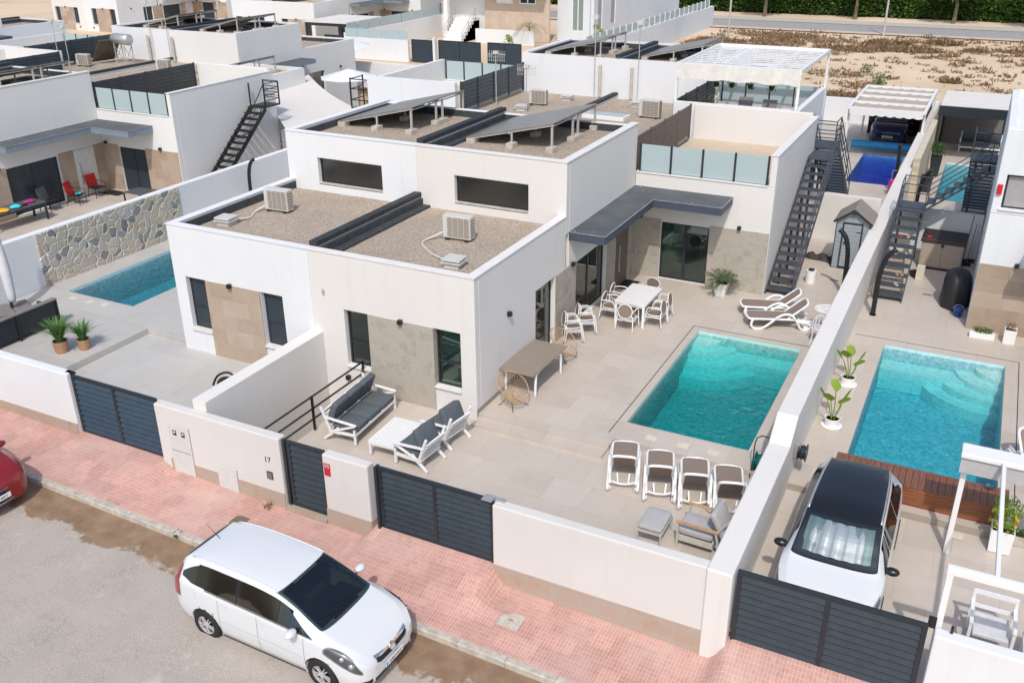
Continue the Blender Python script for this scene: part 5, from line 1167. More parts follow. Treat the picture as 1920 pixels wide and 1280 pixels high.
pot_plant((1.65, 28.05, .15), 'tall white square pot with dark reddish plant at the right edge', square_pot(.15, .16, .42), tuft(90, (.12, 1, .14), .42), leafmat_='dry_weed')
pot_plant((1.72, 17.75, -.0), 'small orange tree in a tall white square pot at the end of the wooden platform', square_pot(.19, .21, .5), tuft(700, (.26, 1, .6), .5, .07, True), leafmat_='leaf_lime')
def spiky(x, y, z, label, n=60, L=.6, m_='leaf_green'): return pot_plant((x, y, z), label, round_pot(.14, .18, .3), grass(n, L, .3, .08), leafmat_=m_)
# ---------- cars ----------
def car(name, label, loc, rz, P, paintm, roofm=None, group=None):
    """front towards +x. P: L, W, stations [(x, zbot, zmid, zbelt, ztop, wl, wb, wr)], wheels (xf, xr, r)"""
    t = thing(name, label, 'car', loc, rz, group); S = P['st']; xf, xr, wr = P['wheels']
    xs = [s_[0] for s_ in S]
    def samp(x):
        if x >= xs[0]: return S[0][1:]
        if x <= xs[-1]: return S[-1][1:]
        for i in range(len(S)-1):
            if S[i][0] >= x >= S[i+1][0]:
                f = (S[i][0]-x)/(S[i][0]-S[i+1][0]); 
                if len(S[i]) and P.get('lin'): pass
                p0 = S[max(i-1, 0)][1:]; p1 = S[i][1:]; p2 = S[i+1][1:]; p3 = S[min(i+2, len(S)-1)][1:]
                out = []
                for a, b, c, d in zip(p0, p1, p2, p3):
                    m1 = (c-a)*.5; m2 = (d-b)*.5
                    if (b-a)*(c-b) <= 0: m1 = 0
                    if (c-b)*(d-c) <= 0: m2 = 0
                    m1 = max(-abs(c-b)*2.5, min(abs(c-b)*2.5, m1)); m2 = max(-abs(c-b)*2.5, min(abs(c-b)*2.5, m2))
                    f2, f3 = f*f, f*f*f; out.append((2*f3-3*f2+1)*b+(f3-2*f2+f)*m1+(-2*f3+3*f2)*c+(f3-f2)*m2)
                return out
    def pt(x, s_, off=0.):
        zb, zm, zt, ztp, wl, wb, wrf = samp(x)
        # s: 0 underside edge .. 1 mid side .. 2 belt .. 3 roof edge .. 4 roof centre
        crown = .0
        if s_ <= 1: f = s_; y = wl*(.93+.07*sin(f*pi/2)); z = zb+(zm-zb)*f
        elif s_ <= 2: f = s_-1; y = wl+(wb-wl)*f*f; z = zm+(zt-zm)*f
        elif s_ <= 3:
            f = s_-2; zr = zt+(ztp-zt)*.90; y = wb+(wrf-wb)*f; z = zt+(zr-zt)*f; 
        else:
            f = s_-3; zr = zt+(ztp-zt)*.90; y = wrf*cos(f*pi/2*.999)**.75; z = zr+(ztp-zr)*sin(f*pi/2)
        return Vector((x, y, z))
    sl = [0, .35, .7, 1, 1.3, 1.6, 1.85, 2, 2.12, 2.35, 2.6, 2.85, 3, 3.12, 3.3, 3.5, 3.75, 4]
    n = 96; X_ = [xs[0]+(xs[-1]-xs[0])*i/n for i in range(n+1)]
    vs = []; k = len(sl)
    for x in X_:
        half = [pt(x, a) for a in sl]; row = half+[Vector((v.x, -v.y, v.z)) for v in half[:-1][::-1]]; vs += row
    m = 2*k-1; fs = []
    for i in range(n):
        for j in range(m): fs.append((i*m+j, i*m+(j+1) % m, (i+1)*m+(j+1) % m, (i+1)*m+j))
    fs.append(tuple(range(m))[::-1]); fs.append(tuple(n*m+j for j in range(m)))
    b = MB(); b.add(vs, fs); body = b.build('body', paintm, t)
    # real wheel arches
    c = MB()
    for xw in (xf, xr): c.lathe([(wr+.045, -1.3), (wr+.045, 1.3)], (0, 0, 0), 32, TR((xw, 0, wr)) @ Matrix.Rotation(pi/2, 4, 'X'))
    cut = c.build('cutter', 'rubber'); cut.parent = t
    bo = body.modifiers.new('b', 'BOOLEAN'); bo.operation = 'DIFFERENCE'; bo.object = cut; bo.solver = 'EXACT'
    dg = bpy.context.evaluated_depsgraph_get(); me = bpy.data.meshes.new_from_object(body.evaluated_get(dg)); body.modifiers.clear(); body.data = me; bpy.data.objects.remove(cut)
    me.polygons.foreach_set('use_smooth', [len(p.vertices) == 4 for p in me.polygons])
    # open the body under the glass so that the cabin shows through
    bm = bmesh.new(); bm.from_mesh(me); kill = []; GW = P['glass']
    for f in bm.faces:
        if len(f.verts) != 4: continue
        c_ = f.calc_center_median(); zb, zm, zt, ztp, wl, wb, wrf = samp(c_.x); h_ = max((ztp-zt)*.90, .001); q = (c_.z-zt)/h_; g_ = min(1, abs(c_.y)/max(wrf, .01))
        if q > .985 and g_ < .93 and GW['ws'][1]+.06 < c_.x-P['bow']*(1-g_*g_) < GW['ws'][0]-.05: kill.append(f)
        elif .16 < q < .80 and abs(c_.y) > wrf*.97 and any(b_+.04 < c_.x < a_-.04 for a_, b_ in GW['side']): kill.append(f)
    bmesh.ops.delete(bm, geom=kill, context='FACES'); bm.to_mesh(me); bm.free()
    W = P['W']
    MB().box(xr-.35, xf+.35, -W/2+.22, W/2-.22, .2, .55).build('underbody', 'rubber', t)
    def patch(nm, x0, x1, s0, s1, mat, off=.006, sides=(1, -1), par=None, nx=22, ns=8, top=False, rnd=0.0):
        for sg in sides:
            q = MB(); G = []
            for i in range(nx+1):
                row = []
                for j in range(ns+1):
                    fx = i/nx; fy = j/ns; x = (x0(fy) if callable(x0) else x0)+((x1(fy) if callable(x1) else x1)-(x0(fy) if callable(x0) else x0))*fx
                    sa = s0(fx) if callable(s0) else s0; sb = s1(fx) if callable(s1) else s1; a = sa+(sb-sa)*fy
                    p = pt(x, a); e = .004; du = pt(x+e, a)-pt(x-e, a); dv = pt(x, min(a+e, 3.999))-pt(x, a-e); nn = du.cross(dv)
                    if nn.length > 0: nn.normalize()
                    cpt = Vector((x, 0, .7)); 
                    if nn.dot(p-cpt) < 0: nn = -nn
                    p = p+nn*off; row.append(Vector((p.x, p.y*sg, p.z)))
                G.append(row)
            q.grid(G); o = q.build(nm, mat, par or t, smooth=True)
        return o
    def full(nm, x0, x1, s0, mat, off=.006, nx=14):
        G = []
        q = MB()
        for i in range(nx+1):
            row = []
            for j in range(21):
                g = -1+2*j/20; a = s0+(4-s0)*(1-abs(g)); sg = 1 if g < 0 else -1; f = i/nx; x = x0+(x1-x0)*f+P.get('bow', .0)*(1-g*g)
                p = pt(x, a); e = .01; sl_ = (pt(x+e, 4).z-pt(x-e, 4).z)/(2*e); nn = Vector((-sl_, 0, 1)).normalized(); p = Vector((p.x, p.y*sg, p.z))+nn*off; row.append(p)
            G.append(row)
        q.grid(G); return q.build(nm, mat, t, smooth=True)
    P['deco'](t, patch, full, pt, TR)
    # wheels
    yw = W/2-.10
    for xw in (xf, xr):
        for sg in (1, -1):
            wt = MB().lathe([(wr*.62, -.10), (wr*.9, -.105), (wr, -.075), (wr, .075), (wr*.9, .105), (wr*.62, .10)], (0, 0, 0), 30, TR((xw, sg*yw, wr)) @ Matrix.Rotation(sg*pi/2, 4, 'X'), ring=True).build('wheel', 'rubber', t, smooth=True)
            r_ = MB(); Mx = TR((xw, sg*(yw+.065), wr)) @ Matrix.Rotation(-sg*pi/2, 4, 'X')
            r_.lathe([(wr*.58, -.03), (wr*.66, .0), (wr*.66, .035), (wr*.61, .03)], (0, 0, 0), 30, Mx, ring=True); r_.lathe([(.001, .03), (.055, .03), (.06, 0)], (0, 0, 0), 12, Mx)
            for a in range(10):
                an = 2*pi*a/10+(.12 if a % 2 else -.12); r_.beam(Mx @ Vector((.04*cos(an), .04*sin(an), .015)), Mx @ Vector((wr*.62*cos(an-.0), wr*.62*sin(an), .012)), .028, .02)
            r_.build('rim', 'alloy', wt)
            MB().lathe([(.001, -.02), (wr*.6, -.02)], (0, 0, 0), 24, Mx).build('brake_disc', 'rubber', wt)
    return t
def mirror(t, x, y, z, mat, s_=1.0, sgx=1):
    for sg in (1, -1):
        o = MB().ball((0, 0, 0), 1, 12, 8).build('wing_mirror', mat, t, smooth=True); o.location = (x, sg*y, z); o.scale = (.09*s_, .13*s_, .075*s_)
        MB().beam((0, -sg*1.3, -.5), (0, 0, -.4), .25, .4).build('mirror_arm', 'rubber', o)
# stations: x, zbot, zmid, zbelt, ztop, w_low, w_belt, w_roof   (front -> rear)
MPV = dict(L=4.47, W=1.80, wheels=(1.335, -1.368, .32), bow=.10, glass=dict(ws=(1.26, .27), side=[(.72, .42), (.39, -.52), (-.56, -1.28), (-1.32, -1.58)]), st=[
 (2.235, .30, .42, .56, .60, .50, .52, .40), (2.20, .22, .45, .66, .70, .66, .66, .50), (2.05, .19, .50, .80, .84, .82, .76, .60), (1.85, .18, .52, .90, .96, .88, .83, .68), (1.60, .18, .54, .96, 1.03, .90, .86, .71),
 (1.33, .18, .55, 1.00, 1.11, .90, .875, .71), (1.08, .18, .56, 1.01, 1.23, .90, .88, .70), (.73, .18, .56, 1.02, 1.42, .90, .885, .67), (.32, .18, .57, 1.03, 1.58, .90, .885, .65), (-.20, .18, .57, 1.05, 1.645, .90, .885, .64), (-.95, .18, .58, 1.07, 1.655, .90, .88, .635), (-1.5, .19, .58, 1.09, 1.625, .895, .87, .62),
 (-1.90, .22, .58, 1.11, 1.55, .87, .84, .60), (-2.05, .26, .58, 1.10, 1.40, .84, .80, .56), (-2.18, .30, .58, 1.02, 1.12, .78, .74, .55), (-2.235, .36, .56, .80, .86, .70, .68, .50)])
def deco_mpv(t, patch, full, pt, TR):
    full('windscreen', 1.26, .27, 3.0, 'windscreen_glass', .008)
    full('rear_window', -1.93, -2.10, 3.0, 'car_glass', .006)
    # side glass: one long arc split by dark pillars
    patch('side_window', 1.18, .42, lambda f: 2.10, lambda f: 2.14+.72*min(1, f*1.25)**.9, 'car_glass')
    patch('side_window', .39, -.52, lambda f: 2.10, lambda f: 2.86, 'car_glass')
    patch('side_window', -.56, -1.28, 2.10, 2.86, 'car_glass')
    patch('side_window', -1.32, -1.90, lambda f: 2.12+.30*max(0, f-.55), lambda f: 2.86-.42*f*f, 'car_glass')
    patch('pillar', .42, .39, 2.10, 2.86, 'black_metal', .007, nx=2); patch('pillar', -.52, -.56, 2.10, 2.86, 'black_metal', .007, nx=2); patch('pillar', -1.28, -1.32, 2.10, 2.86, 'black_metal', .007, nx=2)
    patch('window_trim', 1.2, -1.30, 2.065, 2.09, 'black_metal', .008, ns=2, nx=40)
    patch('bump_strip', .9, -.95, .93, 1.03, 'car_white', .016, ns=2, nx=30)
    for x in (1.0, -.05, -.98): patch('door_gap', x, x-.010, .2, 2.06, 'skirting', .0035, nx=1, ns=12)
    patch('sill_trim', .95, -1.0, .02, .12, 'rubber', .01, ns=2, nx=20)
    for x in (.12, -.78): patch('door_handle', x, x-.17, 1.78, 1.84, 'car_white', .03, nx=6, ns=2)
    for sg in (1, -1):
        MB().tube([Vector((p.x, sg*(p.y-.01), p.z+.025)) for p in [pt(.32-2.05*i/16, 3.05) for i in range(17)]], .016, 6).build('roof_rail', 'car_white', t, smooth=True)
    hl0 = lambda f: 1.28+.38*f; hl1 = lambda f: 1.28+.38*f+.86*max(0., sin(pi*min(1, max(0, f*.90+.06))))**.75
    patch('headlight', 2.13, 1.42, hl0, hl1, 'lamp_glass', .016, nx=24, ns=8); patch('headlight_bowl', 2.12, 1.44, lambda f: hl0(f)+.03, lambda f: hl1(f)-.03, 'bowl_grey', .005, nx=24, ns=8)
    for sg in (1, -1):
        for xx, aa, rr in ((1.97, 1.72, .062), (1.80, 1.86, .055)):
            p_ = pt(xx, aa); MB().ball((p_.x, sg*p_.y, p_.z-.01), rr, 12, 8).build('reflector', 'chrome', t, smooth=True)
    patch('tail_light', -1.96, -2.16, 1.35, 2.75, 'tail_red', .012, nx=6, ns=14)
    sx_ = lambda y, z: surfx(pt, y, z, 2.235)
    def fas(nm, y1, z0, z1, mat, off, ny=12, nz=3, zf=None):
        G = []
        for i in range(ny+1):
            y = -y1+2*y1*i/ny; row = []
            for j in range(nz+1):
                z = z0+(z1-z0)*j/nz+(zf(y) if zf else 0); row.append(Vector((sx_(y, z)+off, y, z+off*.3)))
            G.append(row)
        return MB().grid(G).build(nm, mat, t, smooth=True)
    up = lambda y: .05*(abs(y)/.45)**2
    fas('grille', .44, .555, .66, 'rubber', .012, zf=up); fas('grille_bar', .46, .655, .70, 'chrome', .022, zf=up); fas('air_intake', .52, .26, .34, 'rubber', .012)
    for sg in (1, -1):
        G = [[Vector((sx_(sg*y, z)+.012, sg*y, z)) for z in (.30, .34, .38)] for y in (.58, .63, .68, .73, .78)]; MB().grid(G).build('fog_recess', 'rubber', t, smooth=True)
    xe = sx_(0, .66)+.03; Me = TR((xe, 0, .655)) @ Matrix.Rotation(R(60), 4, 'Y')
    em = MB().tube([Me @ Vector((.07*cos(a), .07*sin(a), 0)) for a in [2*pi*i/20 for i in range(20)]], .011, 6, closed=True).lathe([(.001, 0), (.055, 0), (.055, -.02), (.001, -.02)], (0, 0, 0), 16, Me)
    em.tube([Me @ Vector(v) for v in ((0, -.07, .01), (.012, 0, .012), (-.012, 0, .012), (0, .07, .01))], .007, 5); em.build('emblem', 'chrome', t)
    pl = MB().box(2.262, 2.275, -.26, .26, .37, .48).build('number_plate', 'white_paint', t, bevel=.003); MB().box(2.276, 2.278, -.258, -.215, .372, .478).build('plate_band', 'cover_blue', pl)
    text3('0707 FVV', 'plate_text', .088, 'black_metal', pl, (2.277, .02, .395), (pi/2, 0, pi/2), .001)
    mirror(t, .84, 1.0, 1.12, 'car_white')
    MB().tube([(-1.62, 0, 1.585), (-1.95, .0, 1.84)], [.008, .003], 5).build('antenna', 'black_metal', t); 
    for y0, y1 in ((.55, -.15), (-.05, -.6)): MB().tube([pt_(1.27, y0, pt), pt_(1.18, (y0+y1)/2, pt), pt_(1.10, y1, pt)], .010, 5).build('wiper', 'black_metal', t)
    patch('fuel_flap', -1.55, -1.72, 1.55, 1.85, 'car_white', .004, sides=(-1,), nx=4, ns=4)
    # cabin seen through the glass
    MB().box(-1.7, 1.1, -.72, .72, .55, .75).build('cabin_floor', 'rubber', t)
    for x, y in ((.15, .36), (.15, -.36), (-.95, .36), (-.95, -.36)): MB().box(x-.28, x+.2, y-.23, y+.23, .7, .9).box(x-.34, x-.2, y-.22, y+.22, .85, 1.32).build('seat', 'taupe_dark', t, bevel=.04)
    MB().box(.6, 1.12, -.68, .68, .88, 1.0).build('dashboard', 'anthracite', t, bevel=.05)
def surfx(pt, y, z, x0):
    x = x0
    while x > x0-1.2:
        prof = [pt(x, a/8) for a in range(0, 33)]; ok = False
        for p, q in zip(prof, prof[1:]):
            if (p.z-z)*(q.z-z) <= 0 and abs(q.z-p.z) > 1e-6:
                yy = p.y+(q.y-p.y)*(z-p.z)/(q.z-p.z)
                if yy >= abs(y): ok = True
        if ok: return x
        x -= .01
    return x
def pt_(x, y, pt):
    for i in range(60):
        a = 3+i/60; p = pt(x, a)
        if p.y <= abs(y): break
    return Vector((x, y, p.z+.022))
MPV['deco'] = deco_mpv
plain('bowl_grey', (.20, .21, .21), .35, .5)
paint('tail_red', (.30, .01, .02)); 
car('white_mpv', 'white people carrier parked at the kerb in the foreground', (-9.92, 10.36, -.845), R(-1.2), MPV, 'car_white')
# compact SUV used three times with different colours
def suvst(k=1.0):
    return [(2.12, .34, .48, .66, .70, .56, .56, .42), (2.05, .25, .55, .80, .86, .74, .70, .55), (1.88, .22, .60, .92, .98, .86, .80, .66), (1.6, .22, .64, .98, 1.05, .90, .86, .72), (1.32, .22, .66, 1.01, 1.11, .90, .88, .74), (1.10, .22, .66, 1.03, 1.24, .90, .88, .72),
     (.75, .22, .66, 1.05, 1.46, .90, .88, .68), (.42, .22, .66, 1.06, 1.60, .90, .88, .66), (-.1, .22, .66, 1.08, 1.655, .90, .88, .65), (-1.0, .22, .66, 1.10, 1.64, .90, .87, .62), (-1.5, .23, .66, 1.12, 1.58, .89, .85, .58), (-1.85, .28, .66, 1.13, 1.40, .86, .81, .56), (-2.02, .34, .66, 1.05, 1.15, .80, .76, .54), (-2.12, .42, .62, .82, .88, .70, .68, .5)]
P_bow = .10
def deco_suv(roofm, shade=False, plate=None, front=True):
    def f(t, patch, full, pt, TR):
        full('windscreen', 1.20, .44, 2.98, 'clear_glass' if shade else 'car_glass', .026 if shade else .010)
        if shade: full('windscreen_band', 1.22, .40, 2.95, 'black_metal', .006); full('rear_window', -1.72, -1.98, 3.0, 'car_glass')
        if roofm: full('roof_panel', .46, -1.75, 3.02, roofm, .012, nx=24)
        patch('side_window', 1.12, .50, 2.10, lambda q: 2.14+.72*min(1, q*1.25)**.9, 'car_glass'); patch('side_window', .46, -.55, 2.10, 2.86, 'car_glass'); patch('side_window', -.59, -1.62, 2.12, lambda q: 2.86-.5*q*q, 'car_glass')
        patch('door_gap', .98, .97, .2, 2.06, 'skirting', .0035, nx=1, ns=12); patch('door_gap', -.35, -.36, .2, 2.06, 'skirting', .0035, nx=1, ns=12); patch('sill_trim', 1.0, -1.0, .02, .3, 'rubber', .012, ns=3, nx=20)
        for x in (.05, -.95): patch('door_handle', x, x-.17, 1.78, 1.84, 'chrome', .03, nx=6, ns=2)
        for sg in (1, -1): MB().tube([Vector((p.x, sg*(p.y-.02), p.z+.03)) for p in [pt(.42-2.0*i/14, 3.1) for i in range(15)]], .016, 6).build('roof_rail', 'steel', t, smooth=True)
        patch('headlight', 2.0, 1.62, lambda q: 1.5+.25*q, lambda q: 2.1, 'lamp_glass', .012, nx=12, ns=6); patch('headlight_bowl', 1.98, 1.68, lambda q: 1.55+.25*q, 2.05, 'alloy', .005, nx=12, ns=6)
        patch('tail_light', -1.92, -2.06, 1.3, 2.3, 'tail_red', .012, nx=5, ns=10)
        o = MB(); y_ = [-.45+.9*i/10 for i in range(11)]; vs = []
        for y in y_: vs += [(2.15-.16*(abs(y)/.6)**2.2, y, .38), (2.13-.16*(abs(y)/.6)**2.2, y, .66)]
        o.add(vs, [(2*i, 2*i+1, 2*i+3, 2*i+2) for i in range(10)]).build('grille', 'black_metal', t)
        MB().tube([Vector(v)+Vector((.01, 0, 0)) for v in vs[1::2]]+[Vector(v)+Vector((.01, 0, 0)) for v in vs[0::2][::-1]], .012, 5, closed=True).build('grille_trim', 'chrome', t)
        if plate:
            pl = MB().box(2.155, 2.175, -.26, .26, .46, .57).build('number_plate', 'white_paint', t); text3(plate, 'plate_text', .088, 'black_metal', pl, (2.177, 0, .485), (pi/2, 0, pi/2), .001)
        mirror(t, 1.0, .96, 1.08, 'car_black' if roofm else 'car_red' if not shade else 'car_black')
        if shade:
            q = MB(); G = []
            for i in range(23):
                y = -.60+1.2*i/22; row = []
                for j in range(9):
                    x = 1.14-.60*j/8+P_bow*(1-(y/.7)**2); z = pt(1.14-.60*j/8, 4).z-.02*abs(y)**2-.015+.010*((i//2) % 2)
                    row.append(Vector((x, y*(1-.06*j/8), z)))
                G.append(row)
            q.grid(G).build('sun_shade', 'foil', t)
    return f
glassy('clear_glass', (.72, .82, .80), .07)
t_ = NT('foil'); t_.base((.50, .56, .56), .3, .7); t_.bump(t_.noise(t_.pos(), 5, 2), .25, .02); plain('slab_dark', (.06, .06, .06), .8)
car('white_suv', 'white car with black roof and silver sunshade parked behind the lower right gate', (-1.02, 15.62, -.05), R(-90), dict(L=4.25, W=1.82, wheels=(1.25, -1.3, .33), glass=dict(ws=(1.20, .44), side=[(.85, .50), (.46, -.55), (-.59, -1.3)]), bow=.10, st=suvst(), deco=deco_suv('car_black', True)), 'car_white')
car('red_car', 'dark red car at the left edge of the street, only its front corner in view', (-19.98, 10.22, -.62), R(-2), dict(L=4.25, W=1.8, wheels=(1.25, -1.3, .33), glass=dict(ws=(1.20, .44), side=[(.85, .50), (.46, -.55), (-.59, -1.3)]), bow=.1, st=suvst(), deco=deco_suv(None, False, '6174 KKT')), 'car_red')
car('blue_car', 'dark blue car in the shade under the carport behind the deep blue pool', (-4.55, 53.7, .15), R(-90), dict(L=4.25, W=1.8, wheels=(1.25, -1.3, .33), glass=dict(ws=(1.20, .44), side=[(.85, .50), (.46, -.55), (-.59, -1.3)]), bow=.1, st=suvst(), deco=deco_suv('car_black', False, '6201 LFW')), 'car_blue')
# ---------- left plot ----------
def umbrella_base():
    t = thing('cantilever_parasol', 'closed white cantilever parasol on a dark four slab base at the left edge', 'parasol', (-26.3, 17.0, .15), R(-25))
    for x in (-.26, .26):
        for y in (-.26, .26): MB().box(x-.25, x+.25, y-.25, y+.25, .06, .12).build('base_slab', 'slab_grey', t, bevel=.01)
    MB().box(-.55, .55, -.55, .55, .0, .055).build('base_frame', 'anthracite', t, bevel=.008)
    MB().tube([(0, 0, .12), (0, 0, .35), (-.25, 0, 2.5)], .05, 10).build('pole', 'anthracite', t)
    MB().tube(smooth_pts([(.08, .05, .35), (.06, .05, .8), (.0, .05, 1.5), (-.1, .04, 2.2), (-.22, .02, 2.9)], 3), [.09, .12, .13, .14, .15, .16, .16, .15, .14, .13, .12, .1, .06][:13], 12).build('canopy_sleeve', 'light_cloth', t, smooth=True)
plain('slab_grey', (.20, .185, .175), .8); plain('light_cloth', (.60, .60, .62), .9)
umbrella_base()
t = thing('garden_sofa', 'dark rattan garden sofa with high grey back seen from behind on the left deck', 'sofa', (-23.9, 15.6, .15), R(-90))
m = MB(); m.box(-1.4, 1.4, -.30, -.22, .12, .78); m.build('back_panel', 'dark_brown', t, bevel=.01)
m = MB()
for i in range(8): m.box(-1.41, 1.41, -.222, -.205, .14+.08*i, .19+.08*i)
m.build('back_slats', 'anthracite', t)
for x in (-1.36, 0, 1.36): MB().beam((x, -.19, 0), (x, -.19, .78), .05).build('leg', 'black_metal', t)
MB().box(-1.4, 1.4, -1.05, -.31, .12, .36).build('seat_base', 'dark_brown', t, bevel=.01); c = MB(); cushion(c, (0, -.68, .44), (2.7, .7, .14)); c.build('seat_cushion', 'light_grey_fabric', t, smooth=True)
MB().box(-1.42, 1.42, -.36, -.18, .78, .84).build('back_rest_top', 'slab_grey', t, bevel=.02)
for x in (-1.4, 1.33): MB().box(x, x+.07, -1.05, -.31, .36, .6).build('arm', 'dark_brown', t)
t = thing('folded_buggy', 'black folded object with curved handle lying on the left driveway', 'buggy', (-16.9, 16.2, 0)); MB().tube(smooth_pts([(-.3, -.1, .05), (-.2, 0, .3), (.05, .1, .42), (.3, .1, .35), (.4, .05, .1)], 3), .03, 7).build('handle', 'black_metal', t); MB().ball((.05, 0, .16), .22, 12, 8, (1, 1, .7)).build('bag', 'rubber', t, smooth=True)
# ---------- neighbour terrace at upper left ----------
t = thing('garden_table', 'dark metal garden table covered with colourful swimming things', 'table', (-34.0, 23.0, .15), R(-3))
plain('slate_top', (.10, .11, .115), .4)
MB().box(-.48, .48, -1.2, 1.2, .70, .74).build('tabletop', 'slate_top', t, bevel=.005)
for x in (-.43, .43):
    for y in (-1.14, 1.14): MB().beam((x, y, 0), (x, y, .70), .07).build('leg', 'anthracite', t)
MB().box(-.45, .45, -1.17, -1.13, .62, .70).box(-.45, .45, 1.13, 1.17, .62, .70).box(-.45, -.41, -1.1, 1.1, .62, .70).box(.41, .45, -1.1, 1.1, .62, .70).build('apron', 'anthracite', t)
def lump(x, y, z, r, sq, mat, label, name, cat, seed=1):
    random.seed(seed); m = MB(); m.lathe([(max(.001, r*sin(pi*i/8)*random.uniform(.85, 1.1)), r*sq*(1-cos(pi*i/8))*.5) for i in range(9)], (0, 0, 0), 14)
    m.v = [Vector((v[0]*(1+.25*sin(3*math.atan2(v[1], v[0]))), v[1]*1.3, v[2])) for v in m.v]
    o = m.build(name, mat, smooth=True, loc=(x, y, z)); return tag(o, label, cat)
lump(-33.8, 22.35, .89, .28, .4, 'yellow_cloth', 'bright yellow life vest lying on the dark garden table', 'life_vest', 'life vest'); lump(-33.72, 22.95, .89, .18, .9, 'cyan_cloth', 'turquoise cloth bundle on the dark garden table', 'cloth_bundle', 'cloth', 3)
lump(-33.95, 23.75, .89, .16, .7, 'pink_plastic', 'crimson bag on the far end of the dark garden table', 'bag', 'bag', 5); lump(-33.72, 23.35, .89, .11, .7, 'rubber', 'small black bundle between the turquoise and crimson things', 'bundle', 'bundle', 6)
def patio_chair(loc, rz, label, backm, grp=None):
    t = thing('garden_chair', label, 'chair', loc, rz)
    MB().box(-.25, .25, -.24, .24, .40, .43).build('seat', 'rubber', t); M = TR((0, -.24, .42)) @ Matrix.Rotation(R(-12), 4, 'X').inverted()
    m = MB(); m.add([(-.25, -.24, .43), (.25, -.24, .43), (.25, -.38, .95), (-.25, -.38, .95), (-.25, -.27, .43), (.25, -.27, .43), (.25, -.41, .95), (-.25, -.41, .95)], [(0, 1, 2, 3), (7, 6, 5, 4), (0, 4, 5, 1), (1, 5, 6, 2), (2, 6, 7, 3), (3, 7, 4, 0)]); m.build('backrest', backm, t)
    for sx in (-.27, .27):
        MB().tube([(sx, .24, 0), (sx, .22, .62), (sx, -.32, .64)], .016, 6).build('armrest', 'rubber', t); MB().tube([(sx, -.34, 0), (sx, -.22, .42)], .016, 6).build('leg', 'rubber', t)
    return t
p1 = patio_chair((-34.15, 26.15, .15), R(-70), 'garden chair draped in red beside the black shutter, nearer the garden table', 'red_fabric')
p2 = dup(p1, (-34.3, 27.35, .15), R(-95), 'garden chair with red back nearest the white front door at upper left')
patio_chair((-34.4, 25.0, .15), R(-80), 'dark grey garden chair at the end of the colourful table', 'slate_top')
lump(-34.1, 26.2, .59, .12, .5, 'cyan_cloth', 'small blue and yellow snorkel set on the red draped chair', 'snorkel_set', 'snorkel set', 8)
tag(MB().box(-34.7, -33.6, 27.75, 28.35, .151, .165).build('door_mat', 'rubber'), 'dark doormat in front of the stone corner at upper left', 'mat')
t = thing('glass_table', 'small dark glass topped table near the patio wall at upper left', 'table', (-32.0, 27.6, .15)); MB().box(-.55, .55, -.45, .45, .44, .46).build('tabletop', 'slate_top', t)
for x in (-.5, .5):
    for y in (-.4, .4): MB().beam((x, y, 0), (x, y, .44), .05).build('leg', 'black_metal', t)
t = thing('garden_bench', 'white cushioned bench with papers behind the left boundary wall', 'bench', (-28.9, 32.9, .15)); MB().box(-.5, .5, -.3, .3, .1, .5).build('base', 'white_paint', t, bevel=.02); MB().box(-.5, .5, .22, .34, .5, .9).build('backrest', 'light_cloth', t, bevel=.02)
# shade sail with its poles, parasol, plants beyond
def sail():
    A = [Vector((-35.2, 43.6, 2.95)), Vector((-26.7, 36.3, 3.0)), Vector((-27.8, 32.7, 2.35)), Vector((-33.75, 37.4, 2.75))]
    t = thing('shade_sail', 'large cream shade sail stretched behind the left white house roof', 'shade sail', (-30, 38, 0)); n = 12; G = []
    for i in range(n+1):
        row = []
        for j in range(n+1):
            u, v = i/n, j/n; pin = .12; uu = u+(0.5-u)*pin*sin(pi*v); vv = v+(.5-v)*pin*sin(pi*u)
            p = A[0]*(1-uu)*(1-vv)+A[1]*uu*(1-vv)+A[2]*uu*vv+A[3]*(1-uu)*vv; p.z -= .35*sin(pi*u)*sin(pi*v)*.6; row.append(p-Vector((-30, 38, 0)))
        G.append(row)
    MB().grid(G).build('sail_cloth', 'sail_cloth', t, smooth=True)
    for a in A[1:]: p = a-Vector((-30, 38, 0)); MB().tube([(p.x, p.y, .15), p], .04, 8).build('pole', 'anthracite', t)
sail()
def parasol(x, y, h, r, label):
    t = thing('parasol', label, 'parasol', (x, y, .15))
    m = MB(); n = 8; vs = [Vector((r*cos(2*pi*i/n+.3), r*sin(2*pi*i/n+.3), h-.5)) for i in range(n)]+[Vector((0, 0, h))]; m.add(vs, [(i, (i+1) % n, n) for i in range(n)]); m.build('canopy', 'white_paint', t)
    MB().tube([(0, 0, 0), (0, 0, h)], .025, 8).build('pole', 'galvanised', t); MB().lathe([(.3, 0), (.3, .06), (.05, .1)], (0, 0, 0), 14).build('base', 'concrete', t)
    for i in range(n): MB().tube([vs[i], (0, 0, h-.02)], .008, 4).build('rib', 'galvanised', t)
parasol(-34.3, 46.2, 2.8, 1.75, 'open white parasol behind the cream shade sail'); parasol(-41.5, 56.0, 3.0, 1.8, 'white parasol at the end of the far pavement behind the grey wall')
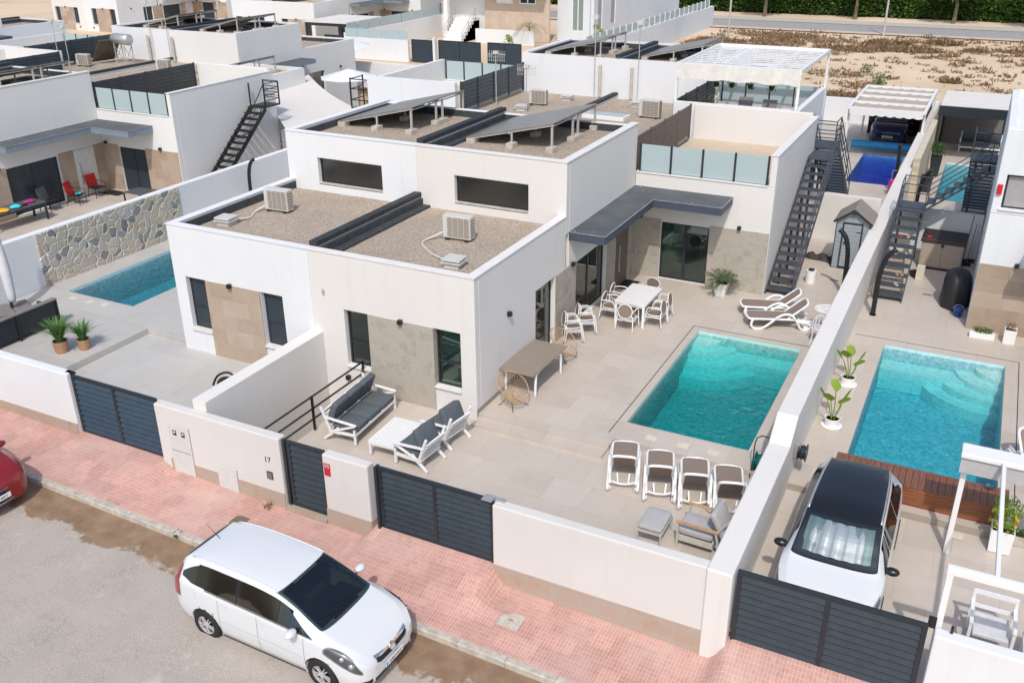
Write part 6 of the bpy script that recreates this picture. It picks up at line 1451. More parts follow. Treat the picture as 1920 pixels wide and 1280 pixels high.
def bush(x, y, z, r, h, n, label, mat='leaf_green', name='bush', cat='bush', L=.14):
    t = thing(name, label, cat, (x, y, z)); m = MB()
    cl = [(random.gauss(0, .45)*r, random.gauss(0, .45)*r, random.uniform(.25, .95)*h, random.uniform(.3, .55)*r) for _ in range(9)]
    for i in range(n):
        c = random.choice(cl); a = random.uniform(0, 2*pi); e = random.uniform(-1, 1); q = c[3]*random.random()**.4
        p = Vector((c[0]+q*cos(a)*math.sqrt(1-e*e), c[1]+q*sin(a)*math.sqrt(1-e*e), max(.05, c[2]+q*e*.9))); m.leaf(p, (cos(a), sin(a), e+.5), L*random.uniform(.6, 1.2), L*.5)
    m.build('foliage', mat, t); MB().tube([(0, 0, 0), (.03, .02, h*.6)], [.04, .02], 6).build('stem', 'bark', t); return t
bush(-32.6, 46.8, .15, .9, 1.9, 900, 'bright green shrub under the white parasol', 'leaf_lime'); bush(-31.6, 45.4, .15, .6, 1.2, 500, 'dark green shrub right of the white parasol', 'leaf_green')
bush(-30.9, 44.4, .15, .4, .9, 260, 'small potted shrub behind the left roof edge', 'leaf_dry_green')
def palm(x, y, z, H, L, n, label, mat='palm_leaf'):
    t = thing('palm_tree', label, 'palm tree', (x, y, z)); MB().tube([(0, 0, 0), (.05, .02, H*.5), (0, 0, H)], [.12, .09, .08], 8).build('trunk', 'bark', t); fronds(n, L, H, .06, .7, .7)(t, mat); return t
palm(-30.2, 46.3, .15, 1.5, 1.1, 14, 'small golden palm tree behind the landing railing', 'leaf_dry_green')
# ---------- right plot ----------
t = thing('pool_platform', 'brown slatted wooden platform box at the near end of the light blue pool', 'platform', (.0, 18.52, -.02)); 
m = MB(); n = 26
for i in range(n): x = -1.64+3.42*i/n; m.box(x+.004, x+3.42/n-.004, -.27, .50, .60, .63)
m.build('deck_boards', 'ipe_top', t); m = MB()
for i in range(7): m.box(-1.64, 1.78, -.27, -.245, .055+.078*i, .127+.078*i)
m.build('front_boards', 'ipe_wood', t); MB().box(-1.63, 1.77, -.243, .50, .05, .598).build('box_frame', 'dark_brown', t); MB().box(-1.64, 1.78, -.255, .5, .0, .05).build('base', 'lime_cream', t)
tag(MB().lathe([(.08, 0), (.11, .05), (.10, .05), (.07, .01)], (0, 0, 0), 16).build('glass_dish', 'lamp_glass', loc=(1.40, 18.92, .611)), 'clear glass ashtray on the end of the wooden platform', 'ashtray')
plain('blind_grey', (.42, .41, .41), .8)
def pergola2():
    t = thing('pergola', 'white aluminium pergola with rolled grey blind at the lower right corner', 'pergola', (1.2, 15.2, 0)); m = 'white_paint'; X, Y, H = 1.2, 15.2, 2.35
    MB().box(.68-X, 4.5-X, 16.95-Y, 17.4-Y, H-.1, H).build('head_box', m, t, bevel=.02)
    q = MB(); q.add([(.70-X, 17.0-Y, H-.1), (4.5-X, 17.0-Y, H-.1), (4.5-X, 16.98-Y, H-.42), (.70-X, 16.98-Y, H-.42), (.70-X, 17.02-Y, H-.1), (4.5-X, 17.02-Y, H-.1), (4.5-X, 17.0-Y, H-.42), (.70-X, 17.0-Y, H-.42)], [(0, 1, 2, 3), (7, 6, 5, 4), (2, 6, 7, 3), (0, 3, 7, 4)]); q.build('blind', 'blind_grey', t)
    MB().beam((.8-X, 17.2-Y, -.03), (.8-X, 17.2-Y, H-.1), .10, .10).build('post', m, t, bevel=.01)
    MB().beam((1.40-X, 17.0-Y, H-.06), (1.40-X, 13.42-Y, H-.12), .07, .1).build('rafter', m, t, bevel=.01)
    MB().box(.70-X, 4.5-X, 13.36-Y, 13.46-Y, H-.18, H-.04).build('front_beam', m, t, bevel=.01)
    MB().beam((.76-X, 13.42-Y, -.2), (.76-X, 13.42-Y, H-.18), .10, .10).build('post', m, t, bevel=.01)
pergola2()
t = thing('white_armchair', 'white metal framed armchair under the pergola at lower right', 'armchair', (1.62, 14.75, -.03), R(0))
MB().box(-.28, .28, -.3, .3, .34, .42).build('seat', 'light_cloth', t, bevel=.02)
for sx in (-.33, .33):
    MB().beam((sx, -.32, 0), (sx, -.32, .64), .05).build('leg', 'white_paint', t); MB().beam((sx, .32, 0), (sx, .32, .85), .05).build('leg', 'white_paint', t); MB().box(sx-.03, sx+.03, -.36, .34, .62, .66).build('armrest', 'white_paint', t)
MB().box(-.33, .33, .3, .34, .78, .86).box(-.33, .33, .3, .34, .5, .56).build('backrest', 'white_paint', t)
t = thing('side_table', 'pale grey square side table at the lower right corner', 'table', (2.4, 14.5, -.03)); MB().box(-.3, .3, -.3, .3, .42, .46).build('tabletop', 'light_cloth', t, bevel=.01)
for x in (-.26, .26):
    for y in (-.26, .26): MB().beam((x, y, 0), (x, y, .42), .04).build('leg', 'white_paint', t)
pot_plant((2.08, 18.1, .0), 'small grey stone planter at the right edge beside the orange tree pot', square_pot(.13, .14, .22), tuft(60, (.1, 1, .08), .2), leafmat_='leaf_green', potmat='concrete')
dup(l5, (2.35, 20.6, .15), R(200), 'white sun lounger cut by the right frame edge beside the light blue pool')
t = thing('storage_box', 'beige two door storage box with dark brown lid in the right hand yard', 'storage box', (-.62, 33.85, .15), R(-1))
MB().box(-.66, .66, -.40, .40, .06, .95).build('body', 'beige_plastic', t, bevel=.01)
for sx in (-1, 1): MB().box(min(sx*.005, sx*.62), max(sx*.005, sx*.62), -.425, -.401, .1, .93).build('door', 'beige_plastic', t, bevel=.006)
l_ = MB(); l_.add([(-.72, -.47, .95), (.72, -.47, .95), (.72, .45, .95), (-.72, .45, .95), (-.70, -.45, 1.08), (.70, -.45, 1.08), (.70, .43, 1.18), (-.70, .43, 1.18)], [(3, 2, 1, 0), (4, 5, 6, 7), (0, 1, 5, 4), (1, 2, 6, 5), (2, 3, 7, 6), (3, 0, 4, 7)]); l_.build('lid', 'dark_brown', t, bevel=.02)
MB().box(-.70, .70, -.44, .42, 0, .06).build('base', 'dark_brown', t); MB().box(-.05, .05, -.45, -.426, .82, .92).build('latch', 'dark_brown', t, bevel=.01); tag(lump(-1.1, 33.6, 1.235, .1, .35, 'red_fabric', 'small red cloth on the lid corner of the brown storage box', 'red_cloth', 'cloth', 9), 'small red cloth on the lid corner of the brown storage box', 'cloth')
def bbq():
    t = thing('covered_barbecue', 'barbecue under a black cover against the white house wall at right', 'barbecue', (.05, 30.35, .15)); prof = []
    G = []; n = 28; lv = [(0, .50), (.1, .52), (.35, .50), (.6, .50), (.8, .50), (.95, .46), (1.08, .36), (1.16, .2), (1.18, .01)]
    for z, r in lv:
        row = []
        for k in range(n+1):
            a = 2*pi*k/n; f = 1+.06*sin(7*a+z*3)*(1-z/1.3)+.03*sin(3*a); row.append((r*.82*f*cos(a), r*1.15*f*sin(a), z+.02))
        G.append(row)
    MB().grid(G).build('cover', 'bbq_cover', t, smooth=True)
plain('bbq_cover', (.018, .019, .021), .55, var=.2); bbq()
t = thing('bucket', 'blue plastic bucket in front of the black covered barbecue', 'bucket', (.22, 29.45, .15)); MB().lathe([(.11, 0), (.15, .26), (.16, .26), (.16, .24), (.14, .24), (.10, .02)], (0, 0, 0), 18).build('body', 'blue_plastic', t, smooth=True); MB().tube([(.15*cos(a), 0, .25+.12*sin(a)) for a in [pi*i/8 for i in range(9)]], .006, 5).build('handle', 'steel', t)
for i, (x, y, h, mt, lb) in enumerate([(.06, 34.6, 1.7, 'black_metal', 'long dark broom leaning in the corner right of the storage box'), (.2, 34.3, 1.5, 'bark', 'wooden handled broom leaning in the corner right of the storage box'), (.3, 34.7, 1.4, 'galvanised', 'pale handled mop leaning against the white house wall')]):
    t = thing('broom', lb, 'broom', (x, y, .15)); MB().tube([(0, 0, .12), (.08, .1, h)], .014, 6).build('handle', mt, t); MB().box(-.13, .13, -.03, .03, 0, .14).build('head', 'rubber', t, bevel=.01)
t = thing('suitcase', 'pink upright suitcase with raised handle beside the deep blue pool', 'suitcase', (-3.15, 42.4, .15), R(20)); MB().box(-.22, .22, -.13, .13, .05, .68).build('shell', 'pink_plastic', t, bevel=.04)
MB().tube([(-.12, .08, .68), (-.12, .08, 1.05), (.12, .08, 1.05), (.12, .08, .68)], .012, 6).build('handle', 'steel', t)
for x in (-.18, .18): MB().lathe([(.04, -.02), (.04, .02)], (x, 0, .04), 10).build('wheel', 'rubber', t)
def shoe(x, y, z, rz, mat, label): 
    m = MB(); m.prism([(0, -.13), (.045, -.10), (.05, .06), (.03, .13), (-.03, .13), (-.045, .06), (-.04, -.10)], 0, .02); m.tube([(-.045, .05, .02), (0, .06, .07), (.045, .05, .02)], .012, 5); o = m.build('sandal', mat, loc=(x, y, z)); o.rotation_euler.z = rz; return tag(o, label, 'sandal')
def step_z(i): return .15+1.85*(i+1)/10
shoe(-1.75, 29.8+.44*2+.15, step_z(2)+.001, .2, 'wicker_pot', 'left tan sandal of the pair on the third step of the right hand stair'); shoe(-1.6, 29.8+.44*2+.17, step_z(2)+.001, -.1, 'wicker_pot', 'right tan sandal of the pair on the third step of the right hand stair')
shoe(-1.7, 29.8+.44*1+.12, step_z(1)+.001, .5, 'light_grey_fabric', 'grey shoe on the second step of the right hand stair')
shoe(-1.95, 29.8+.44*6+.12, step_z(6)+.001, .2, 'red_fabric', 'red sandal on an upper step of the right hand stair'); shoe(-1.7, 29.8+.44*6+.14, step_z(6)+.001, -.1, 'cardboard', 'orange sandal on an upper step of the right hand stair')
# ---------- shed, tarp, mat ----------
def shed():
    t = thing('garden_shed', 'small grey plastic garden shed with gabled roof in the far corner of the terrace', 'shed', (-3.45, 32.75, .15)); W, D = 1.08, 1.15; h, hr = 1.72, 2.12
    m = MB(); m.box(-W/2, -W/2+.04, -D/2, D/2, 0, h).box(W/2-.04, W/2, -D/2, D/2, 0, h).box(-W/2, W/2, D/2-.04, D/2, 0, h); m.prism([(-W/2, 0), (-.33, 0), (-.33, h), (-W/2, h)], -D/2, -D/2+.04, Matrix.Rotation(pi/2, 4, 'X') @ Matrix.Scale(-1, 4, (0, 0, 1)))
    m2 = MB(); 
    for i in range(13):
        z = .04+i*.13; m2.box(-W/2-.008, -W/2, -D/2+.02, D/2, z, z+.115)
    m3 = [MB(), MB()]
    for k_, (x0, x1) in enumerate(((-W/2, -.33), (.33, W/2))):
        for i in range(13): z = .04+i*.13; m3[k_].box(x0, x1, -D/2-.012, -D/2, z, z+.115)
    walls = MB().box(-W/2, W/2, -D/2, D/2, 0.02, h); walls.add([(-W/2, -D/2, h), (W/2, -D/2, h), (0, -D/2, hr), (-W/2, D/2, h), (W/2, D/2, h), (0, D/2, hr)], [(0, 1, 2), (5, 4, 3), (0, 2, 5, 3), (1, 4, 5, 2)]); walls = walls.build('walls', 'shed_grey', t)
    m2.build('wall_boards', 'shed_grey', walls)
    for q_ in m3: q_.build('wall_boards', 'shed_grey', walls)
    d = MB(); 
    for i in range(12): z = .10+i*.125; d.box(-.28, .28, -D/2-.024, -D/2-.004, z, z+.118)
    d = d.build('door', 'shed_grey', t); MB().box(-.33, -.285, -D/2-.034, -D/2-.002, .03, 1.66).box(.285, .33, -D/2-.034, -D/2-.002, .03, 1.66).box(-.285, .285, -D/2-.034, -D/2-.002, 1.61, 1.66).box(-.285, .285, -D/2-.034, -D/2-.002, .03, .08).build('door_frame', 'anthracite', t)
    MB().box(-.24, -.12, -D/2-.06, -D/2-.035, .92, .96).build('door_handle', 'black_metal', d); MB().box(.14, .28, -D/2-.045, -D/2-.035, 1.35, 1.37).box(.14, .28, -D/2-.045, -D/2-.035, .35, .37).build('hinge', 'black_metal', d)
    for sg in (1, -1):
        r_ = MB(); x1 = sg*(W/2+.09); z1 = h-.06; r_.add([(0, -D/2-.12, hr+.02), (x1, -D/2-.12, z1), (x1, D/2+.1, z1), (0, D/2+.1, hr+.02), (0, -D/2-.12, hr+.055), (x1, -D/2-.12, z1+.035), (x1, D/2+.1, z1+.035), (0, D/2+.1, hr+.055)], [(0, 1, 2, 3), (7, 6, 5, 4), (0, 4, 5, 1), (1, 5, 6, 2), (2, 6, 7, 3), (3, 7, 4, 0)]); r_.build('roof', 'shed_roof', t)
        MB().beam((0, -D/2-.125, hr+.0), (x1, -D/2-.125, z1+.0), .03, .07).build('barge_board', 'anthracite', t)
    MB().box(-.07, .07, -D/2-.15, -D/2-.13, hr-.14, hr-.04).build('gable_plate', 'anthracite', t, bevel=.01)
    for x in (-W/2-.012, W/2-.02): MB().box(x, x+.032, -D/2-.016, -D/2+.02, 0, h).build('corner_post', 'anthracite', t)
shed()
def tarp():
    G = []; random.seed(3)
    for i in range(25):
        row = []
        for j in range(15):
            u, v = i/24-.5, j/14-.5; e = max(0, 1-(2*u)**4)*max(0, 1-(2*v)**4); row.append((u*1.15+.05*sin(9*v), v*.55+.06*sin(7*u), .012+e*(.10+.06*sin(17*u+5*v)+.04*sin(23*v-9*u))))
        G.append(row)
    o = MB().grid(G).build('tarpaulin', 'tarp_dark', smooth=True, loc=(-4.5, 32.9, .15)); o.rotation_euler.z = -.35; tag(o, 'crumpled dark tarpaulin on the terrace left of the grey shed', 'tarpaulin')
plain('tarp_dark', (.05, .043, .045), .7, var=.3); tarp()
tag(MB().box(-10.0, -9.45, 27.1, 27.95, .151, .165).build('door_mat', 'rubber'), 'dark doormat at the front door of the central house', 'mat')
tag(MB().box(-10.6+.75, -9.835, 28.56, 28.574, .95, 1.05).build('wall_socket', 'white_paint') , 'white socket on the shaded stone wall behind the dining table', 'socket')
pot = thing('watering_barrel', 'white barrel with dark lid half hidden under the metal staircase', 'barrel', (-4.35, 30.4, .15)); MB().lathe([(.001, 0), (.16, 0), (.17, .42), (.001, .42)], (0, 0, 0), 16).build('barrel', 'white_plastic', pot); MB().lathe([(.10, .42), (.10, .46), (.001, .46)], (0, 0, 0), 14).build('lid', 'rubber', pot)
for i, (x, y) in enumerate([(-1.25, 32.5)]): lump(x, y, .15, .22, 1.0, 'rubber', 'black round bag on the ground behind the right hand stair', 'bag', 'bag', 11)
tag(MB().box(-1.25, -1.0, 32.1, 32.3, .15, .65).build('cardboard_box', 'lime_cream', bevel=.01), 'tall pale cardboard box between the right hand stair and the storage box', 'box')
# ---------- back plots ----------
def carport():
    t = thing('carport', 'white framed carport with cream slatted awning over the dark blue car', 'carport', (-4.4, 51, .15)); X, Y = -4.4, 51; m = 'white_paint'; Z = 2.45
    for x in (-6.15, -2.75):
        for y in (48.2, 54.4): MB().beam((x-X, y-Y, 0), (x-X, y-Y, Z), .1).build('post', m, t)
        MB().box(x-X-.07, x-X+.07, 47.9-Y, 54.5-Y, Z, Z+.14).build('side_beam', m, t)
    for y in (47.95, 49.6, 51.4, 53.0, 54.45): MB().box(-6.08-X, -2.82-X, y-Y-.06, y-Y+.06, Z+.01, Z+.13).build('cross_beam', m, t)
    for y0, y1 in ((48.1, 49.5), (49.7, 51.3), (51.5, 52.9), (53.1, 54.35)):
        G = [[(-6.05-X+(3.2)*i/24, y0-Y+(y1-y0)*j/4, Z+.06-.05*abs(sin(pi*i/4))) for j in range(5)] for i in range(25)]; MB().grid(G).build('awning_panel', 'awning_cream', t, smooth=True)
    G = [[(-6.1-X+3.3*i/40, 47.85-Y, Z+.1-q*(.28+.06*abs(sin(pi*i/5)))) for q in (0, 1)] for i in range(41)]; MB().grid(G).build('valance', 'white_paint', t)
    MB().box(-2.9-X, -2.84-X, 48.3-Y, 54.4-Y, 0, Z).build('side_screen', 'rubber', t); MB().box(-5.9-X+.0, -2.95-X, 54.6-Y, 54.66-Y, 0, Z-.3).build('rear_screen', 'rubber', t)
plain('awning_cream', (.42, .36, .30), .85); carport()
t = thing('pool_cover_roller', 'rolled light blue pool cover on a reel behind the deep blue pool', 'pool cover', (-4.6, 50.0, .15)); MB().lathe([(.2, -1.45), (.2, 1.45)], (0, 0, 0), 20, TR((0, 0, .38)) @ Matrix.Rotation(pi/2, 4, 'Y')).build('roll', 'cover_blue', t)
for x in (-1.5, 1.5): MB().beam((x, -.2, 0), (x, 0, .4), .04).beam((x, .2, 0), (x, 0, .4), .04).build('stand', 'steel', t)
def awning2():
    t = thing('awning', 'flat pale awning with dark front frame over the lounge at far right', 'awning', (-.8, 51.5, .15)); MB().box(-1.4, 1.6, -2.2, 2.2, 2.62, 2.70).build('canopy', 'sail_cloth', t); MB().box(-1.45, 1.65, -2.3, -2.2, 2.25, 2.7).build('front_box', 'anthracite', t)
    for x in (-1.35, 1.55): MB().beam((x, -2.2, 0), (x, -2.2, 2.3), .12).build('post', 'anthracite', t); MB().beam((x, 2.2, 0), (x, 2.2, 2.62), .1).build('post', 'anthracite', t)
    MB().box(-1.3, 1.5, 2.25, 2.3, 0, 2.5).build('rear_screen', 'slab_grey', t)
awning2()
for i, (x, y, rz, lb) in enumerate([(-.2, 52.4, 180, 'white cushioned sofa in the shade of the far right awning'), ]):
    sofa((x, y, .15), R(rz), 1.9, lb)
def dark_pot(x, y, lb, h=.9, leaf=None):
    t = thing('potted_plant', lb, 'potted plant', (x, y, .15)); square_pot(.18, .24, h)(t, 'anthracite'); (leaf or tuft(260, (.3, 1, .6), h, .12))(t, 'leaf_lime' if i else 'leaf_green')
dark_pot(-1.85, 46.6, 'tall dark planter with yellow green plant by the stone faced wall'); dark_pot(-1.95, 43.6, 'dark square planter below the shower behind the right hand stair', .7, tuft(60, (.14, 1, .1), .66, .08))
# roof pergola
def roof_pergola():
    t = thing('roof_pergola', 'white slatted roof pergola with a fabric front on the back terrace', 'pergola', (-8.3, 39, 3.5)); X, Y, Z0 = -8.3, 39, 3.5; m = 'white_paint'; H = 2.55; x0, x1, y0, y1 = -10.9, -6.35, 35.3, 41.2
    for x in (x0, x1):
        for y in (y0, y1): MB().beam((x-X, y-Y, 0), (x-X, y-Y, H), .1).build('post', m, t)
        MB().box(x-X-.05, x-X+.05, y0-Y, y1-Y, H, H+.14).build('side_beam', m, t)
    for y in (y0, y1): MB().box(x0-X, x1-X, y-Y-.05, y-Y+.05, H+.002, H+.138).build('end_beam', m, t)
    for x in (x0+(x1-x0)*.25, x0+(x1-x0)*.75): MB().box(x-X-.05, x-X+.05, y0-Y+.06, y1-Y-.06, H-.06, H+.02).build('purlin', m, t)
    n = 13
    for i in range(n): y = y0+.25+(y1-y0-.4)*i/(n-1); MB().box(x0-X+.06, x1-X-.06, y-Y-.105, y-Y+.105, H+.03, H+.05).build('slat', m, t)
    G = [[(x0-X-.02+(x1-x0+.04)*i/30, y0-Y-.07+.015*sin(i), H+.13-q*(.55+.03*sin(i*.9))) for q in (0, 1)] for i in range(31)]; MB().grid(G).build('fabric_front', 'cream_fabric', t)
plain('cream_fabric', (.72, .70, .66), .9); roof_pergola()
def recliner(x, y, z, lb): 
    t = thing('recliner', lb, 'recliner', (x, y, z), R(180)); MB().box(-.28, .28, -.5, .6, .32, .38).build('seat', 'slab_grey', t); m = MB(); m.add([(-.28, .45, .38), (.28, .45, .38), (.28, .75, 1.05), (-.28, .75, 1.05), (-.28, .5, .35), (.28, .5, .35), (.28, .8, 1.02), (-.28, .8, 1.02)], [(0, 1, 2, 3), (7, 6, 5, 4), (0, 4, 5, 1), (1, 5, 6, 2), (2, 6, 7, 3), (3, 7, 4, 0)]); t.rotation_euler.z = 0; m.build('backrest', 'slab_grey', t)
    for a in (-.25, .25):
        for b in (-.45, .5): MB().beam((a, b, 0), (a, b, .32), .04).build('leg', 'black_metal', t)
recliner(-8.9, 37.6, 3.5, 'grey recliner under the roof pergola, left one of the pair'); recliner(-7.9, 37.4, 3.5, 'grey recliner under the roof pergola, right one of the pair')
spiky(-10.3, 37.6, 3.5, 'airy potted plant at the left side under the roof pergola', 90, 1.0, 'leaf_dry_green')
for i, (x, lb) in enumerate([(-9.6, 'leftmost hanging basket below the roof pergola beam'), (-9.0, 'large trailing hanging basket below the roof pergola beam'), (-8.3, 'third hanging basket below the roof pergola beam'), (-7.5, 'rightmost hanging basket below the roof pergola beam')]):
    t = thing('hanging_basket', lb, 'hanging plant', (x, 36.2, 5.25), 0, 'hanging baskets under the roof pergola'); MB().lathe([(.07, 0), (.11, .16)], (0, 0, 0), 12).build('pot', 'rubber', t); tuft(70, (.17, 1, .3), -.05, .09)(t, 'leaf_hedge'); MB().tube([(0, 0, .1), (0, 0, .78)], .005, 4).build('hanger', 'black_metal', t)
# ---------- far buildings ----------
def far_house():
    t = thing('house', 'tan rendered house with white framed windows and entrance steps beyond the back street', 'house', (-41.5, 84, 0)); X, Y = -41.5, 84
    f = lambda x, y, z: (x-X, y-Y, z)
    w_ = MB(f); w_.panel('x', 82.2, .3, -44.6, -37.9, 0, 7.2, [(-43.3, -41.6, 3.3, 4.6), (-40.9, -39.2, 3.3, 4.6)]); w_.box(-44.6, -44.3, 82.5, 92, 0, 7.2); w_.build('walls', 'tan_render', t)
    MB(f).box(-49.5, -37.8, 80.3, 82.2, 5.1, 5.5).build('balcony_slab', 'white_paint', t)
    for a, b, sh in ((-43.3, -41.6, 1), (-40.9, -39.2, 0)):
        q = MB(f); q.box(a, a+.1, 82.12, 82.3, 3.3, 4.6).box(b-.1, b, 82.12, 82.3, 3.3, 4.6).box(a+.1, b-.1, 82.12, 82.3, 3.3, 3.4).box(a+.1, b-.1, 82.12, 82.3, 4.4, 4.6).box((a+b)/2-.05, (a+b)/2+.05, 82.12, 82.3, 3.4, 4.4); q = q.build('window', 'white_paint', t)
        if sh: MB(f).box(a+.1, b-.1, 82.08, 82.11, 3.4, 4.4).build('roller_shutter', 'white_paint', q)
        else: MB(f).box(a+.1, b-.1, 82.2, 82.23, 3.4, 4.4).build('pane', 'car_glass', q)
    MB(f).box(-49.6, -44.62, 82.6, 82.9, 0, 7.2).build('entrance_wall', 'wall_grey', t); MB(f).box(-48.0, -47.6, 80.3, 80.7, 0, 5.1).build('pillar', 'white_paint', t)
    for i in range(7): MB(f).box(-47.4, -45.4, 79.0+i*.4, 82.5, .0 if 1 else 0, .28*(i+1)).build('step', 'plaster_white', t)
    r_ = MB(f)
    for x in (-47.5, -45.3):
        for k in (.5, .9): r_.beam((x, 78.9, k), (x, 81.6, 1.9+k), .05)
        for q in (0, 1.3, 2.7): r_.beam((x, 78.9+q, q*.7), (x, 78.9+q, q*.7+.95), .05)
    r_.build('handrail', 'steel', t)
    MB(f).box(-44.0, -38.0, 79.2, 79.45, 0, 1.3).build('garden_wall', 'wall_white', t)
far_house()
def far_white():
    t = thing('house', 'tall white house with glazed veranda at the top centre, right of the tan house', 'house', (-35, 92, 0)); X, Y = -35, 92; f = lambda x, y, z: (x-X, y-Y, z)
    w_ = MB(f); w_.panel('x', 84.0, .3, -37.85, -34.6, 0, 7.5, [(-36.4, -35.2, 1.0, 4.2), (-37.6, -36.6, 4.3, 4.9), (-36.4, -35.0, 4.3, 4.9)]); w_.panel('y', -34.6, .3, 84.3, 110, 0, 7.5, [(85.2, 86.4, .9, 4.2), (88.5, 89.8, 1.2, 4.3), (92.5, 94.0, 3.0, 4.8), (96.0, 97.6, 3.4, 5.2), (101, 103, 3.2, 5.2)]); w_.build('walls', 'wall_cool_far', t)
    for a, b, c, d in ((-36.4, -35.2, 1.0, 4.2), (-37.6, -36.6, 4.3, 4.9), (-36.4, -35.0, 4.3, 4.9)):
        q = MB(f).box(a, a+.08, 84.05, 84.2, c, d).box(b-.08, b, 84.05, 84.2, c, d).box((a+b)/2-.04, (a+b)/2+.04, 84.05, 84.2, c, d).build('window', 'white_paint', t); MB(f).box(a+.08, b-.08, 84.1, 84.14, c, d).build('pane', 'shutter_green', q)
    for a, b, c, d in ((85.2, 86.4, .9, 4.2), (88.5, 89.8, 1.2, 4.3), (92.5, 94.0, 3.0, 4.8), (96.0, 97.6, 3.4, 5.2), (101, 103, 3.2, 5.2)):
        q = MB(f).box(-34.42, -34.32, a, a+.1, c, d).box(-34.42, -34.32, b-.1, b, c, d).build('window', 'white_paint', t); MB(f).box(-34.40, -34.37, a+.1, b-.1, c, d).build('pane', 'shutter_grey', q)
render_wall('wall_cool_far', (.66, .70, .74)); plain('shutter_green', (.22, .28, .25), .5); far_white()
def long_wall():
    t = thing('boundary_wall', 'long white retaining wall topped with glass panels running towards the field', 'wall', (-27.8, 85, 0)); f = lambda x, y, z: (x+27.8, y-85, z)
    MB(f).box(-28.0, -27.7, 66.6, 101, -.2, 2.0).build('masonry', 'wall_cool_far', t); g = MB(f); p = MB(f)
    for i in range(24): y = 66.9+i*1.42; p.box(-27.9, -27.8, y-.04, y+.04, 2.0, 2.75); 
    p = p.build('balustrade', 'white_paint', t)
    for i in range(23): y = 66.9+i*1.42; MB(f).box(-27.87, -27.84, y+.06, y+1.36, 2.1, 2.7).build('glass_panel', 'frosted_glass', p)
long_wall()
def street2():
    t = thing('garden_wall', 'white street wall with glass panels left of the far dark gates', 'wall', (-47, 67, 0)); f = lambda x, y, z: (x+47, y-67, z); MB(f).box(-49.6, -43.3, 66.6, 66.85, 0, 1.75).build('masonry', 'wall_white', t)
    for i in range(5): MB(f).box(-49.5+i*1.24, -48.35+i*1.24, 66.7, 66.73, 1.8, 2.45).build('glass_panel', 'frosted_glass', t)
    t = thing('garden_wall', 'stepped white dividing wall with glass panels leading up to the tan house', 'wall', (-49.7, 74, 0)); f = lambda x, y, z: (x+49.7, y-74, z); MB(f).box(-49.85, -49.6, 66.9, 90, 0, 2.0).build('masonry', 'wall_white', t)
    for i in range(13): MB(f).box(-49.74, -49.71, 67.2+i*1.7, 68.8+i*1.7, 2.05, 2.75).build('glass_panel', 'frosted_glass', t)
    gate('distant dark louvred gate, left one behind the back roofs', -43.2, -41.2, .05, 1.8, 1, y=67.0); gate('distant dark louvred gate, wide one behind the back roofs', -40.9, -37.0, .05, 1.8, 2, y=67.4); gate('distant dark louvred gate, right one behind the aerials', -36.6, -33.6, .05, 1.8, 2, y=67.8)
    gate('dark louvred gate in the gap left of the distant white glazed wall', -51.7, -49.9, .05, 1.8, 1, y=66.7)
    tag(MB().box(-41.15, -40.95, 66.9, 67.3, 0, 2.0).build('gate_pier', 'wall_white', bevel=.01), 'white pier with letter box between the distant dark gates', 'pier')
    t = thing('pergola', 'cream roofed pergola shelter beyond the far street, in front of the canopy house', 'pergola', (-52.5, 71.5, 0)); MB().box(-3.0, 2.6, -2.8, 2.8, 2.45, 2.55).build('roof', 'sail_cloth', t)
    for x in (-2.8, 2.4):
        for y in (-2.6, 2.6): MB().beam((x, y, 0), (x, y, 2.45), .12).build('post', 'anthracite', t)
    MB().box(-2.8, 2.4, -2.75, -2.7, 2.2, 2.5).build('fascia', 'anthracite', t)
street2()
palm(-38.6, 79.5, .0, 1.6, 2.2, 15, 'dark palm tree in front of the glazed veranda at the top'); palm(-56.2, 80.5, .1, 1.2, 1.6, 14, 'palm by the dark doorway of the far canopy house', 'leaf_dry_green')
bush(-51.8, 86.5, .1, 1.0, 2.6, 700, 'yellow green shrub at the right end of the far canopy house', 'leaf_dry_green', L=.25); palm(-47.9, 90, 0, 1.6, 1.8, 12, 'small yellow palm behind the distant glass balustrade', 'leaf_lime'); bush(-33.5, 83.0, 0, .45, 1.6, 300, 'small conical green shrub beside the white veranda', 'leaf_lime', L=.2); bush(-40.0, 78.3, 0, .4, 1.0, 200, 'small green shrub below the tan house', 'leaf_lime', L=.2)
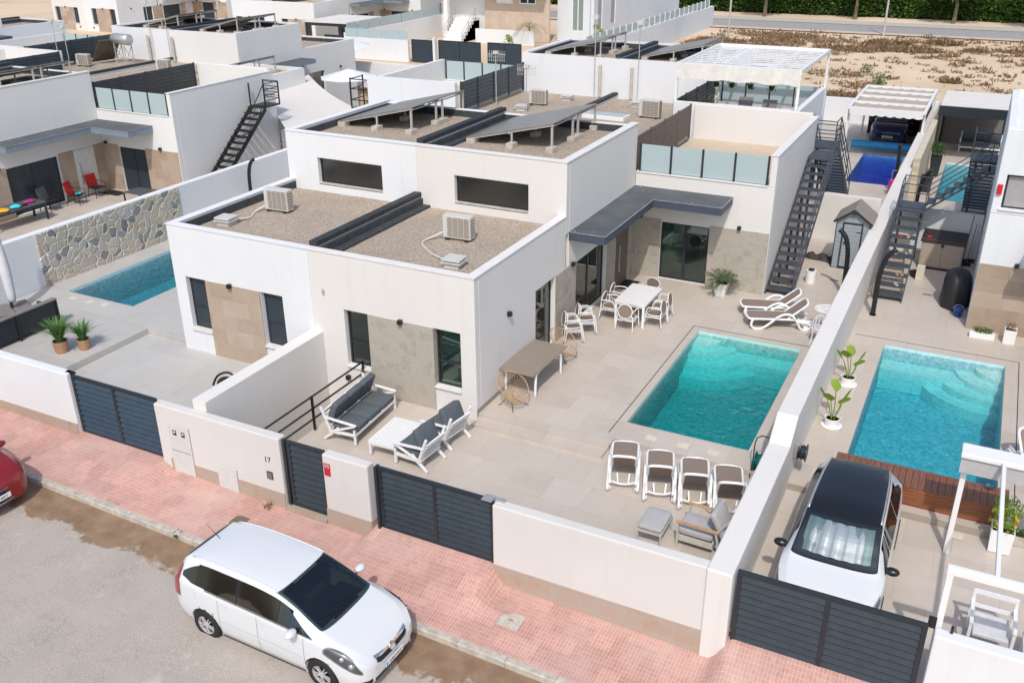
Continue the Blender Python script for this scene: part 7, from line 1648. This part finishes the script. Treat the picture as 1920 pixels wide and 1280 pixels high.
# lamp posts and trees by the field road
def lamp_post(x, y, h, label): 
    t = thing('street_lamp', label, 'street lamp', (x, y, 0)); MB().tube([(0, 0, 0), (0, 0, h*.5), (0, 0, h)], [.11, .085, .06], 10).build('pole', 'galvanised', t); MB().tube([(0, 0, h), (.9, 0, h+.15)], .04, 8).build('arm', 'galvanised', t); MB().box(.8, 1.5, -.14, .14, h+.08, h+.2).build('lamp_head', 'steel', t)
lamp_post(-10.6, 104.6-5.0, 8, 'tall street lamp beside the field road'); lamp_post(-23.4, 91.0, 8, 'thin street lamp at the left end of the field near the long glass topped wall'); lamp_post(-62.6, 66.0, 7, 'pale street lamp in front of the distant white half house')
def tree(x, y, H, r, n, label, mat='leaf_green', L=.35, th=.45):
    t = thing('tree', label, 'tree', (x, y, 0)); m = MB(); m.tube([(0, 0, 0), (.05, 0, H*.3), (.0, .05, H*.55)], [.22, .17, .12], 8)
    lim = []
    for i in range(6): a = 2*pi*i/6+random.uniform(-.3, .3); e = Vector((cos(a)*r*.6, sin(a)*r*.6, H*random.uniform(.65, .9))); lim.append(e); m.tube([(0, .05, H*.45), Vector((0, .05, H*.45)).lerp(e, .5)+Vector((0, 0, -.1)), e], [.09, .06, .03], 6)
    m.build('trunk', 'bark', t); m = MB()
    cl = [(e, r*random.uniform(.3, .5)) for e in lim]+[(Vector((random.gauss(0, .4)*r, random.gauss(0, .4)*r, H*random.uniform(.6, 1.0))), r*random.uniform(.25, .45)) for _ in range(8)]
    for i in range(n):
        c, q = random.choice(cl); d = Vector((random.gauss(0, 1), random.gauss(0, 1), random.gauss(0, .8))).normalized(); p = c+d*q*random.random()**.35; m.leaf(p, d+Vector((0, 0, .3)), L*random.uniform(.6, 1.3), L*.5)
    m.build('crown', mat, t)
tree(-5.3, 113.2, 5.2, 2.8, 2600, 'broad green roadside tree beyond the field, right of the lamp'); tree(-15.3, 113.4, 5.0, 1.3, 900, 'thin young roadside tree beyond the field, left of the lamp', 'leaf_lime'); tree(-25.0, 112.6, 5.4, 2.4, 1700, 'roadside tree at the left end of the hedge', 'leaf_green'); tree(2.4, 112.0, 5.0, 2.2, 1500, 'roadside tree at the right frame edge beyond the field', 'leaf_green')
def hedge():
    t = thing('hedge', 'long dark green hedge along the far side of the field road', 'hedge', (-14, 118, 0)); m = MB(); random.seed(5)
    for i in range(30000):
        x = random.uniform(-52, 36); hh = 2.6+.5*sin(x*.9)+.3*sin(x*2.3); side = random.random()
        z = hh*random.random()**.7; y = -1.6+random.gauss(0, .18)+.5*sin(x*1.3)*.5 if side < .7 else random.uniform(-1.6, 1.6)
        if side >= .7: z = hh+random.gauss(0, .12)
        m.leaf((x, y, z), (random.gauss(0, .6), -1+random.gauss(0, .5), random.gauss(.3, .6)), random.uniform(.3, .6), .28)
    m.build('foliage', 'leaf_hedge', t); G = [[(-52+88*i/60, y, z) for y, z in ((-1.5, .2), (-1.5, 2.2), (1.5, 2.2), (1.5, .1))] for i in range(61)]; MB().grid(G).build('inner_branches', 'hedge_core', t)
    struct(MB().box(-60, 40, 119.5, 130, -.1, .02).build('verge', 'kerb_stone'))
plain('hedge_core', (.02, .035, .012), .9); hedge()
# dry weeds of the field: nobody could count them
def weeds():
    m = MB(); random.seed(11)
    def patch_(cx, cy, rx, ry, n, h):
        for i in range(n):
            a = random.uniform(0, 2*pi); q = math.sqrt(random.random()); x = cx+q*rx*cos(a); y = cy+q*ry*sin(a); m.leaf((x, y, -.04), (random.gauss(0, .8), random.gauss(0, .8), random.uniform(.3, 1)), h*random.uniform(.5, 1.3), h*.35)
    for c in [(-24, 88, 2.6, 4, 900, .4), (-22, 80, 2.2, 4, 500, .35), (-19, 90, 3, 3, 800, .4), (-20, 96, 4, 2.2, 700, .4), (-16, 94, 4, 2, 500, .4), (-12, 89, 3.2, 1.8, 900, .4), (-9.5, 94, 2.0, 1.2, 500, .5), (-7.5, 90, 3.0, 1.4, 800, .45), (-5, 95.5, 1.6, 1, 400, .55), (-2.0, 91.5, 1.2, .9, 260, .4), (2, 92.5, 3, 1.2, 400, .4), (-15, 84, 1.5, 1.0, 160, .35), (-1.8, 65.5, 1.2, .8, 420, .5), (-4.5, 66.3, .9, .7, 300, .5), (.6, 66, 2.0, .6, 420, .4), (-8.5, 70.5, 1.6, 1.6, 200, .35), (-9.3, 66, 1.5, 1.5, 380, .4), (-11, 75, 2, 1.8, 220, .35), (-3.0, 74.5, .7, .5, 140, .45)]: patch_(*c)
    for i in range(900):
        x, y = random.uniform(-26, 14), 62+38*random.random()**.8; k_ = random.random()**2; patch_(x, y, .1+.7*k_, .08+.4*k_, int(3+30*k_), .18+.25*k_)
    tag(m.build('dry_weeds', 'dry_weed'), 'scattered brown dry weeds and scrub across the sandy field', 'weeds', kind='stuff')
    for i, (x, y, lb) in enumerate([(-7.6, 73.5, 'round dark green bush in the sandy field, middle of three near the pergola'), (-7.3, 71.0, 'round dark green bush in the sandy field nearest the carport'), (-8.9, 76.5, 'low green bush in the sandy field farthest of the three near the pergola'), (-6.2, 97.0, 'grey green rounded bush near the field road')]): bush(x, y, -.05, .45, .5, 260, lb, 'leaf_hedge', L=.12)
weeds()
